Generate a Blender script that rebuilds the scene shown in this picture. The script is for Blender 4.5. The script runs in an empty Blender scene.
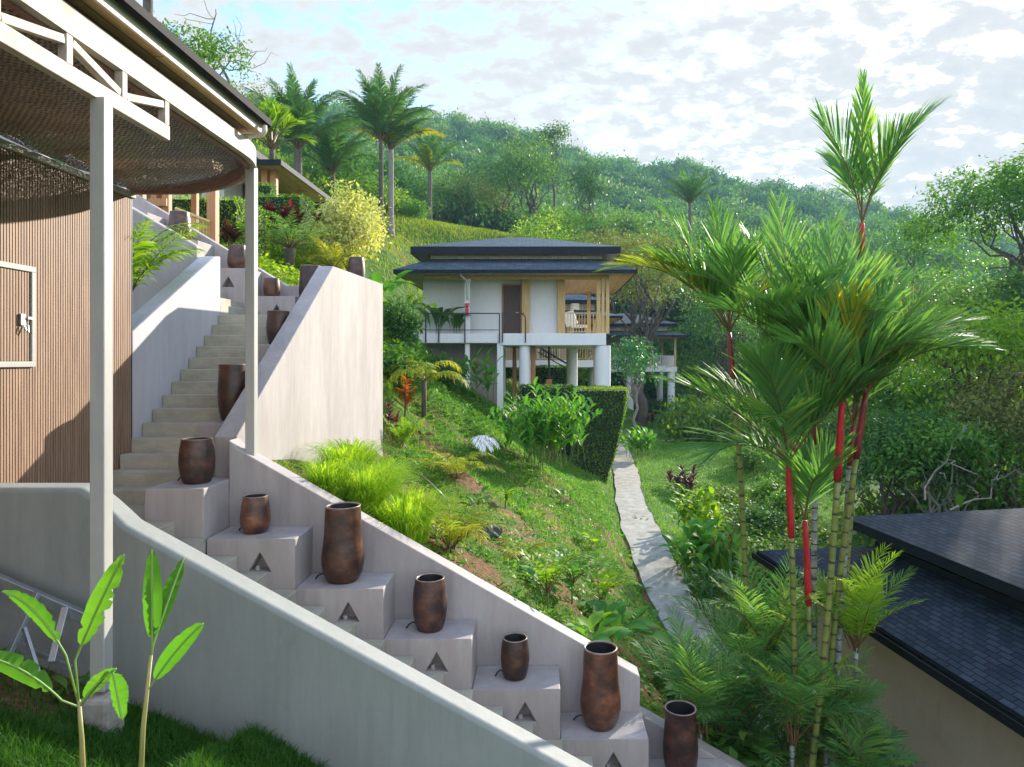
import bpy, math, random
import numpy as np
from mathutils import Vector, Matrix
rng = np.random.default_rng(7)
random.seed(7)
R = math.radians
S = bpy.context.scene
COL = S.collection

# ------------------------------------------------------------------ camera
F = 683.0
cam_d = bpy.data.cameras.new('camera')
cam_d.sensor_width = 36.0
cam_d.lens = F / 1024 * 36
cam_d.clip_start = 0.05
cam_d.clip_end = 6000
cam = bpy.data.objects.new('camera', cam_d)
COL.objects.link(cam)
cam.rotation_euler = (math.pi / 2, 0, 0)
cam_d.shift_x = -33 / 1024; cam_d.shift_y = -22.5 / 1024      # a shift lens: horizon on row 361, vanishing point on column 545
S.camera = cam
def ray(px, py):
    return Vector(((px - 545) / F, 1.0, (361 - py) / F))
def atY(px, py, Y):
    r = ray(px, py); return r * (Y / r.y)
def atX(px, py, X):
    r = ray(px, py); return r * (X / r.x)

# ------------------------------------------------------------------ tags
def tag(o, label=None, cat=None, group=None, kind=None):
    if label: o['label'] = label
    if cat: o['category'] = cat
    if group: o['group'] = group
    if kind: o['kind'] = kind
    return o
def empty(name, loc, label, cat, group=None, rz=0.0):
    o = bpy.data.objects.new(name, None)
    COL.objects.link(o)
    o.location = loc
    o.rotation_euler = (0, 0, rz)
    o.empty_display_size = 0.2
    return tag(o, label, cat, group)
def copy_tree(o, parent=None):
    c = o.copy(); COL.objects.link(c)
    if parent: c.parent = parent
    for ch in list(o.children): copy_tree(ch, c)
    return c

# ------------------------------------------------------------------ mesh builders
def link(name, me, mats, parent):
    o = bpy.data.objects.new(name, me)
    COL.objects.link(o)
    for m in (mats if isinstance(mats, (list, tuple)) else [mats]): me.materials.append(m)
    if parent: o.parent = parent
    return o

class MB:
    """python lists; built in the local space of the thing (subtract its location yourself via off)"""
    def __init__(self, off=(0, 0, 0)):
        self.v = []; self.f = []; self.m = []; self.uv = []; self.off = Vector(off)
    def add(self, vs, fs, mi=0, uv=None):
        n = len(self.v)
        self.v += [Vector(p) - self.off for p in vs]
        for i, f in enumerate(fs):
            self.f.append([n + k for k in f]); self.m.append(mi)
            self.uv.append(uv[i] if uv else None)
        return self
    def box(self, x0, x1, y0, y1, z0, z1, mi=0):
        vs = [(x, y, z) for z in (z0, z1) for y in (y0, y1) for x in (x0, x1)]
        return self.add(vs, [(0, 2, 3, 1), (4, 5, 7, 6), (0, 1, 5, 4), (2, 6, 7, 3), (0, 4, 6, 2), (1, 3, 7, 5)], mi)
    def beam(self, a, b, w, h, up=(0, 0, 1), mi=0):
        a = Vector(a); b = Vector(b); d = (b - a).normalized()
        s = d.cross(Vector(up)).normalized(); u = s.cross(d)
        vs = []
        for p in (a, b):
            for i, j in ((-1, -1), (1, -1), (1, 1), (-1, 1)):
                vs.append(p + s * (i * w / 2) + u * (j * h / 2))
        return self.add(vs, [(0, 1, 2, 3), (7, 6, 5, 4), (0, 4, 5, 1), (1, 5, 6, 2), (2, 6, 7, 3), (3, 7, 4, 0)], mi)
    def prism_y(self, poly, y0, y1, mi=0):      # poly in (x, z), counter-clockwise seen from -y
        n = len(poly)
        vs = [(x, y0, z) for x, z in poly] + [(x, y1, z) for x, z in poly]
        fs = [tuple(range(n)), tuple(range(2 * n - 1, n - 1, -1))]
        fs += [(i, i + n, (i + 1) % n + n, (i + 1) % n) for i in range(n)]
        return self.add(vs, fs, mi)
    def prism_x(self, poly, x0, x1, mi=0):      # poly in (y, z)
        n = len(poly)
        vs = [(x0, y, z) for y, z in poly] + [(x1, y, z) for y, z in poly]
        fs = [tuple(range(n - 1, -1, -1)), tuple(range(n, 2 * n))]
        fs += [(i, (i + 1) % n, (i + 1) % n + n, i + n) for i in range(n)]
        return self.add(vs, fs, mi)
    def prism_z(self, poly, z0, z1, mi=0):
        n = len(poly)
        vs = [(x, y, z0) for x, y in poly] + [(x, y, z1) for x, y in poly]
        fs = [tuple(range(n - 1, -1, -1)), tuple(range(n, 2 * n))]
        fs += [(i, (i + 1) % n, (i + 1) % n + n, i + n) for i in range(n)]
        return self.add(vs, fs, mi)
    def tube(self, pts, rad, seg=8, mi=0, cap=True):
        pts = [Vector(p) for p in pts]
        if not isinstance(rad, (list, tuple)): rad = [rad] * len(pts)
        n = len(self.v); k = len(pts)
        t0 = (pts[1] - pts[0]).normalized()
        ref = Vector((1, 0, 0)) if abs(t0.x) < .8 else Vector((0, 1, 0))
        s = t0.cross(ref).normalized()
        vs = []
        for i, p in enumerate(pts):
            t = (pts[min(i + 1, k - 1)] - pts[max(i - 1, 0)]).normalized()
            s = (s - t * s.dot(t)).normalized(); u = t.cross(s)
            for j in range(seg):
                a = 2 * math.pi * j / seg
                vs.append(p + (s * math.cos(a) + u * math.sin(a)) * rad[i])
        fs = []
        for i in range(k - 1):
            for j in range(seg):
                j2 = (j + 1) % seg
                fs.append((i * seg + j, i * seg + j2, (i + 1) * seg + j2, (i + 1) * seg + j))
        if cap:
            fs.append(tuple(range(seg - 1, -1, -1))); fs.append(tuple(range((k - 1) * seg, k * seg)))
        return self.add(vs, fs, mi)
    def lathe(self, prof, c=(0, 0, 0), seg=32, mi=0):
        k = len(prof); vs = []
        for r, z in prof:
            for j in range(seg):
                a = 2 * math.pi * j / seg
                vs.append((c[0] + r * math.cos(a), c[1] + r * math.sin(a), c[2] + z))
        fs = [(i * seg + j, i * seg + (j + 1) % seg, (i + 1) * seg + (j + 1) % seg, (i + 1) * seg + j)
              for i in range(k - 1) for j in range(seg)]
        return self.add(vs, fs, mi)
    def build(self, name, mats, parent=None, smooth=False, bevel=0.0, loc=None):
        me = bpy.data.meshes.new(name)
        me.from_pydata([tuple(p) for p in self.v], [], self.f)
        me.polygons.foreach_set('material_index', self.m)
        if any(u is not None for u in self.uv):
            ul = me.uv_layers.new(name='UVMap')
            for p, u in zip(me.polygons, self.uv):
                if u is None: continue
                for li, c in zip(p.loop_indices, u): ul.data[li].uv = c
        if smooth:
            me.polygons.foreach_set('use_smooth', [True] * len(self.f))
        me.update()
        o = link(name, me, mats, parent)
        if loc is not None: o.location = loc
        if smooth == 'auto':
            try: me.set_sharp_from_angle(angle=R(40))
            except Exception: pass
        if bevel > 0:
            b = o.modifiers.new('bevel', 'BEVEL'); b.width = bevel; b.segments = 2; b.limit_method = 'ANGLE'
            b.angle_limit = R(35)
        return o

class VB:
    """numpy mesh for vegetation: quads / tris with a float 'tint' per face"""
    def __init__(self): self.v = []; self.q = []; self.t = []; self.qt = []; self.tt = []; self.n = 0; self.qm = []; self.tm = []
    def add(self, V, Q=None, T=None, tint=0.5, mi=0):
        V = np.asarray(V, dtype=np.float32).reshape(-1, 3)
        if Q is not None and len(Q):
            Q = np.asarray(Q, dtype=np.int64).reshape(-1, 4); self.q.append(Q + self.n)
            self.qt.append(np.broadcast_to(np.asarray(tint, dtype=np.float32), (len(Q),)) if np.ndim(tint) < 1 or len(tint) == len(Q) else np.full(len(Q), .5, np.float32))
            self.qm.append(np.full(len(Q), mi, np.int32))
        if T is not None and len(T):
            T = np.asarray(T, dtype=np.int64).reshape(-1, 3); self.t.append(T + self.n)
            self.tt.append(np.broadcast_to(np.asarray(tint, dtype=np.float32), (len(T),)) if np.ndim(tint) < 1 or len(tint) == len(T) else np.full(len(T), .5, np.float32))
            self.tm.append(np.full(len(T), mi, np.int32))
        self.v.append(V); self.n += len(V)
        return self
    def merge(self, o, M=None, shift=(0, 0, 0), tint=None):
        V = np.concatenate(o.v)
        if M is not None: V = V @ np.asarray(M, dtype=np.float32).T
        V = V + np.asarray(shift, dtype=np.float32)
        for q, qt, qm in zip(o.q, o.qt, o.qm):
            self.q.append(q + self.n); self.qt.append(qt if tint is None else np.full(len(q), tint, np.float32)); self.qm.append(qm)
        for q, qt, qm in zip(o.t, o.tt, o.tm):
            self.t.append(q + self.n); self.tt.append(qt if tint is None else np.full(len(q), tint, np.float32)); self.tm.append(qm)
        self.v.append(V); self.n += len(V)
        return self
    def build(self, name, mats, parent=None, smooth=False, loc=None):
        V = np.concatenate(self.v).astype(np.float32)
        Q = np.concatenate(self.q) if self.q else np.zeros((0, 4), np.int64)
        T = np.concatenate(self.t) if self.t else np.zeros((0, 3), np.int64)
        tint = np.concatenate(self.qt + self.tt).astype(np.float32)
        mi = np.concatenate(self.qm + self.tm).astype(np.int32)
        me = bpy.data.meshes.new(name)
        me.vertices.add(len(V)); me.vertices.foreach_set('co', V.ravel())
        nl = Q.size + T.size; nf = len(Q) + len(T)
        me.loops.add(nl)
        me.loops.foreach_set('vertex_index', np.concatenate([Q.ravel(), T.ravel()]).astype(np.int32))
        me.polygons.add(nf)
        st = np.concatenate([np.arange(len(Q)) * 4, Q.size + np.arange(len(T)) * 3]).astype(np.int32)
        me.polygons.foreach_set('loop_start', st)
        me.polygons.foreach_set('material_index', mi)
        if smooth: me.polygons.foreach_set('use_smooth', np.ones(nf, bool))
        a = me.attributes.new('tint', 'FLOAT', 'FACE'); a.data.foreach_set('value', tint)
        me.update(calc_edges=True)
        o = link(name, me, mats, parent)
        if loc is not None: o.location = loc
        return o

# ------------------------------------------------------------------ materials
def nt(name):
    m = bpy.data.materials.new(name); m.use_nodes = True
    n = m.node_tree.nodes; n.clear()
    out = n.new('ShaderNodeOutputMaterial')
    return m, m.node_tree, n, m.node_tree.links, out
def node(n, t, **kw):
    x = n.new(t)
    for k, v in kw.items(): setattr(x, k, v)
    return x
def ramp(n, stops, interp='LINEAR'):
    r = n.new('ShaderNodeValToRGB'); r.color_ramp.interpolation = interp
    e = r.color_ramp.elements
    while len(e) < len(stops): e.new(.5)
    for el, (p, c) in zip(e, stops):
        el.position = p; el.color = (*c, 1) if len(c) == 3 else c
    return r
def mapping(n, l, scale=(1, 1, 1), coord='Object'):
    tc = n.new('ShaderNodeTexCoord'); mp = n.new('ShaderNodeMapping')
    mp.inputs['Scale'].default_value = scale
    l.new(tc.outputs[coord], mp.inputs['Vector']); return mp
def noise(n, l, vec, scale, detail=4, rough=.6, dist=0.0):
    x = n.new('ShaderNodeTexNoise')
    x.inputs['Scale'].default_value = scale; x.inputs['Detail'].default_value = detail
    x.inputs['Roughness'].default_value = rough; x.inputs['Distortion'].default_value = dist
    l.new(vec, x.inputs['Vector']); return x

def mat_mottled(name, stops, scale=3.0, rough=.7, bump=.15, bscale=40.0, stretch=(1, 1, 1), metal=0.0, detail=6, spec=.5, dist=.02):
    m, t, n, l, out = nt(name)
    p = n.new('ShaderNodeBsdfPrincipled')
    mp = mapping(n, l, stretch)
    nz = noise(n, l, mp.outputs[0], scale, detail, .65)
    rp = ramp(n, stops); l.new(nz.outputs['Fac'], rp.inputs[0]); l.new(rp.outputs[0], p.inputs['Base Color'])
    p.inputs['Roughness'].default_value = rough; p.inputs['Metallic'].default_value = metal
    p.inputs['Specular IOR Level'].default_value = spec
    if bump:
        nb = noise(n, l, mp.outputs[0], bscale, 5, .6)
        b = n.new('ShaderNodeBump'); b.inputs['Strength'].default_value = bump; b.inputs['Distance'].default_value = dist
        l.new(nb.outputs['Fac'], b.inputs['Height']); l.new(b.outputs[0], p.inputs['Normal'])
    l.new(p.outputs[0], out.inputs[0]); return m

def mat_leaf(name, cols, trans=.4, rough=.5, tmul=1.5, nscale=None, spec=.14, emitmix=None):
    cols = [tuple(min(.6, c * f) for c, f in zip(col, (1.25, 1.2, 1.05))) for col in cols]; rough = max(rough, .5)
    """per-leaf colour variation from Random Per Island plus the 'tint' attribute, part translucent"""
    m, t, n, l, out = nt(name)
    g = n.new('ShaderNodeNewGeometry')
    at = n.new('ShaderNodeAttribute'); at.attribute_name = 'tint'
    mx = n.new('ShaderNodeMath'); mx.operation = 'MULTIPLY_ADD'
    l.new(g.outputs['Random Per Island'], mx.inputs[0]); mx.inputs[1].default_value = .45
    sc = n.new('ShaderNodeMath'); sc.operation = 'MULTIPLY'; sc.inputs[1].default_value = .55
    l.new(at.outputs['Fac'], sc.inputs[0]); l.new(sc.outputs[0], mx.inputs[2])
    k = len(cols)
    rp = ramp(n, [(i / max(1, k - 1), c) for i, c in enumerate(cols)])
    l.new(mx.outputs[0], rp.inputs[0])
    p = n.new('ShaderNodeBsdfPrincipled')
    p.inputs['Roughness'].default_value = rough; p.inputs['Specular IOR Level'].default_value = spec
    l.new(rp.outputs[0], p.inputs['Base Color'])
    tr = n.new('ShaderNodeBsdfTranslucent')
    mul = n.new('ShaderNodeVectorMath'); mul.operation = 'MULTIPLY'
    mul.inputs[1].default_value = (1.5 * tmul, 1.35 * tmul, .55 * tmul)
    l.new(rp.outputs[0], mul.inputs[0]); l.new(mul.outputs[0], tr.inputs['Color'])
    ms = n.new('ShaderNodeMixShader'); ms.inputs[0].default_value = trans
    l.new(p.outputs[0], ms.inputs[1]); l.new(tr.outputs[0], ms.inputs[2])
    l.new(ms.outputs[0], out.inputs[0]); return m

def mat_plain(name, col, rough=.5, metal=0.0, spec=.5):
    return mat_mottled(name, [(.3, tuple(c * .85 for c in col)), (.7, tuple(min(1, c * 1.12) for c in col))], 6, rough, .05, 60, metal=metal, spec=spec)

def mat_plaster(name, c0, c1, streak=(1, 1, .25), bump=.12, sheen=.75, stain=.36):
    m, t, n, l, out = nt(name)
    p = n.new('ShaderNodeBsdfPrincipled'); p.inputs['Roughness'].default_value = sheen
    mp = mapping(n, l, streak)
    a = noise(n, l, mp.outputs[0], 5, 8, .7); b = noise(n, l, mp.outputs[0], .9, 3, .5)
    ad = n.new('ShaderNodeMath'); ad.operation = 'MULTIPLY_ADD'; ad.inputs[1].default_value = .55
    l.new(a.outputs['Fac'], ad.inputs[0])
    hm = n.new('ShaderNodeMath'); hm.operation = 'MULTIPLY'; hm.inputs[1].default_value = .45
    l.new(b.outputs['Fac'], hm.inputs[0]); l.new(hm.outputs[0], ad.inputs[2])
    mid = tuple((x + y) / 2 for x, y in zip(c0, c1))
    rp = ramp(n, [(.3, c0), (.5, mid), (.68, c1)]); l.new(ad.outputs[0], rp.inputs[0])
    mps = mapping(n, l, (5.5, 5.5, .3)); ns = noise(n, l, mps.outputs[0], 2.2, 6, .7, .4)
    rs = ramp(n, [(.30, (.70, .71, .69)), (.46, (.95, .95, .94)), (.7, (1.06, 1.05, 1.05))]); l.new(ns.outputs['Fac'], rs.inputs[0])
    mpb = mapping(n, l, (1, 1, 1)); nb2 = noise(n, l, mpb.outputs[0], 1.7, 8, .72, .6)
    rb = ramp(n, [(.33, (.80, .81, .78)), (.43, (1, 1, 1))]); l.new(nb2.outputs['Fac'], rb.inputs[0])
    m1 = n.new('ShaderNodeMix'); m1.data_type = 'RGBA'; m1.blend_type = 'MULTIPLY'; m1.inputs[0].default_value = stain; l.new(rp.outputs[0], m1.inputs[6]); l.new(rs.outputs[0], m1.inputs[7])
    m2 = n.new('ShaderNodeMix'); m2.data_type = 'RGBA'; m2.blend_type = 'MULTIPLY'; m2.inputs[0].default_value = min(1, stain * 1.3); l.new(m1.outputs[2], m2.inputs[6]); l.new(rb.outputs[0], m2.inputs[7])
    l.new(m2.outputs[2], p.inputs['Base Color'])
    fb = noise(n, l, mp.outputs[0], 28, 6, .65)
    bp = n.new('ShaderNodeBump'); bp.inputs['Strength'].default_value = bump; bp.inputs['Distance'].default_value = .02
    l.new(fb.outputs['Fac'], bp.inputs['Height']); l.new(bp.outputs[0], p.inputs['Normal'])
    l.new(p.outputs[0], out.inputs[0]); return m

def mat_shingle(name, c0, c1, w=.3, h=.14, bump=.5, rough=.75):
    m, t, n, l, out = nt(name)
    p = n.new('ShaderNodeBsdfPrincipled'); p.inputs['Roughness'].default_value = rough; p.inputs['Specular IOR Level'].default_value = .12
    mp = mapping(n, l, (1, 1, 1), 'UV')
    bt = n.new('ShaderNodeTexBrick'); bt.offset = .5
    bt.inputs['Color1'].default_value = (*c0, 1); bt.inputs['Color2'].default_value = (*c1, 1)
    bt.inputs['Mortar'].default_value = (.008, .009, .011, 1)
    bt.inputs['Scale'].default_value = 1; bt.inputs['Brick Width'].default_value = w
    bt.inputs['Row Height'].default_value = h; bt.inputs['Mortar Size'].default_value = .008
    bt.inputs['Bias'].default_value = 0.0
    l.new(mp.outputs[0], bt.inputs['Vector'])
    nz = noise(n, l, mp.outputs[0], 2.2, 6, .65)
    nf = noise(n, l, mp.outputs[0], 60, 3, .6)
    mx = n.new('ShaderNodeMix'); mx.data_type = 'RGBA'; mx.blend_type = 'MULTIPLY'; mx.inputs[0].default_value = .85
    rp = ramp(n, [(.3, (.6, .62, .68)), (.7, (1.35, 1.3, 1.25))]); l.new(nz.outputs['Fac'], rp.inputs[0])
    l.new(bt.outputs['Color'], mx.inputs[6]); l.new(rp.outputs[0], mx.inputs[7])
    l.new(mx.outputs[2], p.inputs['Base Color'])
    # each course laps over the one below: saw-tooth height
    sx = n.new('ShaderNodeSeparateXYZ'); l.new(mp.outputs[0], sx.inputs[0])
    dv = n.new('ShaderNodeMath'); dv.operation = 'DIVIDE'; dv.inputs[1].default_value = h; l.new(sx.outputs[1], dv.inputs[0])
    fr = n.new('ShaderNodeMath'); fr.operation = 'FRACT'; l.new(dv.outputs[0], fr.inputs[0])
    sb = n.new('ShaderNodeMath'); sb.operation = 'MULTIPLY_ADD'; sb.inputs[1].default_value = -.6
    l.new(fr.outputs[0], sb.inputs[0]); l.new(bt.outputs['Fac'], sb.inputs[2])
    mu = n.new('ShaderNodeMath'); mu.operation = 'MULTIPLY_ADD'; mu.inputs[1].default_value = -1.0
    l.new(bt.outputs['Fac'], mu.inputs[0]); l.new(sb.outputs[0], mu.inputs[2])
    ad = n.new('ShaderNodeMath'); ad.operation = 'MULTIPLY_ADD'; ad.inputs[1].default_value = .35
    l.new(nf.outputs['Fac'], ad.inputs[0]); l.new(mu.outputs[0], ad.inputs[2])
    b = n.new('ShaderNodeBump'); b.inputs['Strength'].default_value = bump; b.inputs['Distance'].default_value = .02
    l.new(ad.outputs[0], b.inputs['Height']); l.new(b.outputs[0], p.inputs['Normal'])
    l.new(p.outputs[0], out.inputs[0]); return m

def mat_wood(name, c0, c1, axis=1, scale=6, rough=.6):
    st = [22, 22, 22]; st[axis] = 1.2
    return mat_mottled(name, [(.3, c0), (.7, c1)], scale * .25, rough, .12, 6, tuple(st))

M = {}
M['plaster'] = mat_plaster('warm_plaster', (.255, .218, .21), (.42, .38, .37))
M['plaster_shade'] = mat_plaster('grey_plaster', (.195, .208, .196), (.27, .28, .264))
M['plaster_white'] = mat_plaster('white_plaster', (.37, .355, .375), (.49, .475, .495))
M['villa_white'] = mat_plaster('villa_white', (.64, .64, .66), (.74, .74, .76), stain=.18)
M['step'] = mat_plaster('step_concrete', (.27, .25, .195), (.47, .44, .36), (1, 1, 2.5), .3)
M['copper'] = mat_mottled('copper_glaze', [(.30, (.012, .009, .010)), (.42, (.045, .021, .016)), (.54, (.11, .042, .024)), (.70, (.26, .105, .05))], 5.2, .34, .4, 18, (1, 1, 1.3), detail=9, dist=.01)
M['copper_dark'] = mat_mottled('dark_copper_glaze', [(.3, (.012, .009, .009)), (.48, (.038, .018, .014)), (.72, (.13, .052, .032))], 6.2, .4, .35, 18, (1, 1, 1.3), detail=9, dist=.01)
def vary_by_object(m):
    n = m.node_tree.nodes; l = m.node_tree.links
    p = next(x for x in n if x.type == 'BSDF_PRINCIPLED'); src = p.inputs['Base Color'].links[0].from_socket
    oi = n.new('ShaderNodeObjectInfo'); mr = n.new('ShaderNodeMapRange'); mr.inputs['To Min'].default_value = .6; mr.inputs['To Max'].default_value = 1.35
    l.new(oi.outputs['Random'], mr.inputs['Value'])
    v = n.new('ShaderNodeVectorMath'); v.operation = 'SCALE'; l.new(src, v.inputs[0]); l.new(mr.outputs[0], v.inputs['Scale']); l.new(v.outputs[0], p.inputs['Base Color'])
    nz = next(x for x in n if x.type == 'TEX_NOISE'); nz.noise_dimensions = '4D'; ml = n.new('ShaderNodeMath'); ml.operation = 'MULTIPLY'; ml.inputs[1].default_value = 40
    l.new(oi.outputs['Random'], ml.inputs[0]); l.new(ml.outputs[0], nz.inputs['W'])
vary_by_object(M['copper']); vary_by_object(M['copper_dark'])
M['black'] = mat_plain('black_rubber', (.012, .012, .014), .5)
M['metal_black'] = mat_plain('black_metal', (.02, .022, .026), .4)
M['post'] = mat_mottled('painted_post', [(.3, (.31, .30, .285)), (.7, (.41, .395, .37))], 3, .5, .06, 50, (1, 1, .3))
M['whitewood'] = mat_mottled('whitewashed_wood', [(.25, (.27, .22, .17)), (.5, (.44, .39, .34)), (.8, (.56, .51, .46))], 2.2, .65, .12, 14, (3, 3, 3))
M['soffit'] = None
M['cream'] = mat_plain('cream_board', (.60, .53, .45), .6)
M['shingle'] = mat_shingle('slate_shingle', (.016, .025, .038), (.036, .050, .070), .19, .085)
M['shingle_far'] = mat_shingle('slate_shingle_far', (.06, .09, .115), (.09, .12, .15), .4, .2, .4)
M['fascia'] = mat_plain('dark_fascia', (.012, .017, .024), .6, 0, .12)
M['gutter'] = mat_plain('gutter_metal', (.012, .013, .015), .65, 0, .1)
M['alu'] = mat_mottled('galvanised_steel', [(.3, (.30, .33, .37)), (.7, (.45, .48, .52))], 9, .38, .05, 60, metal=.75)
M['timber'] = mat_wood('yellow_timber', (.42, .27, .10), (.62, .45, .20), 2)
M['timber_dark'] = mat_wood('orange_timber', (.30, .13, .045), (.46, .23, .09), 2)
M['door'] = mat_wood('dark_door_wood', (.045, .025, .022), (.10, .055, .045), 2)
M['tan_wall'] = mat_plaster('tan_render', (.46, .34, .25), (.56, .43, .32), (1, 1, 1), .2)
M['white'] = mat_plain('white_paint', (.75, .74, .72), .5)
M['red'] = mat_plain('red_paint', (.5, .03, .025), .35)
M['glass'] = None
M['lipstick_dark'] = None
M['path'] = mat_mottled('pale_concrete', [(.22, (.10, .09, .075)), (.42, (.27, .25, .215)), (.62, (.38, .355, .31)), (.8, (.47, .445, .395))], 3.4, .85, .35, 26, detail=12)
M['kerb'] = mat_mottled('kerb_concrete', [(.3, (.28, .27, .25)), (.7, (.42, .4, .37))], 4, .8, .3, 30)
M['bark'] = mat_mottled('bark', [(.3, (.045, .035, .027)), (.7, (.14, .115, .09))], 5, .85, .6, 12, (3, 3, .8))
M['bark_pale'] = mat_mottled('pale_bark', [(.3, (.16, .14, .12)), (.7, (.36, .33, .29))], 5, .85, .6, 12, (3, 3, .8))
M['rock'] = mat_mottled('dark_rock', [(.3, (.012, .014, .016)), (.7, (.05, .055, .055))], 5, .6, .5, 14)
M['soil'] = mat_mottled('soil', [(.3, (.03, .02, .013)), (.7, (.09, .06, .035))], 6, .9, .8, 20)

def mat_soffit():
    m, t, n, l, out = nt('plank_soffit')
    p = n.new('ShaderNodeBsdfPrincipled'); p.inputs['Roughness'].default_value = .55
    mp = mapping(n, l, (1, 1, 1))
    w = n.new('ShaderNodeTexBrick'); w.offset = .37
    mp.inputs['Rotation'].default_value = (0, 0, R(90))
    w.inputs['Color1'].default_value = (.62, .35, .15, 1); w.inputs['Color2'].default_value = (.76, .48, .23, 1)
    w.inputs['Mortar'].default_value = (.10, .045, .02, 1); w.inputs['Scale'].default_value = 1
    w.inputs['Brick Width'].default_value = 2.4; w.inputs['Row Height'].default_value = .095; w.inputs['Mortar Size'].default_value = .006
    l.new(mp.outputs[0], w.inputs['Vector'])
    mp2 = mapping(n, l, (20, 1.5, 20)); nz = noise(n, l, mp2.outputs[0], 2, 5, .6)
    rp = ramp(n, [(.3, (.65, .65, .65)), (.7, (1.15, 1.15, 1.15))]); l.new(nz.outputs['Fac'], rp.inputs[0])
    mx = n.new('ShaderNodeMix'); mx.data_type = 'RGBA'; mx.blend_type = 'MULTIPLY'; mx.inputs[0].default_value = 1
    l.new(w.outputs['Color'], mx.inputs[6]); l.new(rp.outputs[0], mx.inputs[7]); l.new(mx.outputs[2], p.inputs['Base Color'])
    l.new(p.outputs[0], out.inputs[0]); return m
M['soffit'] = mat_soffit()
M['slat'] = mat_wood('slat_wood', (.18, .10, .062), (.35, .222, .142), 2, 5, .6)
M['slat_gap'] = mat_plain('slat_backing', (.05, .03, .02), .9)

def mat_weave():
    m, t, n, l, out = nt('woven_shade')
    p = n.new('ShaderNodeBsdfPrincipled'); p.inputs['Roughness'].default_value = .5
    mp = mapping(n, l, (1, 1, 1))
    ck = n.new('ShaderNodeTexChecker'); ck.inputs['Scale'].default_value = 34
    l.new(mp.outputs[0], ck.inputs['Vector'])
    ck.inputs['Color1'].default_value = (.08, .06, .048, 1); ck.inputs['Color2'].default_value = (.36, .29, .235, 1)
    nz = noise(n, l, mp.outputs[0], 3.5, 6, .7)
    rp = ramp(n, [(.3, (.45, .45, .45)), (.7, (1.25, 1.2, 1.15))]); l.new(nz.outputs['Fac'], rp.inputs[0])
    mx = n.new('ShaderNodeMix'); mx.data_type = 'RGBA'; mx.blend_type = 'MULTIPLY'; mx.inputs[0].default_value = 1
    l.new(ck.outputs['Color'], mx.inputs[6]); l.new(rp.outputs[0], mx.inputs[7]); l.new(mx.outputs[2], p.inputs['Base Color'])
    b = n.new('ShaderNodeBump'); b.inputs['Strength'].default_value = .6; b.inputs['Distance'].default_value = .01
    l.new(ck.outputs['Fac'], b.inputs['Height']); l.new(b.outputs[0], p.inputs['Normal'])
    tr = n.new('ShaderNodeBsdfTransparent')
    nh = noise(n, l, mp.outputs[0], 75, 2, .5)
    gt = n.new('ShaderNodeMath'); gt.operation = 'GREATER_THAN'; gt.inputs[1].default_value = .625
    l.new(nh.outputs['Fac'], gt.inputs[0])
    ms = n.new('ShaderNodeMixShader'); l.new(gt.outputs[0], ms.inputs[0])
    l.new(p.outputs[0], ms.inputs[1]); l.new(tr.outputs[0], ms.inputs[2]); l.new(ms.outputs[0], out.inputs[0])
    return m
M['weave'] = mat_weave()

def mat_glass(name='window_glass', col=(.03, .05, .055)):
    m, t, n, l, out = nt(name)
    p = n.new('ShaderNodeBsdfPrincipled'); p.inputs['Base Color'].default_value = (*col, 1)
    p.inputs['Roughness'].default_value = .06; p.inputs['Specular IOR Level'].default_value = .8
    l.new(p.outputs[0], out.inputs[0]); return m
M['glass'] = mat_glass()

# leaves
M['palm'] = mat_leaf('palm_leaf', [(0.035, 0.109, 0.045), (0.058, 0.168, 0.068), (0.115, 0.238, 0.068), (0.347, 0.337, 0.068)], .42, .42)
M['palm_gold'] = mat_leaf('golden_palm_leaf', [(0.0625, 0.1375, 0.0187), (0.175, 0.2375, 0.025), (0.4125, 0.3375, 0.025)], .45, .42)
M['palm_dark'] = mat_leaf('dark_palm_leaf', [(0.039, 0.1125, 0.0517), (0.0585, 0.1594, 0.069), (0.117, 0.225, 0.0776)], .3, .45)
M['leaf'] = mat_leaf('green_leaf', [(0.0304, 0.099, 0.0198), (0.0607, 0.162, 0.0297), (0.1418, 0.27, 0.0413)], .35, .45)
M['leaf_dark'] = mat_leaf('dark_green_leaf', [(0.0195, 0.0713, 0.0231), (0.039, 0.1125, 0.033), (0.078, 0.1688, 0.0413)], .3, .45)
M['leaf_lime'] = mat_leaf('lime_leaf', [(0.05, 0.15, 0.015), (0.125, 0.25, 0.025), (0.275, 0.375, 0.0438)], .42, .45)
M['leaf_olive'] = mat_leaf('olive_leaf', [(0.065, 0.0975, 0.0325), (0.1105, 0.143, 0.0455), (0.221, 0.221, 0.078)], .3, .5)
M['leaf_cream'] = mat_leaf('cream_leaf', [(.12, .18, .06), (.36, .40, .18), (.58, .57, .36)], .35, .5)
M['leaf_red'] = mat_leaf('maroon_leaf', [(0.039, 0.0156, 0.0234), (0.117, 0.0234, 0.039), (0.286, 0.039, 0.065)], .3, .4, tmul=.9)
M['leaf_plum'] = mat_leaf('plum_leaf', [(0.0286, 0.0156, 0.0208), (0.065, 0.026, 0.0312), (0.13, 0.0455, 0.052)], .25, .4, tmul=.9)
M['leaf_croton'] = mat_leaf('croton_leaf', [(.18, .025, .015), (.30, .08, .015), (.36, .22, .02)], .35, .4)
M['banana'] = mat_leaf('banana_leaf', [(0.035, 0.144, 0.018), (0.056, 0.188, 0.024), (0.101, 0.244, 0.036)], .45, .35)
M['ginger'] = mat_leaf('ginger_leaf', [(0.0271, 0.1217, 0.0217), (0.0544, 0.1949, 0.029), (0.1812, 0.341, 0.0435)], .38, .32, spec=.22)
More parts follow.
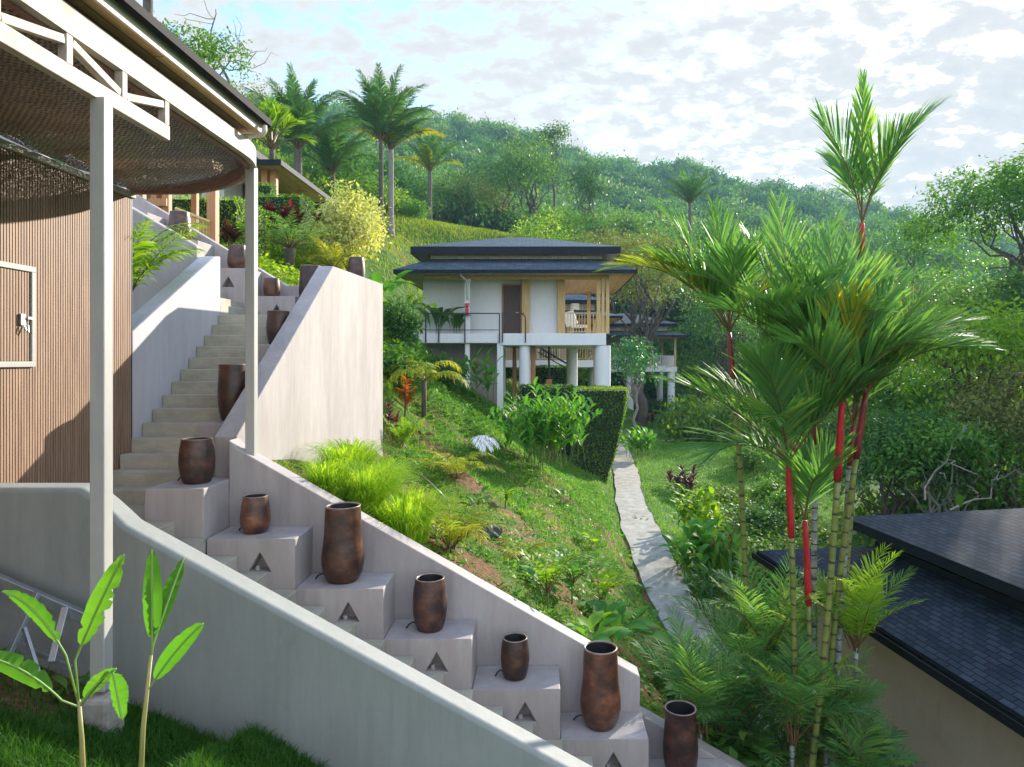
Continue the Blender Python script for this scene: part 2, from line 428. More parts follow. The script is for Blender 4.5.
M['teal'] = mat_leaf('blue_green_leaf', [(0.0202, 0.1078, 0.049), (0.0336, 0.154, 0.063), (0.084, 0.231, 0.07)], .3, .35, spec=.22)
M['grass'] = mat_leaf('grass_blade', [(0.0375, 0.135, 0.015), (0.075, 0.21, 0.024), (0.18, 0.315, 0.045)], .4, .5)
M['lawn'] = mat_leaf('lawn_blade', [(.012, .06, .008), (.028, .10, .012), (.07, .16, .025)], .35, .5)
M['moss'] = mat_leaf('moss_blade', [(0.0675, 0.135, 0.0162), (0.135, 0.216, 0.027), (0.2565, 0.27, 0.054)], .35, .6)
M['grass_gold'] = mat_leaf('fountain_grass_blade', [(0.108, 0.24, 0.018), (0.192, 0.348, 0.024), (0.36, 0.444, 0.048)], .45, .45)
M['thicket'] = mat_leaf('thicket_leaf', [(.02, .07, .015), (.045, .12, .02), (.10, .19, .03), (.20, .27, .05)], .38, .55)
M['plume'] = mat_leaf('grass_plume', [(.35, .28, .12), (.5, .42, .2)], .4, .6)
M['forest'] = mat_leaf('forest_leaf', [(0.0225, 0.0862, 0.0297), (0.0413, 0.1294, 0.033), (0.0844, 0.1898, 0.0413), (0.1875, 0.2587, 0.0743)], .28, .55)
M['stem_green'] = mat_mottled('green_stem', [(.3, (.07, .12, .02)), (.7, (.16, .22, .05))], 4, .5, .05, 30)
M['stem_yellow'] = mat_mottled('yellow_stem', [(.3, (.22, .20, .05)), (.7, (.38, .33, .12))], 4, .5, .05, 30)
M['petiole'] = mat_mottled('brown_petiole', [(.3, (.10, .05, .02)), (.7, (.18, .11, .035))], 4, .5, .05, 30)
M['lipstick'] = mat_mottled('red_crownshaft', [(.25, (.16, .012, .014)), (.5, (.42, .02, .024)), (.75, (.50, .045, .04))], 5, .5, .15, 20, (3, 3, .8), spec=.2)
M['lipstick_dark'] = mat_mottled('dull_red_crownshaft', [(.25, (.09, .012, .012)), (.6, (.22, .02, .018)), (.8, (.14, .05, .02))], 4, .4, .05, 30, (2, 2, .7))
def mat_ringed(name, c, c2, ringc, freq):
    m, t, n, l, out = nt(name)
    p = n.new('ShaderNodeBsdfPrincipled'); p.inputs['Roughness'].default_value = .5
    mp = mapping(n, l, (1, 1, 1)); nz = noise(n, l, mp.outputs[0], 9, 5, .65)
    rp = ramp(n, [(.3, c), (.7, c2)]); l.new(nz.outputs['Fac'], rp.inputs[0])
    sx = n.new('ShaderNodeSeparateXYZ'); l.new(mp.outputs[0], sx.inputs[0])
    mu = n.new('ShaderNodeMath'); mu.operation = 'MULTIPLY_ADD'; mu.inputs[1].default_value = freq
    ns = n.new('ShaderNodeMath'); ns.operation = 'MULTIPLY'; ns.inputs[1].default_value = .5
    l.new(nz.outputs['Fac'], ns.inputs[0])
    l.new(sx.outputs[2], mu.inputs[0]); l.new(ns.outputs[0], mu.inputs[2])
    fr = n.new('ShaderNodeMath'); fr.operation = 'FRACT'; l.new(mu.outputs[0], fr.inputs[0])
    lt = n.new('ShaderNodeMath'); lt.operation = 'LESS_THAN'; lt.inputs[1].default_value = .13; l.new(fr.outputs[0], lt.inputs[0])
    mx = n.new('ShaderNodeMix'); mx.data_type = 'RGBA'
    l.new(lt.outputs[0], mx.inputs[0]); l.new(rp.outputs[0], mx.inputs[6]); mx.inputs[7].default_value = (*ringc, 1)
    l.new(mx.outputs[2], p.inputs['Base Color']); l.new(p.outputs[0], out.inputs[0]); return m
M['cane'] = mat_ringed('ringed_green_cane', (.10, .13, .025), (.22, .23, .05), (.035, .03, .015), 5.5)
M['cane_grey'] = mat_ringed('ringed_grey_cane', (.05, .05, .045), (.42, .42, .40), (.03, .028, .025), 6.5)
# ------------------------------------------------------------------ terrain
CP = np.array([
 (-3.4,8,-1.25),(-1.5,8,-2.35),(0,8,-3.2),(1,8,-3.9),(2,8,-4.75),(3,8,-5.6),(4,8,-5.9),
 (-3.4,11,-1.75),(-3.4,13,-2.05),(-3.4,14.7,-2.3),(-.9,11,-2.75),(-2,15,-2.25),(0,20,-3.2),(1.67,12,-4.6),(2.1,16,-5.2),(2.3,20,-5.0),(2.5,25,-5.0),
 (-3.8,25,-1.06),(-4.0,19,-1.1),(-3.75,16.5,-1.9),(-2,18,-2.3),(-1.5,22,-2.35),
 (-3.3,30,-1.15),(-1.8,30,-2.4),(0,30,-3.4),(3,30,-4.7),(-6,30,0),(-6,36,.5),(0,36,-3.2),(3.5,36,-4.8),
 (4,36,-4.95),(3.1,25,-5.09),(2.9,18.8,-5.25),(2.9,16,-5.6),(3.2,14.5,-5.85),(3.6,11,-6.0),(3.8,25,-5.15),(4.2,18.8,-5.4),(4.2,15,-5.95),
 (6.8,30,-5.3),(10.3,36,-4.9),(7.5,24,-5.8),(6,16,-6),(9,12,-6),(5,10,-6),(5,5,-6),(12,20,-6.3),(20,30,-6.5),(15,45,-5),(30,60,-3),
 (-5.9,27,2.0),(-5.5,24,.6),(-5.4,13.4,1.3),(-4.6,15.6,.9),(-5.2,16,1.5),(-5.9,18,2.0),(-7.8,17,2.6),(-9.3,28,5.0),(-8,13.4,2.2),(-10,15,3),(-12,30,6),(-20,40,9),(-7.4,24,3.9),
 (-8,20.5,3.8),(-6.8,18,2.2),(-6.9,21.5,3.7),(-12,22,4.4),(-16,25,4.6),(-8.5,26,4.6),
 (-11.8,70,13.6),(-.5,65,11.6),(-11.4,50,8.9),(-12.5,56,10.6),(0,47,-3),(-5,47,-.5),(3,50,-4.5),(0,53,-1.5),(-4,54,4),(5,55,-4.6),(8,64,-4.8),(11,60,-4.8),(3.5,66,-2.5),(9,71,-2),(6,82,7.5),(15,85,5),(30,90,5),(-10.5,45,7.6),(-7,44,3.6),(-5,58,8.5),
 (-40,70,22),(-30,120,25),(0,120,20),(30,130,18),(60,150,14),(100,150,5),(60,70,-4),
 (-60,330,107),(-36,330,106),(-12,330,100),(7,330,96),(38,340,88),(57,350,93),(84,370,92),(122,390,93),(150,400,94),(180,400,78),(220,420,62),(260,440,56),(330,450,52),
 (-120,330,112),(-220,330,110),(0,600,60),(300,600,40),(-300,600,80),
 (0,230,48),(-60,230,66),(80,250,44),(150,280,40),(-160,200,70),(200,250,22),(-120,100,40),
 (-6,4,-1.9),(-9,2,-1.8),(-20,2,0),(-12,10,1.2),(-20,12,3),(-40,0,2),(0,-20,-6),(40,0,-7),(40,-60,-8),(-60,-60,0),(700,300,10),(-700,300,100),(600,-250,-8),(-600,-250,20),(700,700,20),(-700,700,60)], dtype=float)
_d = np.linalg.norm(CP[:, None, :2] - CP[None, :, :2], axis=2)
_n = len(CP)
_A = np.zeros((_n + 3, _n + 3)); _A[:_n, :_n] = -_d - np.eye(_n) * .02
_A[:_n, _n] = 1; _A[:_n, _n + 1] = CP[:, 0]; _A[:_n, _n + 2] = CP[:, 1]
_A[_n:, :_n] = _A[:_n, _n:].T
_W = np.linalg.solve(_A, np.concatenate([CP[:, 2], [0, 0, 0]]))
def _fbm(x, y, s, seed=0, octv=4):
    r = np.random.default_rng(seed); o = np.zeros_like(x); a = 1.0
    for k in range(octv):
        for j in range(3):
            th = r.uniform(0, 6.28); ph = r.uniform(0, 6.28); f = s * 2 ** k * r.uniform(.8, 1.25)
            o += a / 3 * np.sin((x * math.cos(th) + y * math.sin(th)) * f + ph + 1.3 * np.sin((y * math.cos(th) - x * math.sin(th)) * f * .7 + ph))
        a *= .55
    return o
def front_h(x, y): return np.clip(-2.74 - np.where(x < -2.3, .42, .6) * (x + np.where(x < -2.3, 3.24, 2.58)), -6.0, -2.1) + .32 * np.clip(5.35 - y, 0, 1.4)
PATH = [(4.3, 40, -4.85), (4.0, 36, -4.92), (3.55, 30, -5.0), (3.12, 25, -5.06), (2.92, 21, -5.14), (2.9, 18.8, -5.25), (2.92, 17.2, -5.42), (2.98, 16, -5.58), (3.2, 14.5, -5.85), (3.45, 12.5, -5.97), (3.55, 10.5, -6.0), (3.5, 9.4, -6.0)]
_PP = np.array(PATH)[::-1]
def path_x(y): return np.interp(y, _PP[:, 1], _PP[:, 0])
def path_z(y): return np.interp(y, _PP[:, 1], _PP[:, 2])
PW = .53
def H(x, y):
    x = np.atleast_1d(np.asarray(x, float)); y = np.atleast_1d(np.asarray(y, float))
    d = np.hypot(x[:, None] - CP[None, :, 0], y[:, None] - CP[None, :, 1])
    z = -(d @ _W[:_n]) + _W[_n] + _W[_n + 1] * x + _W[_n + 2] * y
    z = z + _fbm(x, y, 1.1, 3) * .05 * np.clip((y - 8) / 3, 0, 1)
    far = np.clip((y - 90) / 60, 0, 1); z = z + far * _fbm(x, y, .045, 5) * 4
    # the path is cut into the slope
    px = path_x(y); w = np.clip(1 - (np.abs(x - px) - PW) / .7, 0, 1); w = np.where((y > 9) & (y < 41), w, 0)
    w = w * w * (3 - 2 * w)
    z = z * (1 - w) + (path_z(y) - .05) * w
    # in front of the stair walls
    f = front_h(x, y)
    wb = np.clip((7.75 - y) / .15, 0, 1)
    z = np.where((y < 7.75) & (x < 3.2), z * (1 - wb) + f * wb, z)
    # hollow under the upper flight (hidden inside the masonry)
    ux = np.clip((x + 5.3) / .15, 0, 1) * np.clip((-3.53 - x) / .15, 0, 1) * np.clip((y - 7.6) / .1, 0, 1) * np.clip((14.6 - y) / .2, 0, 1)
    z = z * (1 - ux) + np.minimum(z, -2.4) * ux
    # third flight hollow
    tx = np.clip((-4.5 - x) / .2, 0, 1) * np.clip((x + 9) / .5, 0, 1) * np.clip((y - 10.5) / .15, 0, 1) * np.clip((13.0 - y) / .15, 0, 1)
    z = z * (1 - tx) + np.minimum(z, -.5) * tx
    # the planted pocket between slat wall and third flight
    pk = np.clip((-5.28 - x) / .1, 0, 1) * np.clip((y - 8.3) / .1, 0, 1) * np.clip((10.6 - y) / .1, 0, 1) * np.clip((x + 9) / .5, 0, 1)
    z = z * (1 - pk) + (-.15) * pk
    return z
def h1(x, y): return float(H(x, y)[0])
def hit(px, py, y0=6.0, y1=400.0):
    """where the view ray through a photo pixel meets the terrain"""
    r = ray(px, py); r = r / r.y
    ys = np.concatenate([np.arange(y0, 60, .05), np.arange(60, y1, .5)])
    hz = H(r.x * ys, ys); below = np.nonzero(r.z * ys <= hz)[0]
    y = ys[below[0]] if len(below) else ys[-1]
    return Vector((r.x * y, y, float(H(r.x * y, y)[0])))

def graded(lo, hi, step, far, g=1.12):
    a = list(np.arange(lo, hi + 1e-6, step)); s = step
    while a[-1] < far[1]: s *= g; a.append(a[-1] + s)
    b = []; s = step; c = lo
    while c > far[0]: s *= g; c -= s; b.append(c)
    return np.array(sorted(b + a))
gx = graded(-6.5, 7, .22, (-600, 600)); gy = graded(4.5, 30, .25, (-200, 640), 1.06)
gx = np.unique(np.concatenate([gx, [-5.31, -5.15, -3.68, -3.53]])); gy = np.unique(np.concatenate([gy, [7.6, 7.75, 10.5, 10.65, 12.85, 13.0]]))
XX, YY = np.meshgrid(gx, gy)
ZZ = H(XX.ravel(), YY.ravel())
def patch(x, y):   # 1 = grass, 0 = bare soil / moss
    return _fbm(x, y, 2.6, 11, 4) * 1.1
nx, ny = len(gx), len(gy)
V = np.stack([XX.ravel(), YY.ravel(), ZZ], 1)
i = np.arange(nx - 1)[None, :] + nx * np.arange(ny - 1)[:, None]
Q = np.stack([i, i + 1, i + 1 + nx, i + nx], -1).reshape(-1, 4)
me = bpy.data.meshes.new('ground'); me.vertices.add(len(V)); me.vertices.foreach_set('co', V.astype(np.float32).ravel())
me.loops.add(Q.size); me.loops.foreach_set('vertex_index', Q.ravel().astype(np.int32)); me.polygons.add(len(Q))
me.polygons.foreach_set('loop_start', (np.arange(len(Q)) * 4).astype(np.int32)); me.polygons.foreach_set('use_smooth', np.ones(len(Q), bool))
a = me.attributes.new('soil', 'FLOAT', 'POINT')
xs, ys = V[:, 0], V[:, 1]
slope_m = np.clip((xs + 4.2) / .6, 0, 1) * np.clip((path_x(ys) + .3 - xs) / .8, 0, 1) * np.clip((ys - 7) / 1, 0, 1) * np.clip((23 - ys) / 4, 0, 1)
pt = patch(xs, ys)
soil = slope_m * np.clip(.34 - pt * .75, 0, 1)
soil += .75 * np.clip(1 - np.abs(ys - 48) / 3, 0, 1) * np.clip((xs + 14) / 2, 0, 1) * np.clip((-8.5 - xs) / 1, 0, 1)
soil += np.clip((5.8 - ys) / .5, 0, 1) * np.clip((-3.3 - xs) / .4, 0, 1)
jung = np.clip((ys - 78) / 8, 0, 1)
a.data.foreach_set('value', np.clip(soil, 0, 1).astype(np.float32))
a2 = me.attributes.new('jungle', 'FLOAT', 'POINT'); a2.data.foreach_set('value', jung.astype(np.float32))
me.update(calc_edges=True)
def mat_ground():
    m, t, n, l, out = nt('grassy_ground')
    p = n.new('ShaderNodeBsdfPrincipled'); p.inputs['Roughness'].default_value = .9; p.inputs['Specular IOR Level'].default_value = .2
    mp = mapping(n, l, (1, 1, 1))
    g1 = noise(n, l, mp.outputs[0], 3.0, 8, .7); g2 = noise(n, l, mp.outputs[0], .45, 4, .6); g3 = noise(n, l, mp.outputs[0], 14, 6, .7)
    rg = ramp(n, [(.25, (.025, .07, .010)), (.5, (.05, .125, .014)), (.75, (.11, .17, .025))]); l.new(g1.outputs['Fac'], rg.inputs[0])
    rg2 = ramp(n, [(.35, (.75, .8, .8)), (.65, (1.25, 1.15, 1))]); l.new(g2.outputs['Fac'], rg2.inputs[0])
    mg = n.new('ShaderNodeMix'); mg.data_type = 'RGBA'; mg.blend_type = 'MULTIPLY'; mg.inputs[0].default_value = 1
    l.new(rg.outputs[0], mg.inputs[6]); l.new(rg2.outputs[0], mg.inputs[7])
    rs = ramp(n, [(.3, (.05, .030, .016)), (.5, (.16, .085, .04)), (.66, (.24, .15, .06)), (.8, (.13, .14, .03))]); l.new(g3.outputs['Fac'], rs.inputs[0])
    at = n.new('ShaderNodeAttribute'); at.attribute_name = 'soil'
    ad = n.new('ShaderNodeMath'); ad.operation = 'MULTIPLY_ADD'; ad.inputs[1].default_value = 1.4
    sb = n.new('ShaderNodeMath'); sb.operation = 'SUBTRACT'; sb.inputs[1].default_value = .5; l.new(g3.outputs['Fac'], sb.inputs[0])
    l.new(sb.outputs[0], ad.inputs[0]); l.new(at.outputs['Fac'], ad.inputs[2])
    rr = ramp(n, [(.38, (0, 0, 0)), (.62, (1, 1, 1))]); l.new(ad.outputs[0], rr.inputs[0])
    mx = n.new('ShaderNodeMix'); mx.data_type = 'RGBA'
    l.new(rr.outputs[0], mx.inputs[0]); l.new(mg.outputs[2], mx.inputs[6]); l.new(rs.outputs[0], mx.inputs[7])
    aj = n.new('ShaderNodeAttribute'); aj.attribute_name = 'jungle'
    mj = n.new('ShaderNodeMix'); mj.data_type = 'RGBA'; l.new(aj.outputs['Fac'], mj.inputs[0]); l.new(mx.outputs[2], mj.inputs[6]); mj.inputs[7].default_value = (.018, .045, .018, 1)
    l.new(mj.outputs[2], p.inputs['Base Color'])
    b = n.new('ShaderNodeBump'); b.inputs['Strength'].default_value = .9; b.inputs['Distance'].default_value = .05
    l.new(g3.outputs['Fac'], b.inputs['Height']); l.new(b.outputs[0], p.inputs['Normal'])
    l.new(p.outputs[0], out.inputs[0]); return m
M['ground'] = mat_ground()
ground = link('ground', me, M['ground'], None); tag(ground, 'grassy hillside falling from the upper terraces to the path and valley', 'ground', kind='structure')

# path: a slab poured in irregular bays, a little above the ground
mb = MB()
pts = []
yy = 9.6; k = 0
rp_ = random.Random(4)
while yy < 40:
    pts.append((yy, path_x(yy), path_z(yy))); yy += .3
for side_z in (0,):
    vs = []; fs = []
    for (y, x, z) in pts:
        w = PW * (1 + .0 * y)
        dl = _fbm(np.array([y]), np.array([0.]), 1.7, 21)[0] * .05 + _fbm(np.array([y]), np.array([3.]), 4., 22)[0] * .012
        dr = _fbm(np.array([y]), np.array([9.]), 1.6, 23)[0] * .06 + _fbm(np.array([y]), np.array([5.]), 4., 24)[0] * .012
        # stepped bays like poured treads
        zz = float(z) + .015
        vs += [(x - w + dl, y, zz), (x + w + dr, y, zz), (x - w + dl - .02, y, zz - .25), (x + w + dr + .02, y, zz - .25)]
    for j in range(len(pts) - 1):
        a0 = 4 * j; b0 = a0 + 4
        fs += [(a0, a0 + 1, b0 + 1, b0), (a0 + 2, a0, b0, b0 + 2), (a0 + 1, a0 + 3, b0 + 3, b0 + 1)]
    mb.add(vs, fs)
path = mb.build('path', M['path'], None)
tag(path, 'pale weathered concrete footpath winding down the slope', 'path', kind='structure')

# ------------------------------------------------------------------ sky, sun
SUN_AZ = R(54)      # from +y (away from camera) ... measured from +x towards +y
SUN_EL = R(20)
sun_dir = Vector((math.cos(SUN_AZ) * math.cos(SUN_EL), math.sin(SUN_AZ) * math.cos(SUN_EL), math.sin(SUN_EL)))
w = bpy.data.worlds.new('World'); S.world = w; w.use_nodes = True
n = w.node_tree.nodes; l = w.node_tree.links; n.clear()
wo = n.new('ShaderNodeOutputWorld'); bg = n.new('ShaderNodeBackground'); bg.inputs['Strength'].default_value = .12
sky = n.new('ShaderNodeTexSky'); sky.sky_type = 'NISHITA'; sky.sun_disc = False
sky.sun_elevation = SUN_EL; sky.sun_rotation = math.atan2(sun_dir.x, sun_dir.y)
sky.altitude = 100; sky.air_density = 1.0; sky.dust_density = .3; sky.ozone_density = 1.6
tc = n.new('ShaderNodeTexCoord'); sx = n.new('ShaderNodeSeparateXYZ'); l.new(tc.outputs['Generated'], sx.inputs[0])
zm = n.new('ShaderNodeMath'); zm.operation = 'MAXIMUM'; zm.inputs[1].default_value = 0.0; l.new(sx.outputs[2], zm.inputs[0])
za = n.new('ShaderNodeMath'); za.operation = 'ADD'; za.inputs[1].default_value = .30; l.new(zm.outputs[0], za.inputs[0])
dx = n.new('ShaderNodeMath'); dx.operation = 'DIVIDE'; l.new(sx.outputs[0], dx.inputs[0]); l.new(za.outputs[0], dx.inputs[1])
dy = n.new('ShaderNodeMath'); dy.operation = 'DIVIDE'; l.new(sx.outputs[1], dy.inputs[0]); l.new(za.outputs[0], dy.inputs[1])
cb = n.new('ShaderNodeCombineXYZ'); l.new(dx.outputs[0], cb.inputs[0]); l.new(dy.outputs[0], cb.inputs[1])
cmap = n.new('ShaderNodeMapping'); cmap.inputs['Rotation'].default_value = (0, 0, R(28)); cmap.inputs['Scale'].default_value = (1.0, 1.35, 1); l.new(cb.outputs[0], cmap.inputs[0])
c1 = noise(n, l, cmap.outputs[0], 11, 8, .6, .25)
c2 = noise(n, l, cmap.outputs[0], .75, 3, .5, .2)
c3 = noise(n, l, cmap.outputs[0], 27, 6, .62, .3)
def mad(a, k, b):
    x = n.new('ShaderNodeMath'); x.operation = 'MULTIPLY_ADD'; x.inputs[1].default_value = k; l.new(a, x.inputs[0])
    if isinstance(b, float): x.inputs[2].default_value = b
    else: l.new(b, x.inputs[2])
    return x.outputs[0]
dens = mad(c3.outputs['Fac'], .55, mad(c2.outputs['Fac'], .75, mad(c1.outputs['Fac'], 1.35, -.09)))          # about .8 .. 1.5
dens = mad(sx.outputs[0], .10, dens)                                                       # thicker to the right
dens = mad(zm.outputs[0], -.42, dens)                                                      # thicker low down
mrg = n.new('ShaderNodeMapRange'); mrg.inputs['From Min'].default_value = .82; mrg.inputs['From Max'].default_value = 1.16; l.new(dens, mrg.inputs['Value'])
mrg.interpolation_type = 'SMOOTHSTEP'
shd = n.new('ShaderNodeMapRange'); shd.inputs['From Min'].default_value = 1.06; shd.inputs['From Max'].default_value = 1.40; l.new(dens, shd.inputs['Value'])
CLOUD_K = 2.15
ccol = n.new('ShaderNodeMix'); ccol.data_type = 'RGBA'; l.new(shd.outputs[0], ccol.inputs[0])
ccol.inputs[6].default_value = (CLOUD_K * 1.0, CLOUD_K * 1.0, CLOUD_K * 1.0, 1); ccol.inputs[7].default_value = (CLOUD_K * .84, CLOUD_K * .88, CLOUD_K * .92, 1)
cm = n.new('ShaderNodeMix'); cm.data_type = 'RGBA'; l.new(mrg.outputs[0], cm.inputs[0]); l.new(sky.outputs[0], cm.inputs[6]); l.new(ccol.outputs[2], cm.inputs[7])
# sky brightened behind the viewer and overhead, added as fill for shaded front faces
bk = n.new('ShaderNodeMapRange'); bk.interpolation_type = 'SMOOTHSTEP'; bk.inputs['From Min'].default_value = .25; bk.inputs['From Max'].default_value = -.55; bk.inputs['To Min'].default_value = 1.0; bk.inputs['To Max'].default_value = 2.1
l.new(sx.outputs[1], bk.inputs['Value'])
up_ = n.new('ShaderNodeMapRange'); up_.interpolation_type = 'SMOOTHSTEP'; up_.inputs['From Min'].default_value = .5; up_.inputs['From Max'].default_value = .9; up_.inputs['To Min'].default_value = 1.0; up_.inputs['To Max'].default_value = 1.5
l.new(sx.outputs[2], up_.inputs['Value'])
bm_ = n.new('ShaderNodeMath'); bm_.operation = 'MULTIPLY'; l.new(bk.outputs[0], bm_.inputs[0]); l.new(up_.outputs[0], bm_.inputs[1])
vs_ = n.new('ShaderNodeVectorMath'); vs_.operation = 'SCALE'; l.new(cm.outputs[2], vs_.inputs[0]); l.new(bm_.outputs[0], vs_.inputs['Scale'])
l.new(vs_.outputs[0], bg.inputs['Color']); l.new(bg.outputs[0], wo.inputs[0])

sd = bpy.data.lights.new('sun', 'SUN'); sd.energy = 3.1; sd.angle = R(.6); sd.color = (1.0, .92, .79)
so = bpy.data.objects.new('sun', sd); COL.objects.link(so); so.rotation_euler = sun_dir.to_track_quat('Z', 'Y').to_euler(); so.location = (30, 30, 40)

# ------------------------------------------------------------------ the air
S.view_settings.view_transform = 'Standard'; S.view_settings.look = 'None'; S.view_settings.gamma = 1; S.view_settings.exposure = 1.8
S.view_settings.use_curve_mapping = False
S.cycles.use_denoising = True
try: S.cycles.denoiser = 'OPENIMAGEDENOISE'
except Exception: pass
S.cycles.max_bounces = 6; S.cycles.diffuse_bounces = 3; S.cycles.glossy_bounces = 2; S.cycles.transmission_bounces = 3; S.cycles.transparent_max_bounces = 8; S.cycles.volume_bounces = 0
S.cycles.use_adaptive_sampling = True; S.cycles.adaptive_threshold = .02
# ------------------------------------------------------------------ stairs and their walls
PX0 = -3.47; PW_ = .907; PZ0 = -1.31; PDZ = .513
SL = .565
def tri_plinth(m, x0, x1, y0, y1, z0, z1, tri=True, tw=.23, th=.2, axis='x'):
    """masonry block with a triangular lamp niche cut into the face towards -y"""
    if not tri:
        return m.box(x0, x1, y0, y1, z0, z1)
    xc = x0 + (x1 - x0) * .6; zb = z1 - .34; 
    a = (xc - tw / 2, zb); b = (xc + tw / 2, zb); c = (xc, zb + th)
    dp = .16
    vs = [(x0, y0, z0), (x1, y0, z0), (x1, y0, z1), (x0, y0, z1),
          (a[0], y0, a[1]), (b[0], y0, b[1]), (c[0], y0, c[1]),
          (a[0], y0 + dp, a[1]), (b[0], y0 + dp, b[1]), (c[0], y0 + dp, c[1]),
          (x0, y1, z0), (x1, y1, z0), (x1, y1, z1), (x0, y1, z1)]
    fs = [(0, 1, 5, 4), (1, 2, 6, 5), (2, 3, 6), (3, 0, 4, 6),
          (4, 5, 8, 7), (5, 6, 9, 8), (6, 4, 7, 9), (7, 8, 9),
          (1, 0, 10, 11), (2, 1, 11, 12), (3, 2, 12, 13), (0, 3, 13, 10), (10, 13, 12, 11)]
    return m.add(vs, fs)
def niche_lamp(root, x, y, z):
    m = MB(root.location)
    m.lathe([(0, 0), (.024, 0), (.024, .03), (.016, .042), (0, .042)], (x, y, z + .002), 12)
    return m.build('niche_lamp', M['kerb'], root, smooth=False)

stair = empty('garden_staircase', (-2.5, 6.4, -3.0), 'pale plaster garden staircase climbing from the lower path, with stepped plinths carrying clay pots', 'staircase')
# lower flight: plinths k = 0..6, three steps along each
for k in range(0, 7):
    x0 = PX0 + PW_ * (k - 1); x1 = x0 + PW_; top = PZ0 - PDZ * k
    if k == 0: x0 = -4.11; x1 = -3.497
    m = MB(stair.location)
    tri_plinth(m, x0, x1 - .002, 7.0, 7.548 if k else 7.745, top - 1.3, top, tri=k > 0)
    o = m.build('plinth', M['plaster'], stair, bevel=.012)
    if k > 0: niche_lamp(stair, x0 + (x1 - x0) * .6 - .05, 7.08, top - .34)
    for j in range(3):
        if k == 0: continue
        sx0 = x0 + PW_ / 3 * j; z = top - PDZ / 3 * (j + 1)
        m = MB(stair.location); m.box(sx0, sx0 + PW_ / 3 + .02, 5.66, 6.998, z - .35, z)
        m.build('step', M['step'], stair, bevel=.008)
k = 7
for j in range(4):
    sx0 = PX0 + PW_ * 6 + PW_ / 3 * j; z = PZ0 - PDZ * 7 - PDZ / 3 * (j + 1) + .0
    m = MB(stair.location); m.box(sx0, sx0 + PW_ / 3 + .02, 5.66, 7.5, z - .35, z)
    m.build('step', M['step'], stair, bevel=.008)
# turning landing and the treads beside the first plinth
for j, (xa, xb, z) in enumerate([(-5.07, -4.115, -1.62), (-4.113, -3.79, -1.64), (-3.787, -3.475, -1.81)]):
    m = MB(stair.location); m.box(xa, xb, 5.66, 6.998 if j else 7.698, z - .5, z)
    m.build('step', M['step'], stair, bevel=.008)
# upper flight
UF0 = 7.7; UT = .225; UZ0 = -1.453; UR = .167
for k in range(14):
    y = UF0 + UT * k; z = UZ0 + UR * k
    xr = -4.113 if k == 0 else -3.76
    m = MB(stair.location); m.box(-5.075, xr, y, y + UT + .03 if k < 13 else 12.198, z - .4, z)
    if k == 13: m = MB(stair.location); m.box(-5.075, -3.76, y, 12.196, z - .5, z)
    m.build('step', M['step'], stair, bevel=.008)
# plinths on the right of the upper flight, three risers each
for (y0, y1, top) in ((8.30, 9.02, -.76), (9.02, 9.70, -.27), (9.70, 10.37, .235)):
    m = MB(stair.location)
    tri_plinth(m, -4.22, -3.762, y0 + .004, y1 - .004, top - 1.2, top, True, .2, .17)
    m.build('plinth', M['plaster'], stair, bevel=.012)
# top landing plinths
m = MB(stair.location); m.box(-4.46, -3.762, 12.2, 12.795, -.3, .83); m.build('plinth', M['plaster'], stair, bevel=.012)
m = MB(stair.location); m.box(-4.3, -3.765, 14.05, 14.74, -.3, 1.46); m.build('plinth', M['plaster'], stair, bevel=.012)
# third flight climbs to the left
for k in range(10):
    x1 = -5.09 - .30 * k; z = .718 + .167 * (k + 1)
    m = MB(stair.location); m.box(x1 - .32, x1, 10.71, 12.196, z - .5, z)
    m.build('step', M['step'], stair, bevel=.008)
for k, (xa, xb, top) in enumerate(((-5.30, -4.462, 1.16), (-6.2, -5.303, 1.66), (-7.1, -6.203, 2.16), (-8.0, -7.103, 2.66))):
    m = MB(stair.location)
    tri_plinth(m, xa, xb, 12.2, 12.795, top - 1.3, top, True, .22, .19)
    m.build('plinth', M['plaster'], stair, bevel=.012)

def wall_thing(name, label, cat, loc, fn, mat, bevel=.03, seg=2):
    m = MB(loc); fn(m)
    o = m.build(name, mat, None, bevel=bevel, loc=loc)
    if o.modifiers and seg > 2: o.modifiers[0].segments = seg; o.data.polygons.foreach_set('use_smooth', [True] * len(o.data.polygons)); o.modifiers[0].harden_normals = True
    return tag(o, label, cat, None)
# near parapet (in front, shaded): flat length at left, a soft bend, then a slope
def zt_near(x): return -1.257 - .548 * (x + 3.4)
def near(m):
    pr = [(-9, -1.0), (-3.70, -1.0)]
    for t in np.linspace(0, 1, 7)[1:]:
        a = (-3.70, -1.0); b = (-3.60, -1.03); c = (-3.32, zt_near(-3.32))
        pr.append(((1 - t) ** 2 * a[0] + 2 * t * (1 - t) * b[0] + t * t * c[0], (1 - t) ** 2 * a[1] + 2 * t * (1 - t) * b[1] + t * t * c[1]))
    pr += [(3.4, zt_near(3.4))]
    poly = [(-9, -4), (3.4, -7.2)] + [(x, z) for x, z in reversed(pr)]
    m.prism_y(poly, 5.40, 5.655)
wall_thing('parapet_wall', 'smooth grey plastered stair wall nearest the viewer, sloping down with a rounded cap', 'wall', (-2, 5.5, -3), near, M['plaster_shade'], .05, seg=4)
def zt_far(x): return -.98 - SL * (x + 3.39)
def far(m):
    m.prism_y([(-3.497, -4.0), (1.05, -6.4), (1.05, zt_far(1.05)), (-3.40, zt_far(-3.40)), (-3.46, -.91), (-3.497, -.87)], 7.552, 7.80)
wall_thing('parapet_wall', 'mauve grey parapet sloping down behind the row of seven clay pots', 'wall', (-1, 7.7, -3), far, M['plaster'], .012)
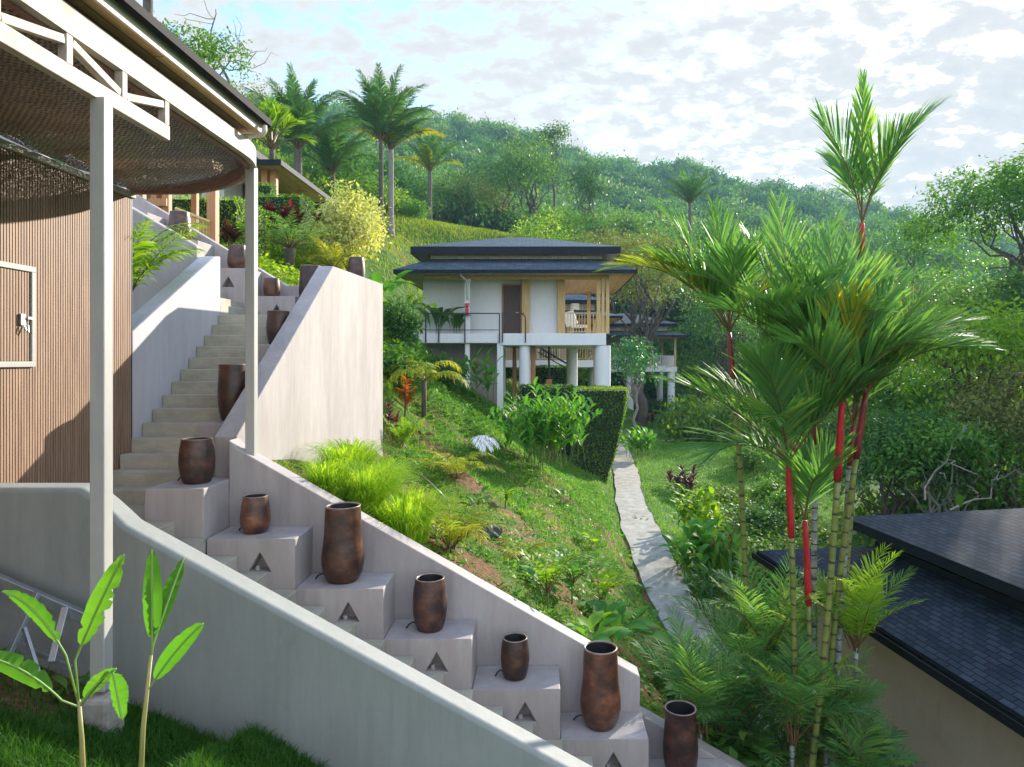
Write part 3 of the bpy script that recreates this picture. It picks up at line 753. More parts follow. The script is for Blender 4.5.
def far_low(m):
    m.prism_y([(1.053, -7.0), (3.2, -7.5), (3.2, zt_far(3.2) - .42), (1.053, zt_far(1.053) - .42)], 7.552, 7.80)
wall_thing('parapet_wall', 'low end piece of the parapet below its vertical drop, beside the lowest pots', 'wall', (2, 7.7, -5), far_low, M['plaster'], .012)
def big(m):
    m.prism_x([(7.752, -3.2), (14.75, -3.2), (14.75, 1.66), (11.3, 1.57), (7.752, -.86)], -3.755, -3.5)
wall_thing('stair_wall', 'tall pale sunlit stair wall with a sloping top edge and flat upper end', 'wall', (-3.6, 11, -1), big, M['plaster'], .012)
def leftw(m):
    m.prism_x([(8.405, -2.2), (10.70, -2.2), (10.70, 1.64), (10.5, 1.60), (8.405, .36)], -5.33, -5.08)
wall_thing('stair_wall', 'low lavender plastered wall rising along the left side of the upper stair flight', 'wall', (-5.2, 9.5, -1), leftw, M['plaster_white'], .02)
def third(m):
    m.prism_y([(-8.8, -.6), (-5.333, -.6), (-5.333, 1.76), (-8.8, 1.80 + .58 * 3.45)], 10.456, 10.70)
wall_thing('stair_wall', 'shaded taupe plastered wall of the topmost stair flight, behind the small palm', 'wall', (-6.5, 10.6, 0), third, M['plaster'], .02)
def backp(m):
    m.prism_y([(-9.0, -.5), (-3.765, -.5), (-3.765, 1.40), (-4.85, 1.42), (-9.0, 1.42 + .60 * 4.15)], 12.80, 13.05)
wall_thing('parapet_wall', 'mauve plastered parapet at the back of the topmost flight, sloping behind three pots', 'wall', (-6, 12.9, 0), backp, M['plaster'], .012)

# ------------------------------------------------------------------ clay pots
def make_pot(px, zb, y, h, wmax, wrim, style, label, x=None, cable=True, mat='copper'):
    if x is None: x = (px - 545) / F * y
    r = wmax / 2; rr = wrim / 2
    root = empty('clay_pot', (x, y, zb), label, 'pot', 'copper brown clay pots along the stairs', rz=random.uniform(0, 6))
    if style == 'tall':    # bulb low, long neck
        pr = [(0, 0), (.62, 0), (.74, .03), (.90, .12), (.99, .24), (1.0, .32), (.96, .42), (.90, .53), (.865, .65), (.85, .8)]
    elif style == 'barrel':
        pr = [(0, 0), (.70, 0), (.78, .03), (.90, .16), (.97, .32), (1.0, .48), (.98, .66), (.93, .82)]
    else:                   # bucket: widest below the middle
        pr = [(0, 0), (.66, 0), (.76, .03), (.92, .14), (1.0, .30), (1.0, .42), (.95, .62), (.88, .82)]
    prof = [(a * r, b * h) for a, b in pr] + [(rr * 1.0, h * .985), (rr * .985, h), (rr * .93, h * 1.0), (rr * .89, h * .985), (rr * .87, h * .8), (rr * .9, h * .45), (0, h * .42)]
    # body up to the rim; the rim lip is a part
    body = MB(); body.lathe(prof[:-6], (0, 0, 0), 40)
    body.build('body', M[mat], root, smooth=True)
    rim = MB(); rim.lathe([(rr * 1.0, h * .985), (rr * 1.012, h * .992), (rr * .985, h), (rr * .93, h), (rr * .89, h * .985)], (0, 0, 0), 40)
    rim.build('rim', M['rim'], root, smooth=True)
    inn = MB(); inn.lathe([(rr * .89, h * .985), (rr * .86, h * .8), (rr * .9, h * .45), (0, h * .42)], (0, 0, 0), 40)
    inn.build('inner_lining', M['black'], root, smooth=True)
    if cable:
        a = random.uniform(2.7, 3.5) - root.rotation_euler.z
        c = Vector((math.cos(a), math.sin(a), 0)); s = Vector((-c.y, c.x, 0))
        pts = [c * (r * .86) + Vector((0, 0, .055)), c * (r * 1.02) + Vector((0, 0, .065)), c * (r * 1.22) + s * .01 + Vector((0, 0, .045)), c * (r * 1.36) + s * .02 + Vector((0, 0, .008))]
        cb_ = MB(); cb_.tube(pts, .008, 6); cb_.build('cable', M['black'], root, smooth=True)
    return root
M['rim'] = mat_mottled('worn_rim', [(.3, (.10, .06, .045)), (.7, (.30, .22, .18))], 9, .35, .05, 40)
def ptop(k): return PZ0 - PDZ * k + .002
LP = [
 (197, ptop(0), 7.36, .475, .36, .30, 'barrel', 'squat dark pot on the topmost plinth at the foot of the tall stair wall', 'copper_dark'),
 (255.5, ptop(1), 7.27, .39, .305, .245, 'bucket', 'small brown bucket shaped pot on the second plinth, below the squat dark pot', 'copper'),
 (343, ptop(2), 7.27, .80, .445, .365, 'tall', 'tall copper pot with a bulging base beside the bright fountain grass', 'copper'),
 (430, ptop(3), 7.27, .545, .365, .305, 'barrel', 'medium barrel shaped pot on the plinth right of the tall pot by the fountain grass', 'copper_dark'),
 (515, ptop(4), 7.27, .42, .305, .26, 'barrel', 'smallest dark pot, between the medium barrel pot and the second tall pot', 'copper_dark'),
 (600.5, ptop(5), 7.27, .83, .435, .355, 'tall', 'tall copper pot with a rusty belly at the end of the high parapet', 'copper'),
 (680.5, ptop(6), 7.27, .70, .37, .335, 'bucket', 'lowest pot of the stairs, cut by the bottom edge of the photo beside the palms', 'copper_dark')]
for (px, zb, y, h, wm, wr, st, lb, mt) in LP: make_pot(px, zb, y, h, wm, wr, st, lb, mat=mt)
make_pot(233, -.758, 8.72, .72, .36, .33, 'barrel', 'broad reddish pot standing beside the upper flight left of the sloping wall edge', x=-3.985, cable=False)
make_pot(283, .237, 10.05, .50, .33, .31, 'barrel', 'dark pot half hidden behind the sloping top edge of the tall stair wall', x=-3.925, cable=False, mat='copper_dark')
make_pot(308, .832, 12.45, .90, .41, .37, 'barrel', 'big dark pot rising just left of the peak of the tall stair wall', x=-4.27, cable=False, mat='copper_dark')
make_pot(358, 1.462, 14.4, .72, .36, .30, 'barrel', 'purplish pot peeping over the flat upper end of the tall stair wall', x=-3.97, cable=False, mat='copper_dark')
make_pot(272, 1.162, 12.5, .35, .30, .27, 'barrel', 'small round pot on the low ledge right of the pavilion corner post', x=-5.0, cable=False)
make_pot(238.5, 1.662, 12.5, .45, .36, .29, 'bucket', 'brown pot above the triangular niche at the top landing', x=-5.62, cable=False)
make_pot(180, 2.162, 12.5, .56, .40, .33, 'bucket', 'uppermost pot of the stairs beside the bamboo railing', x=-6.68, cable=False)

# ------------------------------------------------------------------ pavilion at left
pav = empty('pavilion', (-4.2, 5.5, -1.8), 'timber slatted pavilion at the left edge with a curved woven canopy and a wooden eave', 'pavilion')
def P(name, mats, fn, bevel=0.0, smooth=False, parent=None):
    m = MB(pav.location); fn(m)
    return m.build(name, mats, parent or pav, bevel=bevel, smooth=smooth)
XR = -3.15
M['batten'] = mat_wood('aged_batten', (.16, .075, .05), (.30, .17, .12), 0)
def slats(m):
    y = -1.0
    while y < 8.385:
        m.box(-5.10, -5.082, y, y + .024, -1.7, 2.0, 0); y += .036
def backing(m): m.box(-5.35, -5.101, -1.0, 8.40, -1.9, 2.04)
sl = P('slat_cladding', [M['slat']], slats)
P('wall', M['slat_gap'], backing)
P('corner_trim', M['metal_black'], lambda m: m.box(-5.10, -5.078, 8.386, 8.403, -1.7, 2.0))
P('top_trim', M['whitewood'], lambda m: m.box(-5.12, -5.05, -1.0, 8.44, 2.003, 2.07), .006)
def hatch(m):
    y0, y1, z0, z1 = 5.55, 6.78, -.06, .93; t = .055
    m.box(-5.08, -5.05, y0, y1, z1 - t, z1); m.box(-5.08, -5.05, y0, y1, z0, z0 + t)
    m.box(-5.08, -5.05, y0, y0 + t, z0 + t, z1 - t); m.box(-5.08, -5.05, y1 - t, y1, z0 + t, z1 - t)
hd = P('hatch_door', M['slat'], lambda m: [m.box(-5.081, -5.068, 5.61 + .036 * i, 5.634 + .036 * i, 0.0, .87) for i in range(31)])
P('door_frame', M['post'], hatch, .006, parent=None)
def latch(m):
    p = atX(22, 320, -5.06)
    m.box(-5.066, -5.045, p.y - .03, p.y + .03, p.z - .05, p.z + .06); m.box(-5.045, -5.03, p.y + .04, p.y + .12, p.z + .01, p.z + .035)
    m.tube([(-5.04, p.y, p.z - .05), (-5.02, p.y, p.z - .1), (-5.02, p.y + .03, p.z - .12), (-5.04, p.y + .05, p.z - .05)], .008, 6)
P('latch', M['alu'], latch)
# posts
for (x, y, zb, zt, base) in ((XR, 4.85, -2.33, 1.86, True), (-3.30, 7.68, zt_far(-3.30) - .06, 2.18, False)):
    s = .052
    ps = P('post', M['post'], lambda m: m.box(x - s, x + s, y - s, y + s, zb, zt), .008)
    if base: P('post_footing', M['path'], lambda m: m.prism_z([(x - .11, y - .11), (x + .11, y - .11), (x + .11, y + .11), (x - .11, y + .11)], -3.1, -2.36), .03)
# curved rim
def rim_path():
    pts = [(XR, y) for y in np.linspace(-1, 7.2, 20)]
    for a in np.linspace(0, math.pi / 2, 19)[1:]:
        pts.append((-4.4 + 1.25 * math.cos(a), 7.2 + 1.25 * math.sin(a)))
    pts += [(x, 8.45) for x in (-4.6, -4.85, -5.1)]
    return pts
RP = rim_path()
def rim_z(i):    # slight fall towards the back
    x, y = RP[i]
    return 2.17 if y < 6 else 2.17 - .11 * min(1, max(0, (-3.15 - x) / 1.25))
def band(m, w, z_off0, z_off1, inset=0):
    n0 = len(RP)
    vs = []
    for i, (x, y) in enumerate(RP):
        a = RP[max(i - 1, 0)]; b = RP[min(i + 1, n0 - 1)]
        d = Vector((b[0] - a[0], b[1] - a[1], 0)).normalized(); nrm = Vector((d.y, -d.x, 0))
        c = Vector((x, y, 0)) - nrm * inset
        z = rim_z(i)
        for q, zz in ((0, z + z_off0), (0, z + z_off1), (1, z + z_off1), (1, z + z_off0)):
            pt = c - nrm * (w * q); vs.append((pt.x, pt.y, zz))
    fs = []
    for i in range(n0 - 1):
        for j in range(4):
            fs.append((i * 4 + j, i * 4 + (j + 1) % 4, (i + 1) * 4 + (j + 1) % 4, (i + 1) * 4 + j))
    fs += [(0, 3, 2, 1), (4 * n0 - 4, 4 * n0 - 3, 4 * n0 - 2, 4 * n0 - 1)]
    m.add(vs, fs)
P('curved_beam', M['whitewood'], lambda m: band(m, .07, 0, .19))
P('batten', M['batten'], lambda m: band(m, .05, -.02, .13, .072))
# lattice truss under the straight part
P('bottom_chord', M['whitewood'], lambda m: m.beam((XR - .035, -1, 1.91), (XR - .035, 5.74, 1.91), .07, .12), .006)
for y in (2.1, 2.7, 3.32, 3.93, 4.535, 5.13, 5.705):
    P('truss_upright', M['whitewood'], lambda m: m.beam((XR - .035, y, 1.972), (XR - .035, y, 2.168), .062, .062, (0, 1, 0)), .004)
for (ya, za, yb, zb_) in ((3.97, 2.0, 4.495, 2.12), (4.575, 2.13, 5.09, 2.0), (5.17, 2.0, 5.665, 2.13), (2.75, 2.0, 3.28, 2.13), (3.36, 2.13, 3.9, 2.0)):
    P('truss_diagonal', M['whitewood'], lambda m: m.beam((XR - .037, ya, za), (XR - .037, yb, zb_), .055, .058), .004)
# woven canopy: from the rim down to the wall head, with a sag
def canopy(m):
    vs = []; fs = []; nn = 9
    inner = RP
    for i, (x, y) in enumerate(inner):
        for j in range(nn):
            t = j / (nn - 1)
            tx = -5.07; ty = min(y, 8.38)
            xx = (x - .06) + (tx - (x - .06)) * t; yyy = (y - (.06 if y > 7.3 else 0)) + (ty - y) * t
            z = rim_z(i) + .11 + (2.09 - rim_z(i) - .11) * t - .13 * math.sin(math.pi * t) * (1 if y < 8 else .3) + .012 * math.sin(y * 9 + j * 1.7)
            vs.append((xx, yyy, z))
    for i in range(len(inner) - 1):
        for j in range(nn - 1):
            fs.append((i * nn + j, i * nn + j + 1, (i + 1) * nn + j + 1, (i + 1) * nn + j))
    m.add(vs, fs)
P('woven_canopy', M['weave'], canopy, smooth=True)
for y in (1.5, 3.4, 5.3, 7.05):
    P('purlin', M['metal_black'], lambda m: m.beam((XR - .07, y, 2.315), (-5.06, y, 2.16), .04, .04))
# roof with soffit, fascia, gutter
EX = -3.02; EY = 7.30; EZ = 2.50
def roof(m):
    rz = EZ + .09; run = 5.0; up = run * .36
    uvq = [[(0, 0), (9, 0), (9, 5.3), (0, 5.3)]]
    a = (EX, -2, rz); b = (EX, EY + .02, rz); c = (EX - run, EY - run + .02, rz + up); d = (EX - run, -2, rz + up)
    m.add([a, b, c, d], [(0, 1, 2, 3)], 0, uvq)
    e = (EX - 2 * run, EY + .02, rz)
    m.add([b, e, c], [(0, 1, 2)], 0, [[(0, 0), (10, 0), (5, 5.3)]])
    m.add([(EX - 2 * run, -2, rz), d, c, e], [(0, 1, 2, 3)], 0, uvq)
P('roof', M['shingle'], roof)
P('soffit', M['soffit'], lambda m: m.box(EX - 3.0, EX - .025, -2, EY - .02, EZ - .05, EZ - .03))
P('fascia', M['cream'], lambda m: [m.box(EX - .024, EX, -2, EY, EZ - .07, EZ + .05), m.box(EX - 3, EX - .026, EY - .02, EY, EZ - .07, EZ + .05)], .003)
def gut(m):
    pr = [(EX + .003, EZ + .085), (EX + .003, EZ + .03), (EX + .04, EZ + .0), (EX + .085, EZ + .015), (EX + .095, EZ + .075), (EX + .085, EZ + .075), (EX + .075, EZ + .025), (EX + .02, EZ + .03), (EX + .02, EZ + .085)]
    m.prism_y([(x, z) for x, z in pr], -2, EY + .03)
gt = P('gutter', M['gutter'], gut)
P('downpipe', M['cream'], lambda m: m.tube([(EX + .055, EY - .08, EZ - .01), (EX + .055, EY - .08, EZ - .075), (EX + .02, EY - .06, EZ - .105), (EX - .12, EY - .05, EZ - .115), (EX - .45, EY - .05, EZ - .13)], .026, 10), smooth=True)

# galvanised ladder lying along the foot of the wall behind the post
lad = empty('metal_ladder', (-3.9, 5.2, -2.4), 'grey galvanised ladder leaning low against the plastered wall behind the banana plant', 'ladder')
m = MB(lad.location); a = atY(-60, 555, 5.22); b = atY(84, 617, 5.22); m.beam(a, b, .05, .085); m.build('rail', M['alu'], lad, bevel=.006)
for (pa, pb) in (((38, 592), (8, 656)), ((66, 607), (52, 662)), ((-10, 575), (-40, 640))):
    m = MB(lad.location); m.beam(atY(*pa, 5.20), atY(*pb, 5.02), .05, .035); m.build('leg', M['alu'], lad, bevel=.004)
m = MB(lad.location); m.beam(atY(10, 640, 5.06), atY(72, 668, 5.1), .03, .03); m.build('stretcher', M['alu'], lad)
m = MB(lad.location); m.beam(atY(24, 628, 5.0), atY(38, 672, 4.95), .022, .03); m.build('brace', M['alu'], lad)
# ------------------------------------------------------------------ villas: two-tier hipped roofs
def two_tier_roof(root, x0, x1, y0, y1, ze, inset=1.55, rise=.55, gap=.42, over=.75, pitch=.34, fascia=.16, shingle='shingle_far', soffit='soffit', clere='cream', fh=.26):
    off = root.location
    def hipface(m, pts, w, s):   # pts eave a, eave b, then upper points
        a, b = Vector(pts[0]), Vector(pts[1]); ex = (b - a).normalized()
        up = None; uv = []
        nrm = (b - a).cross(Vector(pts[-1]) - a).normalized(); ey = nrm.cross(ex)
        for p in pts:
            d = Vector(p) - a; uv.append((d.dot(ex), d.dot(ey)))
        m.add(pts, [tuple(range(len(pts)))], 0, [uv])
    # lower skirt
    lo = [(x0, y0, ze), (x1, y0, ze), (x1, y1, ze), (x0, y1, ze)]
    hi = [(x0 + inset, y0 + inset, ze + rise), (x1 - inset, y0 + inset, ze + rise), (x1 - inset, y1 - inset, ze + rise), (x0 + inset, y1 - inset, ze + rise)]
    m = MB(off)
    for i in range(4):
        j = (i + 1) % 4; hipface(m, [lo[i], lo[j], hi[j], hi[i]], 0, 0)
    m.build('lower_roof', M[shingle], root)
    m = MB(off); t = .05
    m.box(x0 + .003, x1 - .003, y0, y0 + t, ze - fascia, ze - .004); m.box(x0 + .003, x1 - .003, y1 - t, y1, ze - fascia, ze - .004)
    m.box(x0, x0 + t, y0 + t, y1 - t, ze - fascia, ze - .006); m.box(x1 - t, x1, y0 + t, y1 - t, ze - fascia, ze - .006)
    m.build('lower_fascia', M['fascia'], root)
    m = MB(off); m.box(x0 + t + .003, x1 - t - .003, y0 + t + .003, y1 - t - .003, ze - fascia + .02, ze - fascia + .05); m.build('soffit', M[soffit], root)
    # clerestory
    zc = ze + rise; c0, c1, d0, d1 = x0 + inset + .02, x1 - inset - .02, y0 + inset + .02, y1 - inset - .02
    m = MB(off); m.box(c0, c1, d0, d1, zc - .3, zc + gap + .25); cl = m.build('clerestory', M[clere], root)
    for f in (.18, .36, .55, .72, .9):
        xx = c0 + (c1 - c0) * f; m = MB(off)
        m.box(xx - .09, xx - .03, d0 - .03, d0 + .01, zc, zc + gap); m.box(xx + .03, xx + .09, d0 - .03, d0 + .01, zc, zc + gap)
        m.build('bracket', M['white'], root)
    # upper roof
    zu = zc + gap; u0, u1, v0, v1 = c0 - over, c1 + over, d0 - over, d1 + over
    if u1 - u0 > v1 - v0:
        h = (v1 - v0) / 2; r0, r1 = (u0 + h, (v0 + v1) / 2, zu + fh + h * pitch), (u1 - h, (v0 + v1) / 2, zu + fh + h * pitch)
        e = [(u0, v0, zu + fh), (u1, v0, zu + fh), (u1, v1, zu + fh), (u0, v1, zu + fh)]
        fs = [[e[0], e[1], r1, r0], [e[1], e[2], r1], [e[2], e[3], r0, r1], [e[3], e[0], r0]]
    else:
        h = (u1 - u0) / 2; r0, r1 = ((u0 + u1) / 2, v0 + h, zu + fh + h * pitch), ((u0 + u1) / 2, v1 - h, zu + fh + h * pitch)
        e = [(u0, v0, zu + fh), (u1, v0, zu + fh), (u1, v1, zu + fh), (u0, v1, zu + fh)]
        fs = [[e[0], e[1], r0], [e[1], e[2], r1, r0], [e[2], e[3], r1], [e[3], e[0], r0, r1]]
    m = MB(off)
    for p in fs: hipface(m, p, 0, 0)
    m.build('upper_roof', M[shingle], root)
    m = MB(off)
    m.box(u0 + .003, u1 - .003, v0, v0 + t, zu, zu + fh - .004); m.box(u0 + .003, u1 - .003, v1 - t, v1, zu, zu + fh - .004)
    m.box(u0, u0 + t, v0 + t, v1 - t, zu, zu + fh - .006); m.box(u1 - t, u1, v0 + t, v1 - t, zu, zu + fh - .006)
    m.build('upper_fascia', M['fascia'], root)
    m = MB(off); m.box(u0 + t + .003, u1 - t - .003, v0 + t + .003, v1 - t - .003, zu + .03, zu + .05); m.build('upper_soffit', M[soffit], root)

def balustrade(root, name, a, b, z0, z1, mat, pitch=.13, w=.035):
    a = Vector(a); b = Vector(b); L = (b - a).length; d = (b - a) / L
    m = MB(root.location)
    m.beam(a + Vector((0, 0, z1)), b + Vector((0, 0, z1)), .07, .05); m.beam(a + Vector((0, 0, z0 + .08)), b + Vector((0, 0, z0 + .08)), .05, .045)
    s = pitch / 2
    while s < L:
        p = a + d * s; m.beam(p + Vector((0, 0, z0 + .10)), p + Vector((0, 0, z1 - .025)), w, w, (0, 1, 0)); s += pitch
    return m.build(name, mat, root)

# --- the villa on columns in the middle
vil = empty('hillside_villa', (-1, 33, 0), 'pale villa on round columns with a dark door and railed walkway, in mid picture', 'villa')
def V_(name, mat, fn, bevel=0.0, smooth=False, parent=None):
    m = MB(vil.location); fn(m); return m.build(name, mat, parent or vil, bevel=bevel, smooth=smooth)
vx = lambda px, y: (px - 545) / F * y
vz = lambda py, y: (361 - py) / F * y
YF = 30.0; YW = 31.2
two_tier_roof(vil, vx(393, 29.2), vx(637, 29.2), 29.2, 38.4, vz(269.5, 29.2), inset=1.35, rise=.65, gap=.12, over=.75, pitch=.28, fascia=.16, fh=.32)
SLT = vz(333.5, YF)
FL = SLT - .45
XE = vx(606, YF)
V_('walkway_slab', M['villa_white'], lambda m: m.box(vx(408, YF), vx(500, YF), YF, YW + .3, SLT - .42, SLT), .02)
V_('floor_slab', M['villa_white'], lambda m: m.box(vx(500, YF) + .003, XE, YF - .03, 37.4, SLT - .52, SLT + .005), .02)
V_('wall', M['villa_white'], lambda m: m.box(vx(423, YW), vx(565, YW), YW, 37, SLT, vz(270, 29.2) - .12), 0)
V_('door', M['door'], lambda m: [m.box(vx(503.5, YW), vx(520.5, YW), YW - .04, YW - .002, SLT + .01, vz(285.5, YW))], .01)
V_('door_frame', M['timber_dark'], lambda m: [m.box(vx(501.8, YW), vx(503.4, YW), YW - .06, YW - .003, SLT + .006, vz(283.8, YW)), m.box(vx(520.6, YW), vx(522, YW), YW - .06, YW - .003, SLT + .006, vz(283.8, YW)), m.box(vx(503.5, YW), vx(520.5, YW), YW - .06, YW - .003, vz(285.4, YW), vz(283.8, YW))])
V_('door_handle', M['alu'], lambda m: m.tube([(vx(518.5, YW), YW - .05, SLT + 1.0), (vx(518.5, YW), YW - .10, SLT + 1.0), (vx(516, YW), YW - .10, SLT + 1.0)], .02, 6))
for (a, b) in ((521.8, 529.3), (557.5, 565.2)):
    V_('timber_pillar', M['timber'], lambda m: m.box(vx(a, YW - .3), vx(b, YW - .3), YW - .34, YW - .062, SLT + .006, vz(270, 29.2) - .13), .02)
V_('pilaster', M['villa_white'], lambda m: m.box(vx(465, YF + .3), vx(470.5, YF + .3), YF + .12, YF + .4, SLT + .004, vz(270, 29.2) - .12), .01)
V_('pilaster', M['villa_white'], lambda m: m.box(vx(465.5, YF + .3), vx(470, YF + .3), YF + .12, YF + .4, vz(392, YF), SLT - .43), .01)
V_('eave_beam', M['timber'], lambda m: m.box(vx(424, YF + .2), vx(600, YF + .2), YF + .1, YF + .34, vz(270, 29.2) - .27, vz(270, 29.2) - .125))
V_('downpipe', M['white'], lambda m: m.tube([(vx(460, 29.6), 29.3, vz(271, 29.2)), (vx(462, 29.8), 29.6, vz(275, 29.2)), (vx(467.5, YF), YF + .05, vz(279, 29.2)), (vx(467.5, YF), YF + .05, SLT + 1.5)], .045, 8), smooth=True)
# walkway railing: dark metal, two rails, posts reaching below the slab edge
V_('walkway_railing', M['metal_black'], lambda m: [m.beam((vx(424, YF), YF - .04, vz(313.5, YF)), (vx(500, YF), YF - .04, vz(313.5, YF)), .05, .05), m.beam((vx(424, YF), YF - .04, vz(330, YF)), (vx(500, YF), YF - .04, vz(330, YF)), .035, .035)])
for px in (426, 439, 465, 499.5, 502.5):
    V_('railing_post', M['metal_black'], lambda m: m.beam((vx(px, YF), YF - .06, vz(313, YF)), (vx(px, YF), YF - .06, SLT - .40), .05, .05, (0, 1, 0)))
V_('landing_railing', M['metal_black'], lambda m: [m.beam((vx(502, YF), YF - .06, vz(313.5, YF)), (vx(524, YF), YF - .06, vz(313.5, YF)), .04, .04), m.tube([(vx(521, YF), YF - .07, vz(313.5, YF)), (vx(525, YF), YF - .07, vz(316, YF)), (vx(525.5, YF), YF - .07, vz(320, YF)), (vx(525.5, YF), YF - .07, SLT - .4)], .028, 6)])
# porch at the right end
YP = YF + .15
for px, w in ((598.5, .17), (603, .13), (607.5, .15)):
    V_('porch_post', M['timber'], lambda m: m.box(vx(px, YP) - w / 2, vx(px, YP) + w / 2, YP - .06 + .02 * w, YP + .10, SLT + .006, vz(270, 29.2) - .13), .01)
V_('porch_post', M['timber'], lambda m: m.box(XE - .4, XE - .22, 36.9, 37.08, SLT + .006, vz(270, 29.2) - .13), .01)
balustrade(vil, 'porch_railing', (vx(566.5, YP), YP + .05, 0), (vx(597, YP), YP + .05, 0), SLT, vz(313, YP), M['timber'], .125)
balustrade(vil, 'porch_railing', (XE - .06, YP + .2, 0), (XE - .06, 37, 0), SLT, vz(313, YP), M['timber'], .14)
V_('porch_beam', M['timber'], lambda m: m.box(vx(565.5, YP), XE + .02, YP - .02, YP + .16, vz(270, 29.2) - .31, vz(270, 29.2) - .135))
# round and square supports
def col(name, px, y, r, zb, mat='villa_white'):
    V_(name, M[mat], lambda m: m.lathe([(0, zb), (r * 1.02, zb), (r, zb + .1), (r, SLT - .525), (0, SLT - .525)], (vx(px, y), y, 0), 28), smooth='auto')
col('round_column', 524.5, YF + .3, .24, -4.6)
col('round_column', 602.5, YF + .35, .36, -5.4)
col('round_column', 572, 36.9, .3, -5.4)
col('round_column', 500, 36.9, .3, -4.0)
V_('slim_column', M['villa_white'], lambda m: m.box(vx(497, YF), vx(503, YF), YF + .02, YF + .26, -3.4, SLT - .422), .01)
V_('timber_column', M['timber_dark'], lambda m: m.box(vx(530.8, YF + .9), vx(535.5, YF + .9), YF + .8, YF + 1.0, -4.4, SLT - .525), .01)
V_('timber_column', M['timber_dark'], lambda m: m.box(vx(512.5, YF + 2.5), vx(516.5, YF + 2.5), YF + 2.4, YF + 2.6, -3.8, SLT - .525), .01)
V_('timber_column', M['timber_dark'], lambda m: m.box(vx(593.5, YF + 1.4), vx(596.5, YF + 1.4), YF + 1.3, YF + 1.45, -5.2, SLT - .525), .01)
V_('undercroft_wall', M['plaster'], lambda m: m.box(vx(424, YW + .5), vx(497.5, YW + .5), YW + .4, YW + .6, -2.6, SLT - .43))
V_('service_pole', M['metal_black'], lambda m: m.tube([(vx(549, 32), 32, -5.0), (vx(549, 32), 32, SLT - .53)], .05, 8))
V_('pole_footing', M['timber_dark'], lambda m: m.box(vx(546, 32), vx(552, 32), 31.85, 32.15, -4.6, vz(379.5, 32)))
# an outside stair behind, seen under the floor
V_('outside_stair', M['metal_black'], lambda m: [m.beam((vx(538, 37.6), 37.6, vz(347, 37.6)), (vx(571, 37.6), 37.6, vz(366, 37.6)), .06, .10), m.beam((vx(538, 37.6), 37.6, vz(352, 37.6)), (vx(571, 37.6), 37.6, vz(371, 37.6)), .06, .06)])
# things on the villa
ex = empty('fire_extinguisher', (vx(467, YF + .08), YF + .04, vz(315, YF)), 'red fire extinguisher under a small white sign on the walkway pilaster', 'extinguisher')
m = MB(); m.lathe([(0, 0), (.07, 0), (.075, .03), (.075, .27), (.05, .33), (.02, .36), (0, .36)], (0, 0, 0), 14); m.build('cylinder_body', M['red'], ex, smooth='auto')
m = MB(); m.box(-.05, .05, -.02, .02, .36, .42); m.build('valve', M['black'], ex)
m = MB(); m.box(-.10, .10, .03, .05, .15, .23); m.build('bracket', M['white'], ex)
sg = MB(); sg.box(vx(464.5, YF + .06), vx(469.5, YF + .06), YF + .09, YF + .117, vz(307, YF), vz(303, YF)); sg.box(vx(465, YF + .06), vx(469, YF + .06), YF + .083, YF + .088, vz(306.3, YF), vz(305.5, YF), 1)
tag(sg.build('wall_sign', [M['red'], M['white']], None), 'small red and white plate above the fire extinguisher', 'sign')
ch = empty('lounge_chair', (vx(579, YP + .8), YP + .8, SLT + .006), 'white lounge chair behind the timber porch railing', 'chair')
m = MB(); m.box(-.33, .38, -.28, .28, .30, .42); m.build('seat', M['white'], ch, bevel=.03)
m = MB(); m.beam((-.30, 0, .40), (-.52, 0, 1.02), .54, .10, (0, 1, 0)); m.build('backrest', M['white'], ch, bevel=.03)
for sx_ in (-.28, .33):
    for sy_ in (-.24, .24):
        m = MB(); m.box(sx_ - .02, sx_ + .02, sy_ - .02, sy_ + .02, 0, .30); m.build('leg', M['timber'], ch)
lp = empty('porch_lamp', (vx(575, YP + 2.2), YP + 2.2, SLT + .006), 'standing lamp with a white shade on the porch', 'lamp')
m = MB(); m.lathe([(.14, 1.22), (.22, 1.22), (.20, 1.5), (.14, 1.5)], (0, 0, 0), 18); m.build('lamp_shade', M['white'], lp, smooth='auto')
m = MB(); m.lathe([(0, 0), (.13, 0), (.13, .03), (.016, .04), (.016, 1.3), (0, 1.3)], (0, 0, 0), 12); m.build('stand', M['metal_black'], lp)

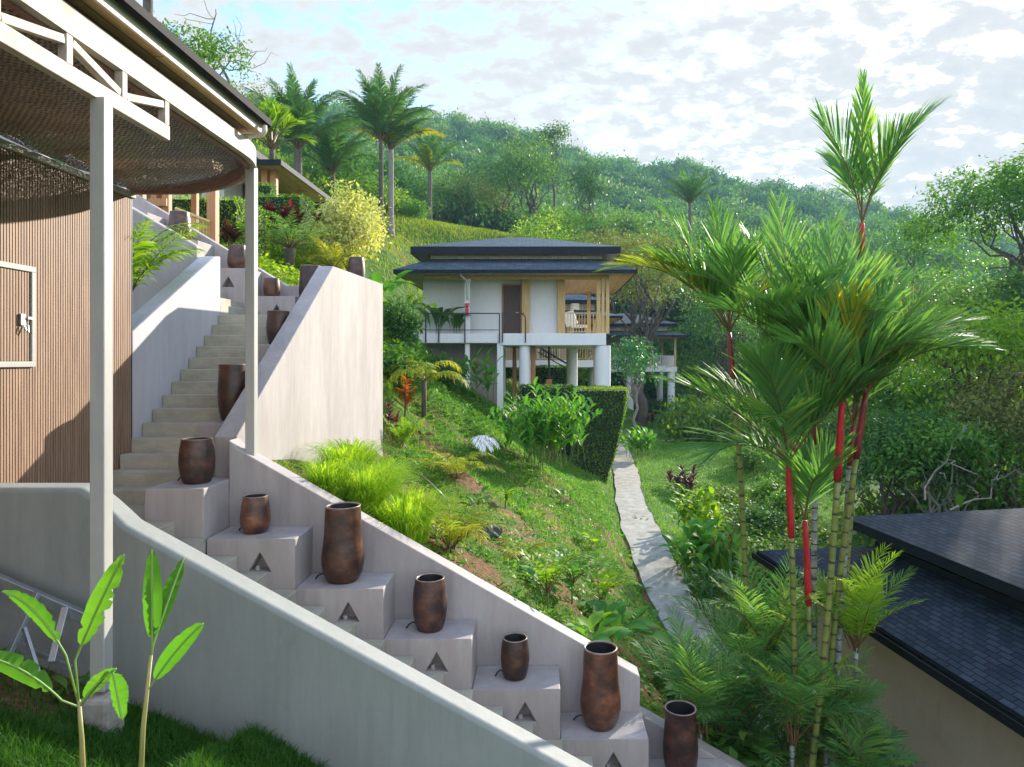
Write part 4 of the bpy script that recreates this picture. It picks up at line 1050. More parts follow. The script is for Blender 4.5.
# --- villa behind it, seen through the porch and under the floor
def back_villa(label, x0, x1, y0, y1, zf, zg, rail_mat, shing='shingle_far'):
    b = empty('hillside_villa', ((x0 + x1) / 2, y0, zg), label, 'villa')
    ze = zf + 2.75
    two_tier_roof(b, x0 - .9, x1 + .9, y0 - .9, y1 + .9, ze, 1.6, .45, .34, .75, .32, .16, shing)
    def B(name, mat, fn, bevel=0.0):
        m = MB(b.location); fn(m); return m.build(name, mat, b, bevel=bevel)
    B('floor_slab', M['villa_white'], lambda m: m.box(x0, x1, y0, y1, zf - .45, zf), .02)
    B('wall', M['plaster'], lambda m: m.box(x0 + .3, x1 - 2.4, y0 + 1.6, y1 - .3, zf + .005, ze - .12))
    w = B('window', M['white'], lambda m: [m.box(x1 - 2.39, x1 - 2.33, y0 + 2.2, y0 + 3.6, zf + .05, zf + 2.2), m.box(x1 - 4.4, x1 - 2.9, y0 + 1.55, y0 + 1.598, zf + .05, zf + 2.2)])
    g = B('pane', M['glass'], lambda m: [m.box(x1 - 4.3, x1 - 3.68, y0 + 1.53, y0 + 1.548, zf + .12, zf + 2.12), m.box(x1 - 3.62, x1 - 3.0, y0 + 1.53, y0 + 1.548, zf + .12, zf + 2.12)])
    g.parent = w; 
    for (x, y) in ((x0 + .2, y0 + .1), (x1 - .15, y0 + .1), (x1 - 2.3, y0 + .1), (x1 - .15, y1 - .2)):
        B('porch_post', M['timber'], lambda m: m.box(x - .09, x + .09, y - .09, y + .09, zf + .005, ze - .13), .01)
    balustrade(b, 'porch_railing', (x0 + .3, y0 + .1, 0), (x1 - .25, y0 + .1, 0), zf, zf + .95, rail_mat, .16, .05)
    balustrade(b, 'porch_railing', (x1 - .12, y0 + .2, 0), (x1 - .12, y1 - .3, 0), zf, zf + .95, rail_mat, .18, .05)
    for (x, y) in ((x0 + .4, y0 + .4), ((x0 + x1) / 2, y0 + .4), (x1 - .45, y0 + .4), (x1 - .45, y1 - .5)):
        m = MB(b.location); m.lathe([(0, zg - 1), (.33, zg - 1), (.33, zf - .452), (0, zf - .452)], (x, y, 0), 20); m.build('round_column', M['villa_white'], b, smooth='auto')
    return b
back_villa('villa half hidden behind the central one, its railing and columns showing under the floor', -6.0, 3.9, 43, 50, .05, -4.6, M['timber'])
back_villa('farthest villa right of the central one, with a dark roof and pale columns behind trees', 3.4, 11.6, 60, 67, -.5, -5.0, M['villa_white'])

# --- terrace villa up at the left
uv_ = empty('terrace_villa', (-12, 24, 4.3), 'terrace house above the stairs with a deep slate eave and orange timber posts', 'villa')
two_tier_roof(uv_, -15.5, -8.5, 22, 27.3, 6.5, 1.9, .5, .12, .35, .3, .18)
def U(name, mat, fn, bevel=0.0):
    m = MB(uv_.location); fn(m); return m.build(name, mat, uv_, bevel=bevel)
U('wall', M['villa_white'], lambda m: m.box(-15, -10.9, 23.2, 26.8, 3.8, 6.4))
U('inner_wall', M['door'], lambda m: m.box(-10.895, -9.9, 24.6, 26.6, 3.8, 6.4))
for (x, y) in ((-9.30, 22.7), (-9.02, 22.75), (-9.3, 26.4), (-9.1, 25.4), (-11.5, 22.6)):
    U('timber_post', M['timber_dark'], lambda m: m.box(x - .1, x + .1, y - .1, y + .1, 3.9, 6.40), .01)
U('deck', M['timber_dark'], lambda m: m.box(-15.2, -9.0, 22.4, 27, 3.6, 3.78))

# --- timber deck with a bamboo railing behind the top flight
dk = empty('timber_terrace', (-8.0, 14, 2.2), 'timber terrace with orange posts behind the topmost stair flight', 'terrace')
def D(name, mat, fn, bevel=0.0):
    m = MB(dk.location); fn(m); return m.build(name, mat, dk, bevel=bevel)
for (px, y, w) in ((141, 14.2, .15), (155, 14.0, .12), (160.5, 14.2, .20), (167, 14.0, .14), (195, 14.6, .12), (213, 14.0, .18)):
    x = vx(px, y); D('post', M['timber_dark'], lambda m: m.box(x - w / 2, x + w / 2, y - w / 2, y + w / 2, 1.2, 3.9), .01)
D('bracing', M['timber_dark'], lambda m: [m.box(vx(152, 14), vx(170, 14), 13.86, 13.9, 3.15, 3.3)])
D('roof_beam', M['timber_dark'], lambda m: m.box(-9.4, vx(216, 14), 13.85, 14.3, 3.903, 4.1))
D('deck_floor', M['timber_dark'], lambda m: m.box(-10.5, vx(211, 14), 13.2, 16.5, 1.3, 1.5))
def bam(m):
    a = Vector((vx(175, 13.7), 13.7, 0)); b = Vector((vx(210, 13.9), 13.9, 0))
    za, zb = vz(208.5, 13.7), vz(222, 13.9)
    m.tube([(a.x, a.y, za), (b.x, b.y, zb)], .035, 8); m.tube([(a.x, a.y, za - .72), (b.x, b.y, zb - .72)], .03, 8)
    for i in range(24):
        t = (i + .5) / 24; p = a.lerp(b, t); z = za + (zb - za) * t
        m.tube([(p.x, p.y, z - .72), (p.x, p.y, z)], .009, 5); 
    for i in range(5):
        m.tube([(a.x, a.y, za - .12 * (i + 1)), (b.x, b.y, zb - .12 * (i + 1))], .008, 5)
m = MB(); bam(m); 
rl = m.build('bamboo_railing', M['timber'], None); tag(rl, 'tan bamboo railing sloping beside the uppermost clay pot', 'railing')

# --- villa with the near dark roof, lower right
rv = empty('lower_villa', (8, 8, -6), 'tan walled villa at the lower right, seen from above its dark shingle roof', 'villa')
two_tier_roof(rv, 4.12, 14.6, 1.5, 12.6, -3.5, 1.42, .42, .26, .38, .27, .10, 'shingle', 'soffit', 'door', fh=.15)
def W(name, mat, fn, bevel=0.0):
    m = MB(rv.location); fn(m); return m.build(name, mat, rv, bevel=bevel)
W('wall', M['tan_wall'], lambda m: m.box(4.85, 13.9, 2.4, 11.8, -6.6, -3.63))
W('gutter', M['gutter'], lambda m: [m.prism_y([(4.117, -3.52), (4.117, -3.63), (4.06, -3.66), (4.01, -3.63), (4.0, -3.52), (4.02, -3.52), (4.03, -3.6), (4.1, -3.6), (4.1, -3.52)], 1.5, 12.6)])
W('flashing', M['fascia'], lambda m: m.box(5.50, 5.54, 2.95, 11.15, -3.08, -2.98))

# the lower villa stands turned a few degrees
_a = R(7.6); _pv = Vector((4.12, 12.6, 0)); _d = Vector((8, 8, -6)) - _pv; _d = Matrix.Rotation(_a, 3, 'Z') @ Vector((_d.x, _d.y, 0))
rv.location = (3.92 + _d.x, 12.6 + _d.y, -6); rv.rotation_euler = (0, 0, _a)
def RV(x, y):
    d = Matrix.Rotation(_a, 3, 'Z') @ Vector((x - 4.12, y - 12.6, 0)); return (3.92 + d.x, 12.6 + d.y)
# ------------------------------------------------------------------ vegetation builders (numpy)
def unit(v):
    v = np.asarray(v, float); return v / np.maximum(np.linalg.norm(v, axis=-1, keepdims=True), 1e-9)
def rz(a): c, s = math.cos(a), math.sin(a); return np.array([[c, -s, 0], [s, c, 0], [0, 0, 1.0]])

def frond(L=1.5, n=26, ll=.5, lw=.035, e0=60, e1=-20, az=0.0, pw=1.4, t0=.18, fwd=(65, 25), vlift=15, droop=.25, r=.012, tint=.5, twist=0.0, g=None, uneven=.12, petmi=1):
    """pinnate palm frond; rachis starts at the origin, leaflets are folded tapering blades"""
    g = g or rng
    vb = VB(); K = 14
    t = np.linspace(0, 1, K); el = np.radians(e0 - (e0 - e1) * t ** pw)
    step = L / (K - 1)
    x = np.concatenate([[0], np.cumsum(np.cos(el[:-1]) * step)]); z = np.concatenate([[0], np.cumsum(np.sin(el[:-1]) * step)])
    side = g.normal(0, .02) * L; y = side * t ** 2
    P = np.stack([x, y, z], 1)
    T = unit(np.gradient(P, axis=0)); N = unit(np.cross(T, np.cross([0, 0, 1.0], T) + [0, 1e-6, 0])); 
    S_ = unit(np.cross(np.tile([0, 0, 1.0], (K, 1)), T) + [0, 1e-6, 0]); U = np.cross(T, S_)
    # rachis: four sided taper
    rad = r * (1 - .8 * t)[:, None]
    ring = np.stack([P + S_ * rad, P + U * rad, P - S_ * rad, P - U * rad], 1).reshape(-1, 3)
    q = []
    for i in range(K - 1):
        for j in range(4): q.append((i * 4 + j, i * 4 + (j + 1) % 4, (i + 1) * 4 + (j + 1) % 4, (i + 1) * 4 + j))
    vb.add(ring, q, tint=tint, mi=petmi)
    tt = np.linspace(t0, .985, n)
    tt = np.repeat(tt, 2) + g.normal(0, .25 / n, 2 * n); tt = np.clip(tt, t0 * .9, 1)
    sg = np.tile([1.0, -1.0], n)
    f = tt * (K - 1); i0 = np.clip(f.astype(int), 0, K - 2); fr = (f - i0)[:, None]
    B = P[i0] * (1 - fr) + P[i0 + 1] * fr
    Tt = unit(T[i0] * (1 - fr) + T[i0 + 1] * fr); Ss = unit(S_[i0]); Uu = np.cross(Tt, Ss)
    u = (tt - t0) / (1 - t0)
    prof = np.clip(np.minimum(.55 + 1.6 * u, 1.0) * (1 - .62 * np.clip(u - .45, 0, 1) / .55 ), .15, 1)
    le = ll * prof * g.uniform(1 - uneven, 1 + uneven, 2 * n)
    ang = np.radians(fwd[0] + (fwd[1] - fwd[0]) * u + g.normal(0, 4, 2 * n))
    vl = np.radians(vlift + g.normal(0, 6, 2 * n))
    D = Tt * np.cos(ang)[:, None] + (Ss * sg[:, None] * np.cos(vl)[:, None] + Uu * np.sin(vl)[:, None]) * np.sin(ang)[:, None]
    D = unit(D)
    Wd = unit(np.cross(D, Uu))           # across the blade
    Wd = unit(Wd + Uu * g.normal(0, .25, 2 * n)[:, None])
    w = lw * g.uniform(.8, 1.15, 2 * n)[:, None] * np.clip(prof, .5, 1)[:, None]
    dn = np.array([0, 0, -1.0])
    lec = le[:, None]
    p1 = B + D * lec * .35 + dn * lec * droop * .10; p2 = B + D * lec * .72 + dn * lec * droop * .48; p3 = B + D * lec * .98 + dn * lec * droop
    b0, b1 = B - Wd * w * .25, B + Wd * w * .25
    m0, m1 = p1 - Wd * w * .5, p1 + Wd * w * .5
    n0, n1 = p2 - Wd * w * .42, p2 + Wd * w * .42
    Vv = np.stack([b0, b1, m0, m1, n0, n1, p3], 1).reshape(-1, 3)
    k = np.arange(2 * n)[:, None] * 7
    Q = np.concatenate([k + [[0, 1, 3, 2]], k + [[2, 3, 5, 4]]]); Tn = k + [[4, 5, 6]]
    tin = np.clip(tint + g.normal(0, .08), 0, 1)
    vb.add(Vv, Q, Tn, tint=tin)
    Mx = rz(az)
    vb.v = [v @ Mx.T.astype(np.float32) for v in vb.v]
    return vb

def blade(L, W, e0, e1, az, base=(0, 0, 0), n=8, fold=.25, pw=1.2, shape=.75, tint=.5, pet=0.0, roll=0.0, wav=.0, g=None, tip=1.0, mi=0):
    """broad leaf with midrib fold; pet = petiole share of the length"""
    g = g or rng
    t = np.linspace(0, 1, n + 1); el = np.radians(e0 - (e0 - e1) * t ** pw); step = L / n
    x = np.concatenate([[0], np.cumsum(np.cos(el[:-1]) * step)]); z = np.concatenate([[0], np.cumsum(np.sin(el[:-1]) * step)])
    u = np.clip((t - pet) / (1 - pet), 0, 1)
    wd = W / 2 * np.clip(np.sin(np.pi * u ** shape), 0, 1) ** .8
    wd = np.maximum(wd, .012 * W + .003)
    wd[-1] = .003
    nrmx, nrmz = -np.sin(el), np.cos(el)
    up = fold * wd
    wv = g.normal(0, wav, (2, n + 1)) * wd
    mid = np.stack([x, np.zeros_like(x), z], 1)
    cr, sr = math.cos(roll), math.sin(roll)
    def edge(s, k):
        h = up + wv[k]
        lat = s * wd * cr - h * sr * 0; 
        return np.stack([x + nrmx * (h * cr + s * wd * sr), s * wd * cr, z + nrmz * (h * cr + s * wd * sr)], 1)
    Lf, Rt = edge(1, 0), edge(-1, 1)
    V = np.stack([Lf, mid, Rt], 1).reshape(-1, 3) @ rz(az).T + np.asarray(base)
    i = np.arange(n)[:, None] * 3
    Q = np.concatenate([i + [[0, 1, 4, 3]], i + [[1, 2, 5, 4]]])
    return V, Q

def plant_blades(nl, L, W, e0=(40, 80), e1=(-30, 20), stems=None, spread=.1, fold=.25, pet=.2, tint=(.2, .8), n=6, g=None, shape=.75, vb=None, wav=.08, base=(0, 0, 0)):
    g = g or rng; vb = vb or VB()
    for k in range(nl):
        az = k * 2.399 + g.normal(0, .35); l_ = L * g.uniform(.65, 1.1)
        b = np.array(base) + np.array([g.normal(0, spread), g.normal(0, spread), 0])
        V, Q = blade(l_, W * g.uniform(.75, 1.15) * l_ / L, g.uniform(*e0), g.uniform(*e1), az, b, n, fold, tint=0, pet=pet, shape=shape, wav=wav, g=g)
        vb.add(V, Q, tint=g.uniform(*tint))
    return vb

def stalk_plant(ns, h, ll, lw, nl, lean=25, g=None, tint=(.1, .9), vb=None, base=(0, 0, 0), fold=.3, start=.25, e=(55, -5), spread=.12, stem_r=.012):
    """ginger / heliconia: arching canes with alternate lance leaves up the cane"""
    g = g or rng; vb = vb or VB()
    for s in range(ns):
        az = s * 2.399 + g.normal(0, .5); ln = math.radians(abs(g.normal(lean, lean * .4))); hh = h * g.uniform(.7, 1.1)
        t = np.linspace(0, 1, 8); a = ln * t
        r_ = np.cumsum(np.sin(a)) * hh / 8; z_ = np.cumsum(np.cos(a)) * hh / 8
        b = np.array(base) + np.array([g.normal(0, spread), g.normal(0, spread), 0])
        P = np.stack([r_ * math.cos(az), r_ * math.sin(az), z_], 1) + b
        w = stem_r * (1 - .5 * t)[:, None]
        ring = np.stack([P + [1, 0, 0] * w, P + np.array([0, 1, 0]) * w, P - [1, 0, 0] * w, P - np.array([0, 1, 0]) * w], 1).reshape(-1, 3)
        q = [(i * 4 + j, i * 4 + (j + 1) % 4, (i + 1) * 4 + (j + 1) % 4, (i + 1) * 4 + j) for i in range(7) for j in range(4)]
        vb.add(ring, q, tint=.3, mi=1)
        for k in range(nl):
            u = start + (1 - start) * (k + .5) / nl; f = u * 7; i0 = min(int(f), 6); p = P[i0] + (P[i0 + 1] - P[i0]) * (f - i0)
            la = az + (math.pi / 2 if k % 2 else -math.pi / 2) + g.normal(0, .35) + (0 if u < .8 else g.normal(0, .6))
            l_ = ll * g.uniform(.75, 1.1) * (1 - .25 * u)
            V, Q = blade(l_, lw * g.uniform(.8, 1.1), e[0] + g.normal(0, 10), e[1] + g.normal(0, 14), la, p, 5, fold, pet=.06, shape=.7, g=g, wav=.06)
            vb.add(V, Q, tint=g.uniform(*tint))
    return vb

def leaf_quads(P, D, Nn, size, g, aspect=.5, tint=.5, vb=None, fold=.2):
    """diamond leaves: position, axis, normal"""
    vb = vb or VB(); m = len(P); D = unit(D); S_ = unit(np.cross(D, Nn) + 1e-6); Nn = np.cross(S_, D)
    s = size * g.uniform(.6, 1.25, m)[:, None]
    w = s * aspect * .5
    a = P; c = P + D * s - Nn * s * .12
    b = P + D * s * .48 + S_ * w + Nn * w * fold; d = P + D * s * .48 - S_ * w + Nn * w * fold
    V = np.stack([a, b, c, d], 1).reshape(-1, 3)
    k = np.arange(m)[:, None] * 4
    vb.add(V, k + [[0, 1, 2, 3]], tint=tint); return vb

def crown_leaves(lobes, n_tw, k_leaf, size, g, aspect=.5, spread=.25, shell=(.55, 1.02), droop=.35, vb=None, gap=.0, tint=None, hemi=-.45):
    """lobes: list of (centre, (rx, ry, rz)); leaves gathered on twigs through the shell of every lobe"""
    vb = vb or VB()
    vol = np.array([l_[1][0] * l_[1][1] * l_[1][2] for l_ in lobes]) ** .67; pr = vol / vol.sum()
    idx = g.choice(len(lobes), n_tw, p=pr)
    C = np.array([l_[0] for l_ in lobes], float)[idx]; Rd = np.array([l_[1] for l_ in lobes], float)[idx]
    d = unit(g.normal(0, 1, (n_tw, 3))); d[:, 2] = np.where(d[:, 2] < hemi, -d[:, 2] * .6, d[:, 2]); d = unit(d)
    rr = g.uniform(*shell, n_tw)[:, None] ** .6
    Tw = C + d * Rd * rr
    if gap > 0:
        ns = np.sin(Tw[:, 0] * 2.3 / gap + 1.3 * np.sin(Tw[:, 1] * 1.7 / gap)) + np.sin(Tw[:, 1] * 2.1 / gap + Tw[:, 2] * 2.9 / gap)
        keep = ns > -.75; Tw = Tw[keep]; d = d[keep]; idx = idx[keep]
    ltint = g.uniform(.2, .8, len(lobes))
    tw_t = np.clip(ltint[idx] + g.normal(0, .12, len(Tw)), 0, 1) if tint is None else np.full(len(Tw), tint)
    P = np.repeat(Tw, k_leaf, 0) + g.normal(0, spread, (len(Tw) * k_leaf, 3))
    D = unit(np.repeat(d, k_leaf, 0) * .7 + g.normal(0, .75, P.shape)); D[:, 2] -= droop; D = unit(D)
    Nn = unit(np.repeat(d, k_leaf, 0) * .4 + [0, 0, .9] + g.normal(0, .35, P.shape))
    return leaf_quads(P, D, Nn, size, g, aspect, np.repeat(tw_t, k_leaf), vb)

def limb(m, a, b, r0, r1, g, seg=6, wob=.08, k=6):
    a = np.array(a, float); b = np.array(b, float); L = np.linalg.norm(b - a)
    pts = []; rad = []
    for i in range(k + 1):
        t = i / k; p = a + (b - a) * t + (g.normal(0, wob * L, 3) * math.sin(math.pi * t) if 0 < i < k else 0)
        p[2] += .08 * L * math.sin(math.pi * t) * 0
        pts.append(tuple(p)); rad.append(r0 + (r1 - r0) * t)
    m.tube(pts, rad, seg, cap=False); return pts

def make_tree(loc, label, cat='tree', name='broadleaf_tree', H_=8.0, cr=3.0, nl=9, tw=700, kl=5, leaf=.28, mat='leaf', bark='bark', seed=1, flat=.65, trunk_r=None, base_frac=.35, gap=.0, spread=None, group=None, droop=.35, aspect=.5, lobe_r=.45, twigs=0):
    g = np.random.default_rng(seed)
    root = empty(name, loc, label, cat, group)
    tr = trunk_r or .025 * H_
    lobes = []; m = MB(); top = H_ * (base_frac + .12)
    limb(m, (0, 0, -.6), (g.normal(0, .03) * H_, g.normal(0, .03) * H_, top), tr * 1.25, tr * .75, g, 9, .02, 6)
    cz = H_ * (base_frac + (1 - base_frac) * .5); hz = H_ * (1 - base_frac) * .5
    for k in range(nl):
        a = k * 2.399 + g.normal(0, .3); rr = cr * math.sqrt((k + .5) / nl) * .75; zz = cz + hz * (.75 * (1 - (rr / cr) ** 2) - .3) + g.normal(0, .18) * hz
        c = (rr * math.cos(a), rr * math.sin(a), zz); q = cr * lobe_r * g.uniform(.75, 1.2)
        lobes.append((c, (q, q, q * flat)))
        mid = (c[0] * .3, c[1] * .3, top + (c[2] - top) * .35)
        limb(m, (0, 0, top * g.uniform(.7, .98)), (c[0] * .8, c[1] * .8, c[2] - q * .2), tr * .42, tr * .08, g, 6, .07, 6)
    m.build('trunk', M[bark], root, smooth=True)
    crown_leaves(lobes, tw, kl, leaf, g, aspect, spread or leaf * 1.1, gap=gap, droop=droop).build('crown', M[mat], root)
    return root

def make_shrub(loc, label, cat='shrub', name='leafy_shrub', r=.6, h=.8, nl=6, tw=200, kl=4, leaf=.12, mat='leaf', seed=1, group=None, aspect=.5, gap=0, droop=.2, stems=4):
    g = np.random.default_rng(seed); root = empty(name, loc, label, cat, group)
    lobes = []; m = MB()
    for k in range(nl):
        a = k * 2.399 + g.normal(0, .4); rr = r * math.sqrt((k + .3) / nl) * .7
        q = r * g.uniform(.38, .6); c = (rr * math.cos(a), rr * math.sin(a), h * g.uniform(.24, .78) * (1 - .3 * rr / r)); lobes.append((c, (q, q, q * .8 * min(1.5, h / r))))
        if k < stems: limb(m, (g.normal(0, .06) * r, g.normal(0, .06) * r, -.15), c, .035 * r + .006, .008, g, 5, .06, 5)
    crown_leaves(lobes, tw, kl, leaf, g, aspect, leaf * .9, shell=(.3, 1.05), gap=gap, droop=droop, hemi=-.8).build('foliage', M[mat], root)
    m.build('stem', M['bark'], root, smooth=True)
    return root

def make_hedge(name, label, x0, x1, y0, y1, z0, z1, mat='leaf', seed=1, dens=420, leaf=.07, taper=None, cat='hedge'):
    """clipped hedge: a dark woody core with leaves on every face"""
    g = np.random.default_rng(seed); c = ((x0 + x1) / 2, (y0 + y1) / 2, z0)
    root = empty(name, c, label, cat)
    def warp(P):
        if taper is None: return P
        t = np.clip((z1 - P[:, 2]) / (z1 - z0), 0, 1); P = P.copy(); P[:, 0] -= taper * t ** 1.5 * np.clip((P[:, 0] - x0) / (x1 - x0), 0, 1); return P
    m = MB(c); i = .08
    nn = 8; vs = []
    for k in range(nn + 1):
        z = z0 - .2 + (z1 - i - z0 + .2) * k / nn; q = warp(np.array([[x0 + i, y0 + i, z], [x1 - i, y0 + i, z], [x1 - i, y1 - i, z], [x0 + i, y1 - i, z]])); vs += [tuple(p) for p in q]
    fs = [(4 * k + j, 4 * k + (j + 1) % 4, 4 * k + 4 + (j + 1) % 4, 4 * k + 4 + j) for k in range(nn) for j in range(4)] + [(4 * nn, 4 * nn + 1, 4 * nn + 2, 4 * nn + 3)]
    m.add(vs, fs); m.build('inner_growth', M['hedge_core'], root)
    vb = VB(); dx, dy, dz = x1 - x0, y1 - y0, z1 - z0
    for (A, org, e1, e2, nrm) in ((dx * dz, (x0, y0, z0), (dx, 0, 0), (0, 0, dz), (0, -1, 0)), (dx * dz, (x0, y1, z0), (dx, 0, 0), (0, 0, dz), (0, 1, 0)), (dy * dz, (x0, y0, z0), (0, dy, 0), (0, 0, dz), (-1, 0, 0)), (dy * dz, (x1, y0, z0), (0, dy, 0), (0, 0, dz), (1, 0, 0)), (dx * dy, (x0, y0, z1), (dx, 0, 0), (0, dy, 0), (0, 0, 1))):
        k = int(A * dens); u, v = g.random(k)[:, None], g.random(k)[:, None]
        P = np.array(org) + np.array(e1) * u + np.array(e2) * v; nr = np.array(nrm, float)
        bump = _fbm(P[:, 0] + P[:, 1] * .7, P[:, 2] + P[:, 1] * .3, 3.5, seed) * .03
        P = warp(P + nr * (bump[:, None] - g.random(k)[:, None] * .07))
        D = nr * .6 + g.normal(0, .6, P.shape) + [0, 0, .15]; Nn = nr + g.normal(0, .5, P.shape)
        tv = np.clip(.5 + _fbm(P[:, 0] + P[:, 1], P[:, 2] * 1.3, 1.7, seed + 1) * .3 + g.normal(0, .1, k), 0, 1)
        leaf_quads(P - np.array(c), D, Nn, leaf, g, .55, tv, vb)
    vb.build('foliage', M[mat], root)
    return root
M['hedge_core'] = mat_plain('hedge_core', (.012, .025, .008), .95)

def blades_field(P, h, w, g, lean=.5, tint=.5, name='grass', mat='grass', label='', loc=None, k=1):
    """upright curved grass blades at points P: two quads and a tip each"""
    m = len(P); a = g.uniform(0, 2 * math.pi, m); d = np.stack([np.cos(a), np.sin(a), np.zeros(m)], 1); s = np.stack([-np.sin(a), np.cos(a), np.zeros(m)], 1)
    hh = (h * g.uniform(.45, 1.2, m))[:, None]; ww = (w * g.uniform(.7, 1.2, m))[:, None]; ln = (np.abs(g.normal(lean, lean * .5, m)))[:, None]
    up = np.array([0, 0, 1.0])
    p1 = P + up * hh * .5 + d * hh * ln * .25; p2 = P + up * hh * (.95 - .25 * np.minimum(ln, 1.5)) + d * hh * ln
    V = np.stack([P - s * ww, P + s * ww, p1 - s * ww * .8, p1 + s * ww * .8, p2], 1).reshape(-1, 3); i = np.arange(m)[:, None] * 5
    vb = VB(); vb.add(V, i + [[0, 1, 3, 2]], i + [[2, 3, 4]], tint=0.5)
    tn = np.broadcast_to(tint, (m,)).astype(np.float32)
    vb.qt = [tn]; vb.tt = [tn]
    return vb

def make_palm(loc, top, label, name='palm_tree', fronds=(), trunk_r=.08, trunk_mat='bark', mat='palm', shaft=None, shaft_mat='lipstick', cat='palm', group=None, seed=1, bend=.0, petmat='petiole', frond_kw=None, shaft_r=None, skirt=None):
    """loc = foot of the trunk, top = growing point (world); fronds: list of dict(az, e0, e1, L...)"""
    g = np.random.default_rng(seed); root = empty(name, loc, label, cat, group)
    a = np.array(loc, float); b = np.array(top, float); dv = b - a
    K = 14; m = MB(); pts = []; rad = []
    sh = shaft or 0.0; Lt = np.linalg.norm(dv)
    bd = np.array([g.normal(0, 1), g.normal(0, 1), 0]) * bend
    def at_(t): return dv * t + bd * math.sin(math.pi * t) + np.array([0, 0, 0])
    tcut = 1 - sh / Lt
    for i in range(K + 1):
        t = tcut * i / K; p = at_(t); 
        if i == 0: p = p - np.array([0, 0, .3])
        pts.append(tuple(p)); rad.append(trunk_r * (1.25 - .35 * min(1, t * 4)) * (1 - .12 * t))
    m.tube(pts, rad, 12, cap=True); m.build('trunk', M[trunk_mat], root, smooth=True)
    if sh:
        m = MB(); sr = shaft_r or trunk_r
        prof = [(0, 1.0), (.2, 1.0), (.5, .95), (.8, .85), (1.0, .7)]
        m.tube([tuple(at_(tcut + (1 - tcut) * u - .002)) for u, _ in prof], [sr * k for _, k in prof], 12); m.build('crownshaft', M[shaft_mat], root, smooth=True)
    for fd in fronds:
        kw = dict(frond_kw or {}); kw.update(fd); mt = kw.pop('mat', mat); dz = kw.pop('dz', 0.0)
        kw['az'] = math.radians(kw['az'])
        vb = frond(g=g, **kw)
        vb.v = [v + np.asarray(at_(1.0) + np.array([0, 0, dz]), dtype=np.float32) for v in vb.v]
        vb.build('frond', [M[mt], M[petmat]], root)
    if skirt:
        n_, L_, mt = skirt
        vb = VB()
        for k in range(n_):
            f_ = frond(L=L_ * g.uniform(.8, 1.1), n=16, ll=L_ * .2, lw=.03, e0=-50 + g.normal(0, 12), e1=-88, az=k * 2.399, droop=.6, g=g, r=.02, tint=.5)
            vb.merge(f_, shift=at_(1.0) - np.array([0, 0, .2]))
        vb.build('dead_skirt', [M[mt], M[petmat]], root)
    return root
# ------------------------------------------------------------------ planting on the slope
def scale_at(p): return p.y / F
def put(px, py, **k):
    p = hit(px, py); return p
def vplant(name, p, label, cat, parts, group=None):
    """parts: list of (part name, VB in local space, materials)"""
    root = empty(name, tuple(p), label, cat, group)
    for nm, vb, mats in parts:
        vb.build(nm, mats, root)
    return root
def G_(s): return np.random.default_rng(s)

# fountain grass mounds beside the stairs
def grass_mound(p, h, r, n, seed, label, mat='grass_gold', plumes=0):
    g = G_(seed); vb = VB()
    a = g.uniform(0, 2 * math.pi, n); rr = r * np.sqrt(g.random(n)) * .42
    B = np.stack([rr * np.cos(a), rr * np.sin(a), np.full(n, -.05)], 1)
    out = np.stack([np.cos(a), np.sin(a), np.zeros(n)], 1); s = np.stack([-np.sin(a), np.cos(a), np.zeros(n)], 1)
    hh = (h * g.uniform(.6, 1.15, n))[:, None]; sp = (r * g.uniform(.15, 1.0, n))[:, None]; w = (.0062 * g.uniform(.7, 1.3, n))[:, None]
    pts = []
    for t, z, o_ in ((0, 0, 0), (.35, .5, .12), (.65, .85, .42), (.85, .92, .75), (1, .84, 1.05)):
        pts.append(B + np.array([0, 0, 1.0]) * hh * z + out * sp * o_)
    rows = []
    for k, q in enumerate(pts[:-1]): rows += [q - s * w * (1, 1, .8, .55)[k], q + s * w * (1, 1, .8, .55)[k]]
    rows.append(pts[-1]); V = np.stack(rows, 1).reshape(-1, 3); i = np.arange(n)[:, None] * 9
    vb.add(V, np.concatenate([i + [[0, 1, 3, 2]], i + [[2, 3, 5, 4]], i + [[4, 5, 7, 6]]]), i + [[6, 7, 8]], tint=.5)
    vb.qt = [np.tile(g.random(n).astype(np.float32), 3)]; vb.tt = [g.random(n).astype(np.float32)]
    parts = [('blades', vb, [M[mat]])]
    if plumes:
        pv_ = VB()
        for k in range(plumes):
            az = g.uniform(-1.2, 1.6); e = g.uniform(35, 70); L = h * g.uniform(1.0, 1.25)
            f_ = frond(L=L, n=26, ll=.035, lw=.006, e0=e + 20, e1=e - 60, az=az, t0=.72, fwd=(40, 20), g=g, r=.004, tint=.5, petmi=0)
            pv_.merge(f_)
        parts.append(('plume', pv_, [M['plume']]))
    return vplant('fountain_grass', p, label, 'grass', parts, 'fountain grass mounds beside the stair wall')
def slope_pt(x, y): return Vector((x, y, h1(x, y)))
grass_mound(slope_pt(-2.62, 8.25), .55, .42, 800, 1, 'bright lime fountain grass mound at the foot of the tall stair wall')
grass_mound(slope_pt(-2.3, 8.6), .62, .62, 1300, 2, 'fountain grass mound directly behind the tall bulging pot')
grass_mound(slope_pt(-2.8, 9.7), .66, .62, 1100, 3, 'fountain grass mound against the sunny face of the tall stair wall')
grass_mound(slope_pt(-2.35, 9.6), .62, .60, 950, 4, 'fountain grass mound in front of the red cordyline stalk')
grass_mound(slope_pt(-1.75, 8.55), .62, .7, 900, 5, 'yellowing fountain grass with straw plumes leaning over the parapet', 'grass_gold', plumes=14)

